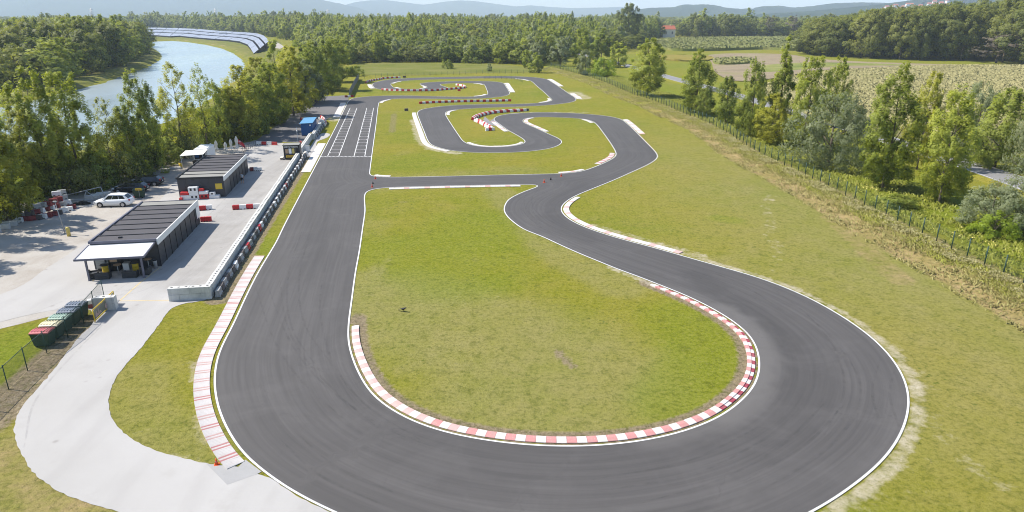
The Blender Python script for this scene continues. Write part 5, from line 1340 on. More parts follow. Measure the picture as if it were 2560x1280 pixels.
for i in range(6): m2 = MB(); m2.box(-.47, .24, -.452, -.442, .62 + i * .2, .65 + i * .2); part(m2, 'shelf', MT['steel'], v)
m2 = MB(); m2.box(.3, .5, -.44, -.425, 1.0, 1.5); part(m2, 'keypad', MT['black'], v); m2 = MB(); m2.box(-.45, .45, -.44, -.425, .12, .42); part(m2, 'tray', MT['black'], v)
v = empty('coffee_machine', loc1(-4.0, -.45), RZ, 'dark drinks machine with picture menu beside the snack machine', 'vending machine')
m2 = MB(); m2.box(-.42, .42, -.38, .38, .05, 1.9, bev=.02); part(m2, 'cabinet', MT['black'], v)
m2 = MB(); m2.box(-.36, .30, -.40, -.384, 1.0, 1.8); part(m2, 'menu_panel', MT['menu'], v); m2 = MB(); m2.box(-.3, .3, -.40, -.384, .5, .85); part(m2, 'tray', MT['seat_dark'], v)
b_ = empty('white_board', loc1(-2.55, -.05, 1.75), RZ, 'white notice board on the dark wall under the awning', 'board'); m2 = MB(); m2.box(-.65, .65, -.05, -.02, -.42, .42); part(m2, 'panel', MT['print_white'], b_); m2 = MB(); m2.box(-.68, .68, -.02, .01, -.45, .45); part(m2, 'frame', MT['steel'], b_)
b_ = empty('price_board', loc1(-1.35, -.05, 1.95), RZ, 'yellow board on the dark wall right of the white board', 'board'); m2 = MB(); m2.box(-.42, .42, -.05, -.02, -.3, .3); part(m2, 'panel', MT['yellow'], b_); m2 = MB(); m2.box(-.44, .44, -.02, .01, -.32, .32); part(m2, 'frame', MT['black'], b_)
b_ = empty('cool_box', loc1(-3.0, -.5), RZ, 'small white fridge standing against the wall below the white board', 'fridge'); m2 = MB(); m2.box(-.3, .3, -.3, .3, .03, .8, bev=.02); part(m2, 'cabinet', MT['grey_plastic'], b_); m2 = MB(); m2.box(-.27, .27, -.33, -.302, .06, .76); part(m2, 'door', MT['white_plastic'], b_)
b_ = empty('litter_bin', loc1(-.35, -.5), RZ, 'slim grey litter bin by the garage corner under the awning', 'bin'); m2 = MB(); m2.lathe([(.16, 0), (.18, .75), (.19, .8)], 14); part(m2, 'body', MT['steel'], b_); m2 = MB(); m2.lathe([(.19, .8), (.17, .87), (.05, .9)], 14); part(m2, 'lid', MT['black'], b_)

# plastic barriers --------------------------------------------------
def barrier_mesh(name, mat, L=1.0, h=.62, w_=.46):
    mb = MB(); p = [(-w_ / 2, .0), (w_ / 2, .0), (w_ / 2, h * .28), (w_ * .36, h * .45), (w_ * .34, h * .94), (w_ * .28, h), (-w_ * .28, h), (-w_ * .34, h * .94), (-w_ * .36, h * .45), (-w_ / 2, h * .28)]
    mb.prism(p, -L / 2 + .03, L / 2 - .03, 0, 'x')
    mb.box(-L / 2 - .015, -L / 2 + .03, -w_ * .2, w_ * .2, h * .1, h * .8)
    for sx in (-.26, .26): mb.cyl((sx * L, 0), .05, h, h + .025, 8)
    for sx in (-.25, .25):                                    # forklift pockets
        for sy in (-1, 1): mb.box(sx * L - .12, sx * L + .12, sy * w_ / 2 - .006, sy * w_ / 2 + .006, .04, .14, 1)
    return mb.mesh(name, [mat, MT['black']])
BM = {k: barrier_mesh('barrier_body', MT[m]) for k, m in (('r', 'red_plastic'), ('w', 'white_plastic'), ('d', 'dark_plastic'), ('g', 'grey_plastic'), ('m', 'red_dull'))}
CN = {'r': 'red', 'w': 'white', 'd': 'grimy dark', 'g': 'weathered grey', 'm': 'dull red'}
def barrier(kind, x, y, rz, label, group, z=0.0, sc_=(1, 1, 1)):
    o = link('plastic_barrier', BM[kind], None, (x, y, z), rz); o.scale = sc_; tag(o, label, 'barrier', group); return o
def barrier_row(px, pat, where, unit=None, z=.0, sc_=1.0, height=1.0):
    """row of single barriers laid end to end along a traced ground line"""
    C = Curve2(px, closed=False, ds=.25, sig=.6); n = unit or max(1, int(round(C.L / .98)))
    for i in range(n):
        u = C.L * (i + .5) / n; p, nn = C.at(u); a = math.atan2(-nn[0], nn[1]); k = pat[i % len(pat)]
        barrier(k, p[0], p[1], a + R(rng.normal(0, 1.5)), f'{CN[k]} plastic barrier {where}', f'{CN[k]} barriers {where}', z, (C.L / n / 1.0, 1, height))
barrier_row([(1048,259.6),(1100,257.2),(1160,255.4),(1220,254.4),(1278,253.2)], 'rw', 'of the long straight row across the infield grass', 29)
barrier_row([(954,225.6),(990,227.5),(1040,228.2),(1085,227.4),(1120,224.5),(1150,222.0),(1163,220.5)], 'rw', 'of the row behind the far S bend')
barrier_row([(1164,219.5),(1160,216.5),(1150,214.6),(1140,213.4)], 'wwr', 'of the short hooked end behind the far S bend')
barrier('r', *W(1148, 227.6)[:2], 0, 'single red plastic barrier lying in the grass below the far hooked row', None)
barrier_row([(915,207.6),(922,204),(935,201.6),(951,199.2),(955,197.8)], 'rw', 'of the row outside the far hairpin')
barrier_row([(955,197.2),(975,196),(1001,194.9)], 'rw', 'of the straight row beyond the far hairpin')
barrier_row([(1007,194),(1015,193.8)], 'd', 'left alone at the end of the row beyond the far hairpin', 2)
for off in (0, 1):
    barrier_row([(1184 - 4 * off,302 - 2.0 * off),(1190 - 3 * off,296 - 2 * off),(1205 - 2 * off,290.2 - 2 * off),(1228,284.8 - 2 * off),(1255,281.6 - 1.6 * off),(1290,279.6 - 1.4 * off),(1316,277.6)], 'rw', f'of the {"outer" if off else "inner"} curved row behind the infield hairpin', 24)
for off in (0, 1):
    barrier_row([(1186 + 5 * off,303.5 - 1.5 * off),(1200 + 5 * off,309 - 1.5 * off),(1215 + 5 * off,318.5 - 2 * off),(1226 + 5 * off,325.5 - 2 * off)], 'wr' if off else 'wwrw', f'of the {"right" if off else "left"} arm of the angled double row in the infield', 11)
barrier_row([(1214,327.5),(1236,325.6)], 'wr', 'closing the end of the angled double row', 3)
barrier('d', *W(1318, 277.3)[:2], R(-10), 'grimy barrier lying askew at the end of the curved row', None)
barrier('d', *W(1016, 277)[:2], R(20), 'single grimy block lying in the infield grass near the straight', None)
barrier_row([(582,524.5),(651,520.3)], 'rwrw', 'of the short row across the pit lane', 4)
barrier('w', *W(521, 524)[:2], RZ + R(8), 'white plastic barrier beside the back corner of the nearer garage', None); barrier('r', *W(506, 526)[:2], RZ + R(8), 'red plastic barrier tucked behind the nearer garage next to a white one', None)
barrier_row([(502,554.5),(530,553)], 'r', 'against the back end wall of the nearer garage', 2)
barrier_row([(625,427.6),(640,427.4),(655,426.8)], 'mww', 'by the far corner of the farther garage', 3)
barrier_row([(642,361.4),(693,363)], 'wrwr', 'of the row closing the pit lane before the dark road', 4)
barrier('r', *W(752, 361)[:2], RZ + R(90), 'single red barrier between the ticket kiosk and the block wall', None)
barrier('r', *W(753, 300)[:2], RZ + R(90), 'single red barrier behind the blue container', None)
barrier_row([(862,243.6),(884,242.6)], 'mwr', 'of the short row where the pit road meets the track', 3)

# stack against the farther garage
def stack_block(kind, x, z, w_, h_, d_, holes, label, y=-.45, rot=0):
    o = empty('barrier_block', loc2(x, y, z), RZ + R(rot), label, 'barrier', 'blocks stacked by the farther garage')
    mb = MB(); mb.box(-w_ / 2, w_ / 2, -d_ / 2, d_ / 2, 0, h_, bev=.05); part(mb, 'body', MT['white_plastic' if kind == 'w' else 'red_plastic'], o)
    for i in range(holes):
        mb = MB(); xx = (i - (holes - 1) / 2) * w_ * .42; mb.box(xx - .13, xx + .13, -d_ / 2 - .012, -d_ / 2 + .01, h_ * .35, h_ * .8); part(mb, 'socket', MT['black'], o)
    return o
stack_block('w', -3.95, .0, 1.25, .62, .8, 2, 'white block with two dark sockets, bottom of the tallest stack')
stack_block('w', -3.95, .62, 1.2, .34, .8, 0, 'plain low white block in the middle of the tallest stack')
stack_block('w', -4.0, .96, 1.25, .78, .8, 2, 'white block with two dark sockets, top of the tallest stack')
stack_block('w', -5.15, .0, 1.15, .62, .75, 0, 'plain white block left of the tallest stack')
stack_block('r', -5.65, .0, .42, .36, .5, 0, 'small red block on the ground at the left end of the stacks', -.95)
stack_block('r', -5.2, .62, 1.1, .42, .6, 0, 'red ribbed block lying on the left white block')
stack_block('r', -2.65, .0, 1.28, .68, .8, 2, 'red block with two dark sockets right of the tallest stack')
stack_block('w', -2.7, .68, 1.18, .42, .7, 0, 'white block lying on the red one with sockets')
stack_block('r', -2.95, 1.10, .65, .36, .5, 0, 'small red block on top of the right stack')
stack_block('w', -1.35, .0, 1.3, .45, .75, 0, 'low white block at the right end of the stacks')
stack_block('w', -1.6, .45, .7, .42, .6, 1, 'white end block with a dark socket on the low white block')

# heaps of old barriers under the trees
HP = [(66,552,'m',0),(80,551,'m',0),(95,549,'d',0),(108,546,'w',0),(120,543.5,'m',0),(133,540,'m',0),(146,536,'d',0),(160,531,'w',0),(172,527,'w',0),(180,522,'m',0),(78,545,'d',1),(93,542,'m',1),(106,538,'w',1),(118,534.5,'m',1),(130,531,'w',1),(143,527,'m',1),(156,522,'g',1),(170,517,'w',1),(98,535,'g',2),(112,531,'g',2),(126,528,'m',2),(140,521,'m',2),(152,516,'m',2),(164,511,'g',2),(150,508,'w',3),(163,504,'g',3)]
for i, (x, y, k, lv) in enumerate(HP):
    p = W(x, y + (0 if lv == 0 else [0, 8, 17, 26][lv] * .55)); barrier(k, p.x, p.y, R(rng.uniform(-10, 40)), f'{CN[k]} old barrier in the heap under the trees by the gravel yard', f'{CN[k]} barriers in the heap', .6 * lv, (1.05, 1, .95))
barrier('w', *W(48, 556)[:2], R(20), 'white barrier lying alone at the left end of the heap', None); barrier('g', *W(42, 540)[:2], R(70), 'grey barrier standing behind the lone white one', None)
def block_mesh(name, L, h=.6, d=.6, studs=3, mat=None):
    mb = MB(); mb.box(-L / 2 + .008, L / 2 - .008, -d / 2, d / 2, .006, h, bev=.015)
    for i in range(studs):
        x = (i - (studs - 1) / 2) * L / studs; mb.box(x - .11, x + .11, -.045, .045, h, h + .012, 1); mb.box(x - .02, x + .05, -.09, .09, h, h + .011, 1)
    return mb.mesh(name, [mat or MT['concrete'], MT['black']])
bm_low = block_mesh('concrete_block', 1.8, studs=0); bm_top = block_mesh('concrete_block', 1.8, studs=3); bm_half = block_mesh('concrete_block', .9, studs=0)
for i, (x, y) in enumerate([(4, 573), (22, 565), (-20, 583)]):
    p = W(x, y); o = link('concrete_block', bm_low, None, (p.x, p.y, 0), R(22)); tag(o, 'grey concrete block of the row at the left edge of the gravel yard', 'block', 'concrete blocks edging the yard')

def block_wall(p0, p1, label, flip_end=False, end_block=False):
    """two courses of concrete blocks"""
    a = Vector((p0[0], p0[1], 0)); d = Vector((p1[0], p1[1], 0)) - a; L = d.length; ang = math.atan2(d.y, d.x)
    r = empty('block_wall', a, ang, label, 'wall'); n = max(1, int(round(L / 1.8)))
    for i in range(n):
        o = link('concrete_block', bm_top, r, (1.8 * i + .9, rng.normal(0, .012), .61)); o.rotation_euler = (0, 0, rng.normal(0, .003))
    for i in range(n + 1):
        if i == 0: link('concrete_block', bm_half, r, (.45, 0, 0))
        elif i == n: link('concrete_block', bm_half, r, (1.8 * n - .45, 0, 0))
        else: link('concrete_block', bm_low, r, (1.8 * i, rng.normal(0, .012), 0))
    return r
e0 = W(531, 747.5) - VV_ * .32 + UV_ * .3
def along_u(p, L): return p + UV_ * L
LA = 71.0
WA = W(531, 747.5) - VV_ * .32; wa_end = W(748, 396); wdir = (wa_end - WA).normalized()
block_wall(WA + wdir * .62, wa_end, 'long white block wall between the pit lane and the straight, its long near run')
pe = WA + wdir * .30 + VV_ * .30; block_wall(pe - VV_ * 3.62, pe, 'two-block end wall turned across the near end of the pit wall')
block_wall(W(753, 385), W(778, 346.5), 'middle run of the block wall behind the ticket kiosk')
block_wall(W(783, 349), W(806, 311), 'far run of the block wall beside the blue container')
# guard row along the wall, shade put into the grey and dark plastic blocks
gs = W(543, 744); ge = W(764, 391); gd = ge - gs; n = int(gd.length / 1.18); ga = math.atan2(gd.y, gd.x)
for i in range(n):
    p = gs + gd * ((i + .5) / n); k = 'wd'[i % 2]
    if i in (11, 17): k = 'r'
    elif k == 'w' and rng.random() < .6: k = 'g'
    elif k == 'd' and rng.random() < .06: k = 'm'
    barrier(k, p.x + rng.normal(0, .03), p.y, ga + R(rng.normal(0, 3)), f'{CN[k]} plastic block in the shade-toned guard row along the pit wall', f'{CN[k]} guard blocks along the pit wall', 0, (1.1, 1.1, 1.05))
gs = W(788, 347); ge = W(812, 312); gd = ge - gs; n = int(gd.length / 1.5)
for i in range(n):
    p = gs + gd * ((i + .5) / n); k = 'gd'[i % 2]; barrier(k, p.x, p.y, ga, f'{CN[k]} plastic block in the far guard row by the blue container', f'{CN[k]} guard blocks by the container', 0, (1.3, 1.1, 1.05))
barrier_row([(811,316),(815,310),(812,304),(804,299.5),(797,299)], 'wr', 'of the curl behind the blue container', 11, 0, 1)
barrier_row([(809,314),(812,309),(809,304.5),(803,301)], 'wr', 'stacked on the curl behind the blue container', 8, .6)
# yellow gate post, meter box, slab rubble near the wall opening
o = empty('gate_post', W(779, 348), RZ, 'yellow steel post at the opening in the block wall', 'post'); mb = MB(); mb.box(-.18, .18, -.18, .18, 0, 1.3); part(mb, 'post', MT['yellow'], o); mb = MB(); mb.box(-.3, .3, -.3, .3, 0, .06); part(mb, 'base_plate', MT['steel'], o)
o = empty('control_box', W(770, 380), RZ, 'pale grey control cabinet behind the block wall near the kiosk', 'cabinet'); mb = MB(); mb.box(-.4, .4, -.3, .3, .1, 1.15, bev=.02); part(mb, 'cabinet', MT['grey_plastic'], o); mb = MB(); mb.box(-.36, .36, -.325, -.302, .18, 1.08); part(mb, 'door', MT['white_plastic'], o); mb = MB(); mb.box(-.45, .45, -.35, .35, 0, .1); part(mb, 'plinth', MT['concrete'], o)
o = empty('rubble_sack', W(765, 388), 0, 'pale sack slumped against the guard row below the control cabinet', 'sack'); mb = MB(); mb.lathe([(.38, 0), (.45, .2), (.40, .5), (.2, .68), (.06, .72)], 12); part(mb, 'body', MT['fabric_white'], o)

# ticket kiosk
k0 = W(711, 400); K = empty('ticket_kiosk', k0, RZ, 'small black ticket kiosk with a yellow panel and lettering above its window', 'kiosk')
kw, kd, kh = 2.75, 2.3, 2.5
mb = MB(); mb.box(0, kw, 0.04, kd, .12, kh); part(mb, 'wall', MT['black'], K)
mb = MB(); mb.box(-.07, kw + .07, -.10, kd + .07, kh + .002, kh + .10); part(mb, 'parapet', MT['black'], K)
mb = MB(); mb.box(.02, kw - .02, .0, kd - .02, kh + .101, kh + .112); part(mb, 'roof', MT['roof_light'], K)
mb = MB(); mb.box(.30, 2.1, .0, .035, 1.0, 2.0); wnd = part(mb, 'window', MT['glass'], K)
mb = MB(); mb.box(.9, 1.35, -.006, -.001, 1.1, 1.98); part(mb, 'poster', MT['print_white'], wnd); mb = MB(); mb.box(1.45, 1.85, -.006, -.001, 1.1, 1.98); part(mb, 'poster', MT['yellow_pale'], wnd); mb = MB(); mb.box(.32, .85, -.006, -.001, 1.15, 1.9); part(mb, 'poster', MT['menu'], wnd)
for fx in (.27, 2.1): mb = MB(); mb.box(fx, fx + .03, -.01, .03, .97, 2.03); part(mb, 'frame', MT['anthracite'], wnd)
mb = MB(); mb.box(.25, 2.2, -.22, .02, .93, .98); part(mb, 'counter', MT['anthracite2'], K)
mb = MB(); mb.box(2.3, 2.62, -.004, .035, .95, 1.15); part(mb, 'notice', MT['print_white'], K)
mb = MB(); mb.box(.35, 2.05, -.004, .035, .42, .82); yp = part(mb, 'yellow_panel', MT['yellow'], K)
for i in range(5): mb = MB(); xx = .5 + .29 * i; mb.box(xx, xx + [.2, .12, .22, .16, .2][i], -.009, -.005, .56, .68); part(mb, 'print_line', MT['wood'], yp)
mb = MB()
for xx in (.1, kw - .3): mb.box(xx, xx + .2, .1, kd - .1, 0, .12)
part(mb, 'skid', MT['steel'], K)
text_obj('lettering', 'KARTE', .34, MT['print_white'], K, (.62, .032, 2.25), (R(90), 0, 0), 1.0); text_obj('lettering', 'TICKETS', .34, MT['print_white'], K, (1.85, .032, 2.25), (R(90), 0, 0), .95)
o = empty('pallet_stack', W(705, 399), RZ, 'short stack of pale boards beside the ticket kiosk', 'boards')
for i in range(4): mb = MB(); mb.box(-.25, .25, -.5, .5, .12 * i, .12 * i + .09); part(mb, 'board', MT['fabric_white' if i % 2 else 'wood'], o)
o = empty('signal_mast', W(748, 385), 0, 'thin mast with small lamps beside the ticket kiosk', 'mast'); mb = MB(); mb.bar((0, 0, 0), (0, 0, 4.6), .035, 6); part(mb, 'pole', MT['steel'], o)
for z in (4.2, 4.65): mb = MB(); mb.lathe([(.05, z - .12), (.12, z - .08), (.12, z + .08), (.05, z + .12)], 8); part(mb, 'lamp', MT['lamp_clear'], o)

# blue container
c0 = W(754.5, 340); CC = empty('site_container', c0, RZ, 'blue corrugated container hut beside the block wall', 'container'); cw, cl, ch = 2.35, 8.6, 2.55
mb = MB(); mb.box(.05, cw - .05, .05, cl - .05, .1, ch); part(mb, 'body', MT['blue'], CC)
def corr(n, L, vertical_len, axis, off, name):
    for i in range(n):
        mb = MB(); a = L * (i + .15) / n; b = L * (i + .75) / n
        if axis == 'x': mb.box(a, b, off - .03, off + .035, .12, ch - .06)
        else: mb.box(off - .035, off + .03, a, b, .12, ch - .06)
        part(mb, name, MT['blue'], CC)
corr(11, cw, ch, 'x', .035, 'wall_rib'); corr(26, cl, ch, 'y', cw - .035, 'wall_rib')
mb = MB()
for (x, y) in ((0, 0), (cw - .14, 0), (0, cl - .14), (cw - .14, cl - .14)): mb.box(x, x + .14, y, y + .14, 0, ch + .02)
part(mb, 'corner_post', MT['blue'], CC)
mb = MB(); mb.prism([(-.25, ch + .03), (cw + .12, ch + .12), (cw + .12, ch + .17), (-.25, ch + .08)], -.2, cl + .2, 0, 'y'); part(mb, 'roof', MT['blue_roof'], CC)
mb = MB(); mb.box(1.75, 2.05, -.03, .0, 2.05, 2.35); part(mb, 'vent', MT['print_white'], CC)

# refreshment trailer behind the farther garage
t0 = W(487, 416); T = empty('food_trailer', t0, RZ, 'white refreshment trailer with a raised canopy behind the farther garage', 'trailer')
mb = MB(); mb.box(0, 2.3, 0, 5.2, .55, 2.75, bev=.08); part(mb, 'body', MT['white_plastic'], T)
mb = MB(); mb.box(.15, 2.15, .3, 4.9, 2.75, 2.85, bev=.04); part(mb, 'roof', MT['white'], T)
mb = MB(); mb.box(.2, 1.9, -.012, .03, 1.25, 2.45); hatch = part(mb, 'hatch', MT['black'], T); mb = MB(); mb.box(.3, .9, -.03, -.013, 1.5, 2.3); part(mb, 'banner', MT['blue'], hatch)
mb = MB(); mb.add([(-1.1, .1, 2.72), (2.4, .1, 2.80), (2.2, -2.3, 2.42), (-1.5, -2.2, 2.25), (-1.1, .1, 2.66), (2.4, .1, 2.74), (2.2, -2.3, 2.36), (-1.5, -2.2, 2.19)], [(3, 2, 1, 0), (4, 5, 6, 7), (3, 7, 6, 2), (2, 6, 5, 1), (0, 4, 7, 3)]); part(mb, 'canopy', MT['fabric_white'], T)
for (x, y, z) in ((2.1, -2.2, 2.38), (-1.35, -2.1, 2.2)): mb = MB(); mb.bar((x, y, 0), (x, y, z), .035, 6); part(mb, 'strut', MT['white'], T)
mb = MB(); mb.box(-.1, 1.7, -.55, -.03, 0.0, 1.1, bev=.02); part(mb, 'counter', MT['black'], T)
for (x, y) in ((.2, 1.9), (2.1, 1.9), (.2, 3.0), (2.1, 3.0)): mb = MB(); q_ = Matrix.Translation((x, y, .32)) @ Matrix.Rotation(R(90), 4, 'Y'); mb.cyl((0, 0), .32, -.1, .1, 14, mat=q_); part(mb, 'wheel', MT['rubber'], T)
mb = MB(); mb.bar((1.15, 5.2, .5), (1.15, 6.3, .45), .05, 6); part(mb, 'drawbar', MT['steel'], T)
o = empty('yellow_barrel', W(453, 420), 0, 'yellow barrel in the shade left of the refreshment trailer', 'barrel'); mb = MB(); mb.lathe([(.29, 0), (.29, .28), (.31, .3), (.29, .32), (.29, .58), (.31, .6), (.29, .62), (.29, .9)], 14); part(mb, 'drum', MT['drum'], o); mb = MB(); mb.cyl((0, 0), .27, .9, .92, 14); part(mb, 'lid', MT['black'], o)
o = empty('covered_pile', W(439, 422.5), R(20), 'low pile under a white sheet left of the yellow barrel', 'pile'); mb = MB(); mb.box(-.9, .9, -.5, .5, 0, .35, bev=.15); part(mb, 'cover', MT['grey_plastic'], o)

def parasol(px, py, top, label):
    b = W(px, py); H = top_h(b, top); o = empty('closed_parasol', b, 0, label, 'parasol', 'closed white parasols')
    mb = MB(); mb.cyl((0, 0), .03, 0, H, 8); part(mb, 'pole', MT['steel'], o)
    mb = MB(); n = 14; prof = [(.34, .75), (.20, 1.0), (.17, H * .55), (.26, H * .72), (.20, H * .86), (.05, H * .99)]; vs = []; fs = []
    for r_2, z in prof:
        for i in range(n): a = 2 * math.pi * i / n; f = 1 + .25 * (-1) ** i; vs.append((r_2 * f * math.cos(a), r_2 * f * math.sin(a), z + .05 * math.sin(3 * a)))
    for k in range(len(prof) - 1):
        for i in range(n): fs.append((k * n + i, k * n + (i + 1) % n, (k + 1) * n + (i + 1) % n, (k + 1) * n + i))
    mb.add(vs, fs); part(mb, 'canopy', MT['fabric_white'], o)
    mb = MB(); mb.box(-.3, .3, -.3, .3, 0, .08); part(mb, 'foot', MT['concrete'], o)
parasol(543, 383, 351, 'closed off-white parasol, leftmost of the full-size ones behind the trailer'); parasol(566, 383, 355, 'closed off-white parasol, second from the left and shortest')
parasol(580, 381.5, 347, 'closed off-white parasol, second from the red flag'); parasol(594.5, 380.5, 340, 'closed off-white parasol, tallest one next to the red flag'); parasol(529, 380, 358, 'closed parasol half hidden right behind the trailer')
o = empty('feather_flag', W(616, 376), R(10), 'red feather flag leaning beside the closed parasols', 'flag'); mb = MB(); mb.bar((0, 0, 0), (-1.35, 0, 1.9), .02, 6); part(mb, 'pole', MT['steel'], o)
mb = MB(); fl = [(.0, .3), (-.25, 1.2), (-.75, 1.75), (-1.15, 2.1), (-1.42, 2.0), (-1.45, 1.65), (-1.1, 1.2), (-.5, .65)]
mb.add([(x, .012 * math.sin(z * 5), z) for x, z in fl] + [(x, .012 * math.sin(z * 5) + .012, z) for x, z in fl], [tuple(range(7, -1, -1)), tuple(range(8, 16))]); fc = part(mb, 'flag_cloth', MT['flag_red'], o)
mb = MB(); mb.tube([(-1.15, -.02, 1.85), (-1.0, -.02, 1.7), (-.95, -.02, 1.85), (-.8, -.02, 1.55), (-.72, -.02, 1.65)], .035, 5); part(mb, 'emblem', MT['print_white'], fc)
mb = MB(); mb.box(-.2, .2, -.2, .2, 0, .06); part(mb, 'foot', MT['steel'], o)

# lamp post, yellow bollard
b = W(163, 585); H = top_h(b, 505); o = empty('lamp_post', b, 0, 'thin steel lamp post standing in the gravel yard', 'lamp post'); mb = MB(); mb.bar((0, 0, 0), (-.35, 0, H), .05, 8, 0, .035); part(mb, 'pole', MT['steel'], o); mb = MB(); mb.box(-.55, -.15, -.1, .1, H - .02, H + .12, bev=.03); part(mb, 'lamp_head', MT['grey_plastic'], o)
mb = MB(); mb.box(-.2, .2, -.2, .2, 0, .03); part(mb, 'base_plate', MT['steel'], o)
o = empty('yellow_bollard', W(173, 590.5), 0, 'stout pale yellow bollard at the foot of the lamp post', 'bollard'); mb = MB(); mb.lathe([(.2, 0), (.2, 1.0), (.19, 1.04)], 16); part(mb, 'post', MT['yellow_pale'], o); mb = MB(); mb.lathe([(.19, 1.04), (.12, 1.09), (.02, 1.1)], 16); part(mb, 'cap', MT['yellow_pale'], o)
# scrap frames under the trees
o = empty('scrap_frame', W(212, 505), R(18), 'rusty open steel frame leaning in the shade beside the barrier heap', 'steel frame')
for a_, b_2 in (((-2.5, 0, 0), (2.6, 0, 0)), ((-2.5, 1, .0), (2.6, 1, 0)), ((-2.5, 0, 0), (-1.9, .2, 1.1)), ((-1.9, .2, 1.1), (2.2, .2, 1.9)), ((2.6, 0, 0), (2.2, .2, 1.9)), ((-.2, 0, 0), (.4, .2, 1.5)), ((.4, .2, 1.5), (1.6, 0, 0)), ((-2.5, 0, .5), (1.2, 0, .2))):
    mb = MB(); mb.bar(a_, b_2, .06, 6); part(mb, 'beam', MT['steel'], o)
o = empty('tyre_heap', W(196, 512), 0, 'heap of old tyres at the end of the barrier heap', 'tyre heap')
for i, (x, y, z) in enumerate([(0, 0, 0), (.6, .1, 0), (.25, .5, 0), (.3, .2, .2), (-.5, .3, 0), (1.1, .4, 0), (.9, .1, .2)]):
    mb = MB(); mb.lathe([(.18, .02), (.3, .0), (.33, .1), (.3, .2), (.18, .18), (.18, .02)], 14, c=(0, 0)); part(mb, 'tyre', MT['rubber'], o, (x, y, z))
for i in range(3):
    p = W(232 + 14 * i, 499 - 4 * i); q_ = link('concrete_block', bm_low, None, (p.x, p.y, 0), R(18)); tag(q_, 'grey concrete block in the short row behind the white car', 'block', 'concrete blocks behind the white car')

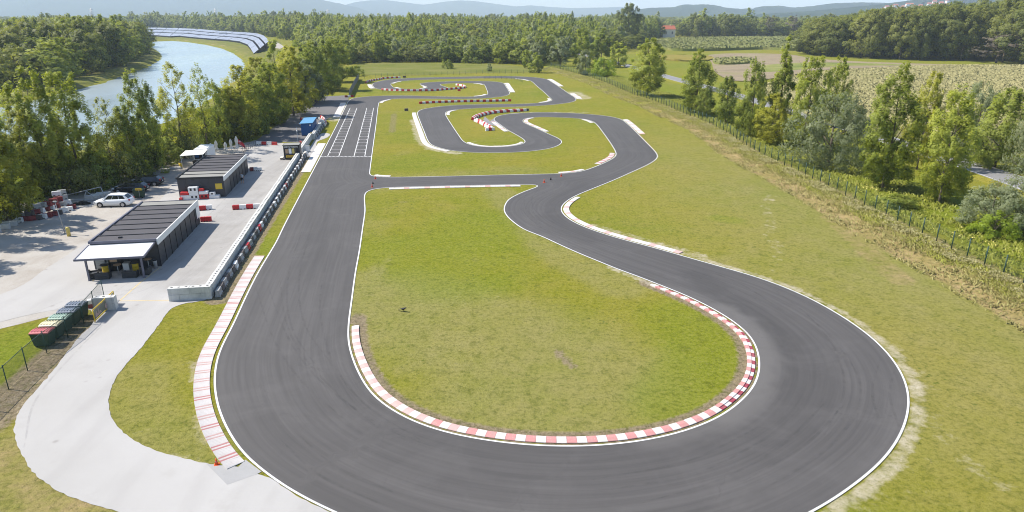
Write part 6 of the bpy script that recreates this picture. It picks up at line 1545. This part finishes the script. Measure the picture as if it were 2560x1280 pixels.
# cars --------------------------------------------------------------
def car(base, rz, paintm, label, L=4.75, Wd=1.86, H=1.64, estate=True):
    c = empty('parked_car', base, rz, label, 'car', 'cars parked by the gravel yard')
    hl = L / 2
    # side outline stations: x (front negative), sill z, belt z, half width
    st = [(-hl, .42, .60, .60), (-hl + .12, .26, .74, .76), (-hl + .5, .20, .86, .86), (-hl + 1.2, .19, .98, .91), (-.6, .19, 1.02, .93), (.6, .19, 1.05, .93), (hl - .9, .19, 1.08, .92), (hl - .3, .24, 1.06, .87), (hl - .06, .34, .98, .78), (hl, .46, .80, .70)]
    vs = []; fs = []; m_ = 7
    for x, zs_, zb, hw in st:
        hw *= Wd / 1.86; zb *= H / 1.64
        zm = (zs_ + zb) / 2; vs += [(x, -hw * .93, zs_), (x, -hw, zm), (x, -hw * .93, zb), (x, 0, zb + .03), (x, hw * .93, zb), (x, hw, zm), (x, hw * .93, zs_)]
    for i in range(len(st) - 1):
        for k in range(m_):
            a = i * m_ + k; b = i * m_ + (k + 1) % m_; fs.append((a, b, b + m_, a + m_))
    fs.append(tuple(range(m_ - 1, -1, -1))); q = (len(st) - 1) * m_; fs.append(tuple(q + k for k in range(m_)))
    mb = MB(); mb.add(vs, fs, 0, True); body = part(mb, 'body', paintm, c)
    zb = 1.0 * H / 1.64; zr = H
    xs0, xs1 = -hl + 1.15, hl - .18; rs0, rs1 = -hl + 1.95, hl - (.75 if estate else 1.3)
    wb, wr = .84 * Wd / 1.86, .63 * Wd / 1.86
    gv = [(xs0, -wb, zb - .03), (xs0, wb, zb - .03), (xs1, wb * .95, zb + .03), (xs1, -wb * .95, zb + .03), (rs0, -wr, zr - .05), (rs0, wr, zr - .05), (rs1, wr * .95, zr - .07), (rs1, -wr * .95, zr - .07)]
    mb = MB(); mb.add(gv, [(0, 4, 5, 1), (1, 5, 6, 2), (2, 6, 7, 3), (3, 7, 4, 0), (4, 7, 6, 5)], 0); part(mb, 'pillars', paintm, c)
    mid_x = (rs0 + rs1) / 2
    mb = MB(); mb.add([(rs0 - .04, -wr, zr - .055), (rs0 - .04, wr, zr - .055), (mid_x, wr * 1.01, zr), (mid_x, -wr * 1.01, zr), (rs1 + .05, wr * .95, zr - .07), (rs1 + .05, -wr * .95, zr - .07)], [(0, 3, 2, 1), (3, 5, 4, 2)], 0, True); part(mb, 'roof', paintm, c)
    V8 = [Vector(v_) for v_ in gv]
    def pane(ids, name, u0, u1, v0, v1, push):
        a, b, d, e = [V8[i] for i in ids]      # a-b bottom, e-d top
        def P(u, v_): return (a.lerp(b, u)).lerp(e.lerp(d, u), v_)
        n_ = (b - a).cross(e - a).normalized() * push
        m3 = MB(); m3.add([P(u0, v0) + n_, P(u1, v0) + n_, P(u1, v1) + n_, P(u0, v1) + n_], [(0, 1, 2, 3)] if push > 0 else [(3, 2, 1, 0)]); part(m3, name, MT['glass'], c)
    pane((0, 1, 5, 4), 'windscreen', .05, .95, .06, .93, -.012); pane((3, 2, 6, 7), 'rear_window', .1, .9, .15, .9, .012)
    for (u0, u1) in ((.10, .36), (.38, .64), (.66, .90)):
        pane((0, 3, 7, 4), 'side_window', u0, u1, .10, .86, .012); pane((1, 2, 6, 5), 'side_window', u0, u1, .10, .86, -.012)
    for x in (-hl + .92, hl - .95):
        for s in (-1, 1):
            q_ = Matrix.Translation((x, s * (Wd / 2 - .10), .33)) @ Matrix.Rotation(R(90), 4, 'X')
            m3 = MB(); m3.cyl((0, 0), .33, -.11, .11, 18, mat=q_); wl_ = part(m3, 'wheel', MT['rubber'], c)
            m3 = MB(); m3.cyl((0, 0), .22, -.117, .117, 14, mat=q_); part(m3, 'rim', MT['rim'], wl_)
            m3 = MB(); q2 = Matrix.Translation((x, s * (Wd / 2 - .05), .36)) @ Matrix.Rotation(R(90), 4, 'X'); m3.cyl((0, 0), .385, -.035, .035, 18, mat=q2); part(m3, 'wheel_arch', MT['black'], c)
    for s in (-1, 1):
        m3 = MB(); m3.box(-hl + .06, -hl + .4, s * .62 - .16, s * .62 + .16, .62, .76, bev=.03); part(m3, 'headlight', MT['lamp_clear'], c)
        m3 = MB(); m3.box(hl - .2, hl - .02, s * .68 - .1, s * .68 + .1, .82, 1.02, bev=.02); part(m3, 'tail_light', MT['lamp_red'], c)
        m3 = MB(); m3.box(-hl + 1.45, -hl + 1.62, s * (Wd / 2 + .02) - .09, s * (Wd / 2 + .02) + .09, .98, 1.12, bev=.02); part(m3, 'mirror', paintm, c)
    m3 = MB(); m3.box(hl - .05, hl + .005, -.26, .26, .62, .74); part(m3, 'number_plate', MT['print_white'], c)
    return c
car(W(287.5, 514), R(5), MT['car_white'], 'white people carrier parked broadside at the edge of the gravel yard')
car(W(329, 480), R(6), MT['car_black'], 'black estate car parked behind the white car', 4.7, 1.8, 1.5); car(W(368, 463), R(8), MT['car_black'], 'black estate car parked farthest back under the trees', 4.6, 1.8, 1.46)

# waste bins
def big_bin(loc, rz, lid, label, group='waste containers behind the fence'):
    o = empty('waste_container', loc, rz, label, 'bin', group)
    mb = MB(); mb.add([(-.56, -.42, .14), (.56, -.42, .14), (.56, .42, .14), (-.56, .42, .14), (-.66, -.53, 1.14), (.66, -.53, 1.14), (.66, .53, 1.14), (-.66, .53, 1.14)], [(3, 2, 1, 0), (0, 1, 5, 4), (1, 2, 6, 5), (2, 3, 7, 6), (3, 0, 4, 7), (4, 5, 6, 7)]); bd = part(mb, 'body', MT['green_bin'], o)
    mb = MB(); mb.box(-.69, .69, -.56, .56, 1.1, 1.16, bev=.02); part(mb, 'rim', MT['green_bin'], bd)
    vs = []; fs = []
    for i in range(6): y = -.55 + 1.1 * i / 5; z = 1.17 + .16 * math.sin(math.pi * (i / 5 * .8 + .15)); vs += [(-.68, y, z), (.68, y, z)]
    for i in range(5): fs.append((2*i, 2*i+1, 2*i+3, 2*i+2))
    vs += [(-.68, -.55, 1.15), (.68, -.55, 1.15), (.68, .55, 1.15), (-.68, .55, 1.15)]; fs += [(12, 13, 1, 0), (10, 11, 14, 15), (0, 2, 4, 6, 8, 10, 15, 12), (13, 14, 11, 9, 7, 5, 3, 1)]
    mb = MB(); mb.add(vs, fs); ld = part(mb, 'lid', MT[lid], o)
    for i in range(6):
        mb = MB(); x = -.55 + .22 * i; mb.box(x - .03, x + .03, -.4, .4, 1.30, 1.345, bev=.01); part(mb, 'lid_rib', MT[lid], ld)
    for sx in (-1, 1):
        mb = MB(); mb.bar((sx * .69, -.3, 1.05), (sx * .69, .3, 1.05), .03, 6); part(mb, 'handle', MT['green_bin'], o)
        for sy in (-1, 1): mb = MB(); q_ = Matrix.Translation((sx * .45, sy * .33, .1)) @ Matrix.Rotation(R(90), 4, 'X'); mb.cyl((0, 0), .1, -.03, .03, 10, mat=q_); part(mb, 'wheel', MT['rubber'], o)
    return o
pa = W(104, 824, 1.3); pb = W(190, 757, 1.3); bd_ = pb - pa; brz = math.atan2(bd_.y, bd_.x) - R(90)
for i, (ld, lab) in enumerate((('lid_red', 'green waste container with a faded red lid, nearest of the row'), ('lid_yellow', 'green waste container with a cream yellow lid'), ('lid_green', 'green waste container with a pale green lid'), ('lid_blue', 'green waste container with a slate blue lid next to the pale green lid'), ('lid_navy', 'green waste container with a dark grey-blue lid, farthest of the row'))):
    p = pa.lerp(pb, i / 4); big_bin((p.x, p.y, 0), brz, 'lid_blue' if ld == 'lid_navy' else ld, lab)
big_bin(W(350, 494), R(12), 'lid_green' if False else 'green_bin', 'dark green waste container behind the white car', 'yard bin')
o = empty('parking_sign', W(350.5, 497), R(4), 'small yellow sign on a thin post before the dark green container', 'sign'); mb = MB(); mb.bar((0, 0, 0), (0, 0, 1.3), .025, 6); part(mb, 'post', MT['steel'], o); mb = MB(); mb.box(-.42, .42, -.03, .0, 1.2, 1.5); bp = part(mb, 'board', MT['yellow'], o)
for i in range(3): mb = MB(); mb.box(-.3 + .2 * i, -.16 + .2 * i, -.036, -.031, 1.31, 1.39); part(mb, 'print_line', MT['wood'], bp)

# gate with banner, block stub, red bucket
g0 = W(238, 806.5); g1 = W(288.5, 757.5); gd = g1 - g0; gl = gd.length; gz = math.atan2(gd.y, gd.x)
Gt = empty('banner_gate', g0, gz, 'yellow framed gate with a see-through banner and pale script beside the access road', 'gate')
gh = 1.12
for nm, a_, b_2 in (('post', (0, 0, 0), (0, 0, gh)), ('post', (gl, 0, 0), (gl, 0, gh)), ('rail', (0, 0, gh), (gl, 0, gh)), ('rail', (0, 0, .16), (gl, 0, .16))):
    mb = MB(); mb.bar(a_, b_2, .045, 8); part(mb, nm, MT['yellow'], Gt)
for (a_, b_2) in (((.05, .05, .2), (gl * .5, .05, gh - .05)), ((gl * .5, .05, .2), (gl * .95, .05, gh - .05))): mb = MB(); mb.bar(a_, b_2, .02, 6); part(mb, 'brace', MT['yellow'], Gt)
def m_mesh():
    k = NB('banner_mesh'); k.b.inputs['Base Color'].default_value = (.23, .22, .16, 1); k.rough(.8)
    tr = k.n.new('ShaderNodeBsdfTransparent'); mx = k.n.new('ShaderNodeMixShader'); mx.inputs[0].default_value = .82
    k.lk(tr.outputs[0], mx.inputs[1]); k.lk(k.b.outputs[0], mx.inputs[2]); k.lk(mx.outputs[0], k.n['Material Output'].inputs['Surface']); return k.m
MT['banner'] = m_mesh()
mb = MB(); mb.box(.1, gl - .1, -.012, .0, .24, gh - .1); bn = part(mb, 'banner', MT['banner'], Gt)
def script(x0, sgn):
    pts = [(0, .32), (.12, .62), (.22, .70), (.16, .45), (.05, .28), (.2, .30), (.3, .5), (.38, .48), (.36, .32), (.45, .34), (.55, .7), (.6, .78), (.55, .5), (.58, .34), (.68, .36), (.75, .52), (.83, .5), (.82, .34), (.93, .40)]
    mb = MB()
    for i in range(len(pts) - 1): mb.bar((x0 + sgn * pts[i][0] * 1.15, -.025, pts[i][1] + .06), (x0 + sgn * pts[i + 1][0] * 1.15, -.025, pts[i + 1][1] + .06), .038, 5)
    part(mb, 'script_lettering', MT['print_pink'], bn)
script(.28, 1); script(gl * .52, 1)
pw = W(262, 779); o = block_wall(pw - VV_ * .95 + UV_ * .5, pw + VV_ * .85 + UV_ * .5, 'short two-course stub of white concrete blocks behind the banner gate')
o = empty('marker_block', W(231, 768), R(30), 'small concrete block with a dark red base behind the banner gate', 'block'); mb = MB(); mb.box(-.3, .3, -.3, .3, .0, .4, bev=.02); part(mb, 'base', MT['red_dull'], o); mb = MB(); mb.box(-.28, .28, -.28, .28, .4, .75, bev=.03); part(mb, 'cap', MT['white_plastic'], o)

# fences ------------------------------------------------------------
def m_wire(name, col, a):
    k = NB(name); k.b.inputs['Base Color'].default_value = (*col, 1); k.rough(.6)
    return k.m
def fence(C, u0, u1, sp, H, label, post_r=.03, wire=True, vsp=.10, hsp=.2, wr=.0028, zf=None, top_rail=False, post_mat='green_post', group=None, side=0.0, lean=0):
    p0, _ = C.at(u0); r = empty('wire_fence', (p0[0], p0[1], 0), 0, label, 'fence', group)
    n = int(abs(u1 - u0) / sp)
    pm = MB(); pm.cyl((0, 0), post_r, -.1, H + .06, 6); pm.cyl((0, 0), post_r * 1.2, H + .06, H + .09, 6); pme = pm.mesh('post', MT[post_mat])
    for i in range(min(n + 1, 300)):
        p, _ = C.at(u0 + (u1 - u0) * i / n); z = zf(p[0], p[1]) if zf else 0
        link('post', pme, r, (p[0] - p0[0], p[1] - p0[1], z))
    if wire:
        vs = []; fs = []
        def q4(a, b, c, d): k = len(vs); vs.extend((a, b, c, d)); fs.append((k, k + 1, k + 2, k + 3))
        m_ = int(abs(u1 - u0) / vsp)
        zc = [0.0] * (m_ + 1)
        if zf:
            key = [zf(*C.at(u0 + (u1 - u0) * j / 60)[0]) for j in range(61)]; zc = np.interp(np.linspace(0, 60, m_ + 1), range(61), key)
        for j in range(m_ + 1):
            p, nn = C.at(u0 + (u1 - u0) * j / m_); T = np.array([nn[1], -nn[0]]); a = p - T * wr - p0; b = p + T * wr - p0; z = zc[j] + .05
            q4((a[0], a[1], z), (b[0], b[1], z), (b[0], b[1], z + H - .05), (a[0], a[1], z + H - .05))
        st_ = 8
        for hh in np.arange(.08, H + .01, hsp):
            for j in range(0, m_ - st_ + 1, st_):
                a, _ = C.at(u0 + (u1 - u0) * j / m_); b, _ = C.at(u0 + (u1 - u0) * (j + st_) / m_); a = a - p0; b = b - p0
                q4((a[0], a[1], zc[j] + hh - wr), (b[0], b[1], zc[j + st_] + hh - wr), (b[0], b[1], zc[j + st_] + hh + wr), (a[0], a[1], zc[j] + hh + wr))
        me = bpy.data.meshes.new('wire_mesh'); me.from_pydata(vs, [], fs); me.materials.append(MT[post_mat]); me.update()
        o = link('wire_mesh', me, r); o['kind'] = 'stuff'
    if top_rail:
        for i in range(n):
            a, _ = C.at(u0 + (u1 - u0) * i / n); b, _ = C.at(u0 + (u1 - u0) * (i + 1) / n); m3 = MB(); a = a - p0; b = b - p0; m3.bar((a[0], a[1], H), (b[0], b[1], H), .025, 6); part(m3, 'top_rail', MT[post_mat], r)
    return r
fence(CF, 0, LF, 2.5, 1.95, 'long green wire fence on the weedy bank along the right side of the circuit', zf=zfence, post_r=.065, vsp=.12, hsp=.2, wr=.005)
CB = Curve2([(897,197.5),(950,194),(1040,190.4),(1140,187),(1252,183.6),(1340,183.2),(1376,172)], closed=False, ds=1, sig=2)
fence(CB, 0, CB.L, 2.6, 1.6, 'low wire fence between the far end of the track and the back meadow', post_r=.045, vsp=.3, hsp=.4, wr=.004)
CL_ = Curve2([(-160,1150),(-40,1035),(24.6,970.6),(64.5,931),(103,894.5),(187,832),(240,776),(262,748)], closed=False, ds=.4, sig=.8)
fence(CL_, 0, CL_.L, 2.45, 1.75, 'dark green chain-link fence beside the access road in front of the waste containers', post_r=.035, vsp=.075, hsp=.075, wr=.006, top_rail=True)
CG = Curve2([(956,231),(1000,232),(1088,231.6)], closed=False, ds=.5, sig=0); fence(CG, 0, CG.L, 2.2, 1.2, 'thin pale green netting fence behind the far row of barriers', post_r=.03, vsp=.2, hsp=.2, wr=.006)
CG2 = Curve2([(1210,197.2),(1260,197.2),(1290,199.8),(1306,206)], closed=False, ds=.5, sig=0); fence(CG2, 0, CG2.L, 2.2, 1.2, 'thin turquoise netting fence inside the top bend', post_r=.03, vsp=.2, hsp=.2, wr=.006)
CS = Curve2([(873,243),(880,229),(888,213),(896.5,198.5)], closed=False, ds=.5, sig=0)
r = empty('screen_fence', (CS.P[0][0], CS.P[0][1], 0), 0, 'dark grey screen fence running away at the left end of the far bend', 'fence'); n = int(CS.L / 2.5)
for i in range(n):
    a, _ = CS.at(CS.L * (i + .02) / n); b, _ = CS.at(CS.L * (i + .98) / n); a = a - CS.P[0]; b = b - CS.P[0]; mb = MB(); mb.add([(a[0], a[1], .08), (b[0], b[1], .08), (b[0], b[1], 2.0), (a[0], a[1], 2.0), (a[0] + .05, a[1], .08), (b[0] + .05, b[1], .08), (b[0] + .05, b[1], 2.0), (a[0] + .05, a[1], 2.0)], [(0, 3, 2, 1), (4, 5, 6, 7), (3, 7, 6, 2), (0, 1, 5, 4)]); part(mb, 'panel', MT['grey_plastic'] if i % 1 else MT['screen'] if 'screen' in MT else MT['frame_grey'], r)
    mb = MB(); mb.box(a[0] - .05, a[0] + .05, a[1] - .05, a[1] + .05, 0, 2.1); part(mb, 'post', MT['black'], r)
r = empty('mesh_gate', W(782, 270), 0, 'dark mesh gate in the shade of the trees beside the pit road', 'gate'); C3 = Curve2([(782,271),(797,250),(811,233)], closed=False, ds=.5, sig=0)
for i in range(14):
    a, _ = C3.at(C3.L * i / 13.0); o3 = W(782, 270); mb = MB(); mb.box(a[0] - o3.x - .05, a[0] - o3.x + .05, a[1] - o3.y - .05, a[1] - o3.y + .05, 0, 2.1); part(mb, 'upright', MT['black'], r)
for z in (.2, 1.1, 2.05):
    a = C3.P[0]; b = C3.P[-1]; mb = MB(); mb.bar((a[0] - o3.x, a[1] - o3.y, z), (b[0] - o3.x, b[1] - o3.y, z), .06, 6); part(mb, 'rail', MT['black'], r)
o = empty('lane_gate', W(640, 366), 0, 'dark railing across the grass beside the closed pit lane', 'railing'); e_ = W(608, 383) - W(640, 366)
for i in range(8): mb = MB(); p = e_ * (i / 7); mb.bar((p.x, p.y, 0), (p.x, p.y, 1.1), .03, 6); part(mb, 'upright', MT['black'], o)
for z in (.3, 1.1): mb = MB(); mb.bar((0, 0, z), (e_.x, e_.y, z), .03, 6); part(mb, 'rail', MT['black'], o)

# cones -------------------------------------------------------------
def cone(px, py, h, dark, label):
    o = empty('traffic_cone', W(px, py), R(15), label, 'cone', 'traffic cones'); mb = MB(); mb.box(-h * .36, h * .36, -h * .36, h * .36, 0, h * .07, bev=.01); part(mb, 'foot', MT['black' if dark else 'orange'], o)
    mb = MB(); mb.lathe([(h * .25, h * .07), (h * .06, h), (h * .03, h * 1.0)], 12); part(mb, 'cone', MT['black' if dark else 'orange'], o)
    if not dark: mb = MB(); mb.lathe([(h * .178, h * .42), (h * .135, h * .64)], 12); part(mb, 'stripe', MT['lid_red'], o)
cone(542, 1162, .42, False, 'orange traffic cone on the concrete patch by the near ridged kerb')
cone(938.5, 447.5, .5, False, 'orange cone at the straight end of the link road, nearest the far kerb'); cone(932.5, 460, .45, True, 'dark cone at the straight end of the link road'); cone(930.5, 468, .5, False, 'orange cone at the straight end of the link road, nearest the near kerb')
cone(1360.5, 456.5, .55, False, 'orange cone at the right end of the link road, nearest the camera'); cone(1377, 450, .5, True, 'dark cone at the right end of the link road'); cone(1403, 441, .5, False, 'orange cone at the right end of the link road by the worn kerb')

# bird --------------------------------------------------------------
p = W(1009, 779, .0); bo = empty('black_bird', p, R(-20), 'black bird standing in the infield grass with its tail to the left', 'bird')
mb = MB(); secs = [(-.30, .015, .20), (-.20, .035, .21), (-.10, .085, .23), (.0, .11, .26), (.10, .10, .30), (.17, .07, .35), (.22, .065, .39), (.27, .04, .39), (.33, .008, .375)]; nn_ = 10; vs = []; fs = []
for x, r_2, z in secs:
    for i in range(nn_): a = 2 * math.pi * i / nn_; vs.append((x, r_2 * math.cos(a), z + r_2 * .95 * math.sin(a)))
for k in range(len(secs) - 1):
    for i in range(nn_): fs.append((k * nn_ + i, k * nn_ + (i + 1) % nn_, (k + 1) * nn_ + (i + 1) % nn_, (k + 1) * nn_ + i))
fs += [tuple(range(nn_ - 1, -1, -1)), tuple((len(secs) - 1) * nn_ + i for i in range(nn_))]
mb.add(vs, fs, 0, True); part(mb, 'body', MT['bird'], bo)
for s in (-1, 1):
    mb = MB(); mb.add([(.1, s * .1, .33), (-.05, s * .13, .32), (-.32, s * .10, .22), (-.42, s * .06, .17), (-.2, s * .05, .24), (0, s * .06, .33)], [(0, 1, 2, 3, 4, 5), (5, 4, 3, 2, 1, 0)]); part(mb, 'wing', MT['bird'], bo)
    mb = MB(); mb.bar((.02, s * .05, .18), (.0, s * .05, .08), .012, 5); mb.bar((.0, s * .05, .08), (.02, s * .05, .0), .01, 5); mb.bar((.0, s * .05, .006), (.08, s * .05, .006), .008, 5); part(mb, 'leg', MT['bird'], bo)
mb = MB(); mb.add([(-.28, -.05, .2), (-.28, .05, .2), (-.55, .07, .08), (-.55, -.07, .08)], [(0, 1, 2, 3), (3, 2, 1, 0)]); part(mb, 'tail', MT['bird'], bo)

# person ------------------------------------------------------------
def skin_mesh(name, verts, edges, radii, mats, facemat, sub=1):
    me = bpy.data.meshes.new(name); me.from_pydata(verts, edges, []); o = bpy.data.objects.new(name, me); COL.objects.link(o)
    md = o.modifiers.new('skin', 'SKIN'); md.use_smooth_shade = True
    for i, r_2 in enumerate(radii): me.skin_vertices[0].data[i].radius = (r_2, r_2) if not isinstance(r_2, tuple) else r_2
    me.skin_vertices[0].data[0].use_root = True
    s2 = o.modifiers.new('sub', 'SUBSURF'); s2.levels = sub; s2.render_levels = sub
    dg = bpy.context.evaluated_depsgraph_get(); out = bpy.data.meshes.new_from_object(o.evaluated_get(dg)); bpy.data.objects.remove(o)
    for m_ in mats: out.materials.append(m_)
    for pl in out.polygons: pl.material_index = facemat(pl.center)
    return out
PV = [(0, 0, .95), (0, .01, 1.12), (0, .02, 1.32), (0, .0, 1.45), (0, -.02, 1.53), (0, -.03, 1.62), (0, -.03, 1.72)]; PE = [(0, 1), (1, 2), (2, 3), (3, 4), (4, 5), (5, 6)]; PR = [(.16, .12), (.15, .11), (.19, .12), (.10, .08), (.055, .055), (.085, .1), (.075, .09)]
def chain(frm, pts, rs):
    for p_, r_2 in zip(pts, rs): PV.append(p_); PR.append(r_2); PE.append((frm, len(PV) - 1)); frm = len(PV) - 1
    return frm
for s in (-1, 1):
    k = chain(0, [(s * .10, 0, .86), (s * .11, -.01 + s * .04, .50), (s * .11, .02 + s * .09, .10), (s * .12, -.10 + s * .09, .04)], [(.10, .10), .062, .042, (.04, .03)])
    h_ = chain(2, [(s * .20, .01, 1.38), (s * .27, .0, 1.12), (s * .29, -.12 if s > 0 else -.04, .90), (s * .29, -.15 if s > 0 else -.05, .83)], [.06, .045, .034, (.034, .02)])
    hx, hy, hz_ = PV[h_]
    for f in range(4): chain(h_, [(hx + (f - 1.5) * .004, hy + (f - 1.5) * .02, hz_ - .05), (hx, hy + (f - 1.5) * .02 - .01, hz_ - .09 - .01 * (f in (1, 2)))], [.009, .008])
    chain(h_, [(hx - s * .015, hy - .045, hz_ - .01), (hx - s * .02, hy - .055, hz_ - .05)], [.01, .009])
def fm(c):
    if c.z > 1.66 or (c.z > 1.56 and c.y > -.0): return 3
    if c.z > 1.47: return 0
    if abs(c.x) > .215 and c.z < 1.22: return 0
    if c.z > .96: return 1
    if c.z > .52 and abs(c.x) < .24: return 2
    if c.z < .10: return 4
    return 0
pm_ = skin_mesh('body', PV, PE, PR, [MT['skin'], MT['shirt'], MT['shorts'], MT['hair'], MT['black']], fm)
pp = W(607, 459.5); Pn = empty('person', pp, R(170), 'person in a grey shirt and black shorts walking away along the garage doors', 'person'); link('body', pm_, Pn)
mb = MB(); mb.box(-.06, .06, -.115, .0, 1.60, 1.62); mb.lathe([(.012, 1.585), (.02, 1.60), (.008, 1.63)], 6, c=(0, -.125)); fc_ = part(mb, 'nose', MT['skin'], Pn)
for s in (-1, 1): mb = MB(); mb.lathe([(.004, 1.635), (.012, 1.645), (.004, 1.655)], 6, c=(s * .035, -.118)); part(mb, 'eye', MT['black'], Pn); mb = MB(); mb.box(s * .088 - .012, s * .088 + .012, -.05, -.01, 1.60, 1.66); part(mb, 'ear', MT['skin'], Pn)

# solar park on the canal bend ---------------------------------------
def m_solar():
    k = NB('solar_glass'); p = k.pos(); a = k.noise(.15, 3, .5, p); k.color(k.mix(a, (.20, .20, .25), (.32, .32, .36))); k.b.inputs['Roughness'].default_value = .32; k.b.inputs['Specular IOR Level'].default_value = .6; return k.m
MT['solar'] = m_solar()
SB = [(352,91),(366,90.5),(395,92),(425,94.5),(448,93),(480,96.5),(537,101.5),(570,104),(598,108),(618,116),(626,127),(634,141)]     # lower edge
ST_ = [(354,76),(398,76),(420,77),(450,77.5),(500,80.5),(555,86.5),(590,89),(625,91.5),(648,94.5),(662,100),(672,110),(677,117)]    # upper edge
nrow = 3
for i in range(len(SB) - 1):
    for rw in range(nrow):
        def pt(k, f): a = W(*SB[k]); b = W(*ST_[k]); return a.lerp(b, f)
        f0, f1 = rw / nrow + .02, (rw + 1) / nrow - .07
        a, b, c, d = pt(i, f0), pt(i + 1, f0), pt(i + 1, f1), pt(i, f1)
        e = (b - a) * .012; a2, b2, c2, d2 = a + e, b - e, c - (c - d) * .012, d + (c - d) * .012
        zl, zh = 1.6 + rw * 1.2, 2.6 + rw * 1.2
        o = empty('solar_table', (a.x, a.y, 0), 0, f'long slab of solar panels in the {["lowest", "middle", "top"][rw]} row on the canal bend', 'solar panel', f'solar panels of the {["lowest", "middle", "top"][rw]} row')
        def L3(v_, z): return (v_.x - a.x, v_.y - a.y, z)
        npan = max(1, min(6, int((b - a).length / 14)))
        for k in range(npan):
            t0_, t1_ = (k + .015) / npan, (k + .985) / npan; A, B, C_, D = a2.lerp(b2, t0_), a2.lerp(b2, t1_), d2.lerp(c2, t1_), d2.lerp(c2, t0_)
            mb = MB(); mb.add([L3(A, zl), L3(B, zl), L3(C_, zh), L3(D, zh), L3(A, zl - .12), L3(B, zl - .12), L3(C_, zh - .12), L3(D, zh - .12)], [(0, 1, 2, 3), (7, 6, 5, 4), (0, 4, 5, 1), (1, 5, 6, 2), (2, 6, 7, 3), (3, 7, 4, 0)]); part(mb, 'panel', MT['solar'], o)
        mb = MB()
        mb.add([L3(a2, zl - .13), L3(b2, zl - .13), L3(b2, 0), L3(a2, 0)], [(3, 2, 1, 0), (0, 1, 2, 3)]); part(mb, 'skirt', MT['panel_dark'], o)
        mb = MB(); mb.add([L3(b2, zl - .13), L3(c2, zh - .13), L3(c2, 0), L3(b2, 0)], [(0, 1, 2, 3), (3, 2, 1, 0)]); part(mb, 'end_plate', MT['panel_dark'], o)
o = empty('transformer_hut', W(558, 92.5), R(10), 'small white transformer hut above the solar panels', 'hut'); mb = MB(); mb.box(-4, 4, -2, 2, 0, 4.6); part(mb, 'wall', MT['white'], o); mb = MB(); mb.box(-4.4, 4.4, -2.4, 2.4, 4.6, 5.0); part(mb, 'roof', MT['grey_plastic'], o); mb = MB(); mb.box(-1, 1, -2.05, -2.0, 0, 3); part(mb, 'door', MT['grey_plastic'], o)
sheet('dike_track', [WL([(664,99),(690,104),(712,117),(700,122),(676,118),(670,107)])], MT['gravel'], .06)
sheet('dike_grass', [WL([(380,100),(430,98.5),(540,105),(600,113),(620,128),(632,150),(640,165),(690,150),(712,122),(700,104),(660,94),(560,84),(450,75.5),(370,75),(352,92)])], MT['f_mead'], .05)

# far houses, pylons ---------------------------------------------------
def house(base, w_, d_, h_, rz, label, group=None, wall='house_wall'):
    o = empty('house', base, rz, label, 'house', group); mb = MB(); mb.box(-w_ / 2, w_ / 2, -d_ / 2, d_ / 2, -1, h_); part(mb, 'wall', MT[wall], o)
    mb = MB(); mb.prism([(-d_ / 2 - .5, h_), (d_ / 2 + .5, h_), (0, h_ + d_ * .42)], -w_ / 2 - .4, w_ / 2 + .4, 0, 'x'); rf = part(mb, 'roof', MT['roof_tile'], o); mb = MB(); mb.box(w_ * .2, w_ * .2 + .7, -.4, .4, h_ + d_ * .2, h_ + d_ * .5); part(mb, 'chimney', MT['house_wall'], rf)
    for x in (-w_ * .25, w_ * .25): mb = MB(); mb.box(x - .7, x + .7, -d_ / 2 - .05, -d_ / 2, h_ * .4, h_ * .75); part(mb, 'window', MT['glass'], o)
house(W(1668, 93.5), 15, 10, 9, R(10), 'single red-roofed house showing between the trees of the far belt')
r_ = np.random.default_rng(12)
for i in range(26):
    px = r_.uniform(2070, 2215); py = 22 - (px - 2070) * .105 + r_.uniform(-3, 6); D = 3250 + r_.uniform(-80, 120); zz = top_h((0, D), py)
    house(Vector(((px - 1280) / FPX * D / CT, D - 120, zz - 4)), r_.uniform(14, 22), r_.uniform(10, 14), r_.uniform(7, 10), r_.uniform(-.6, .6), 'tiny pale house in the village on the far hillside', 'houses of the hillside village', 'print_white')
def pylon(px, base_y, top_y, D, label):
    b = Vector(((px - 1280) / FPX * D / CT, D, 0)); H = top_h((0, D), top_y); o = empty('power_pylon', b, 0, label, 'pylon', 'power pylons on the plain'); mb = MB(); w_ = H * .11
    for sx in (-1, 1):
        for sy in (-1, 1): mb.bar((sx * w_, sy * w_, 0), (sx * .4, sy * .4, H), .28, 4)
    for k in range(6):
        z0_, z1_ = H * k / 6, H * (k + 1) / 6; a = w_ * (1 - k / 6) + .4; c = w_ * (1 - (k + 1) / 6) + .4; mb.bar((-a, -a, z0_), (c, -c, z1_), .18, 4); mb.bar((a, -a, z0_), (-c, -c, z1_), .18, 4)
    part(mb, 'lattice_mast', MT['steel'], o)
    for z in (.68, .8, .92): mb = MB(); mb.bar((-H * .12, 0, H * z), (H * .12, 0, H * z), .3, 4); part(mb, 'cross_arm', MT['steel'], o)
pylon(346, 40, 20, 1500, 'lattice power pylon left of the solar panels on the horizon'); pylon(621, 42, 21, 1600, 'lattice power pylon above the solar panels on the horizon'); pylon(871, 44, 23, 1700, 'lattice power pylon on the horizon nearest the middle'); pylon(14, 30, 8, 1400, 'lattice power pylon at the left picture edge')
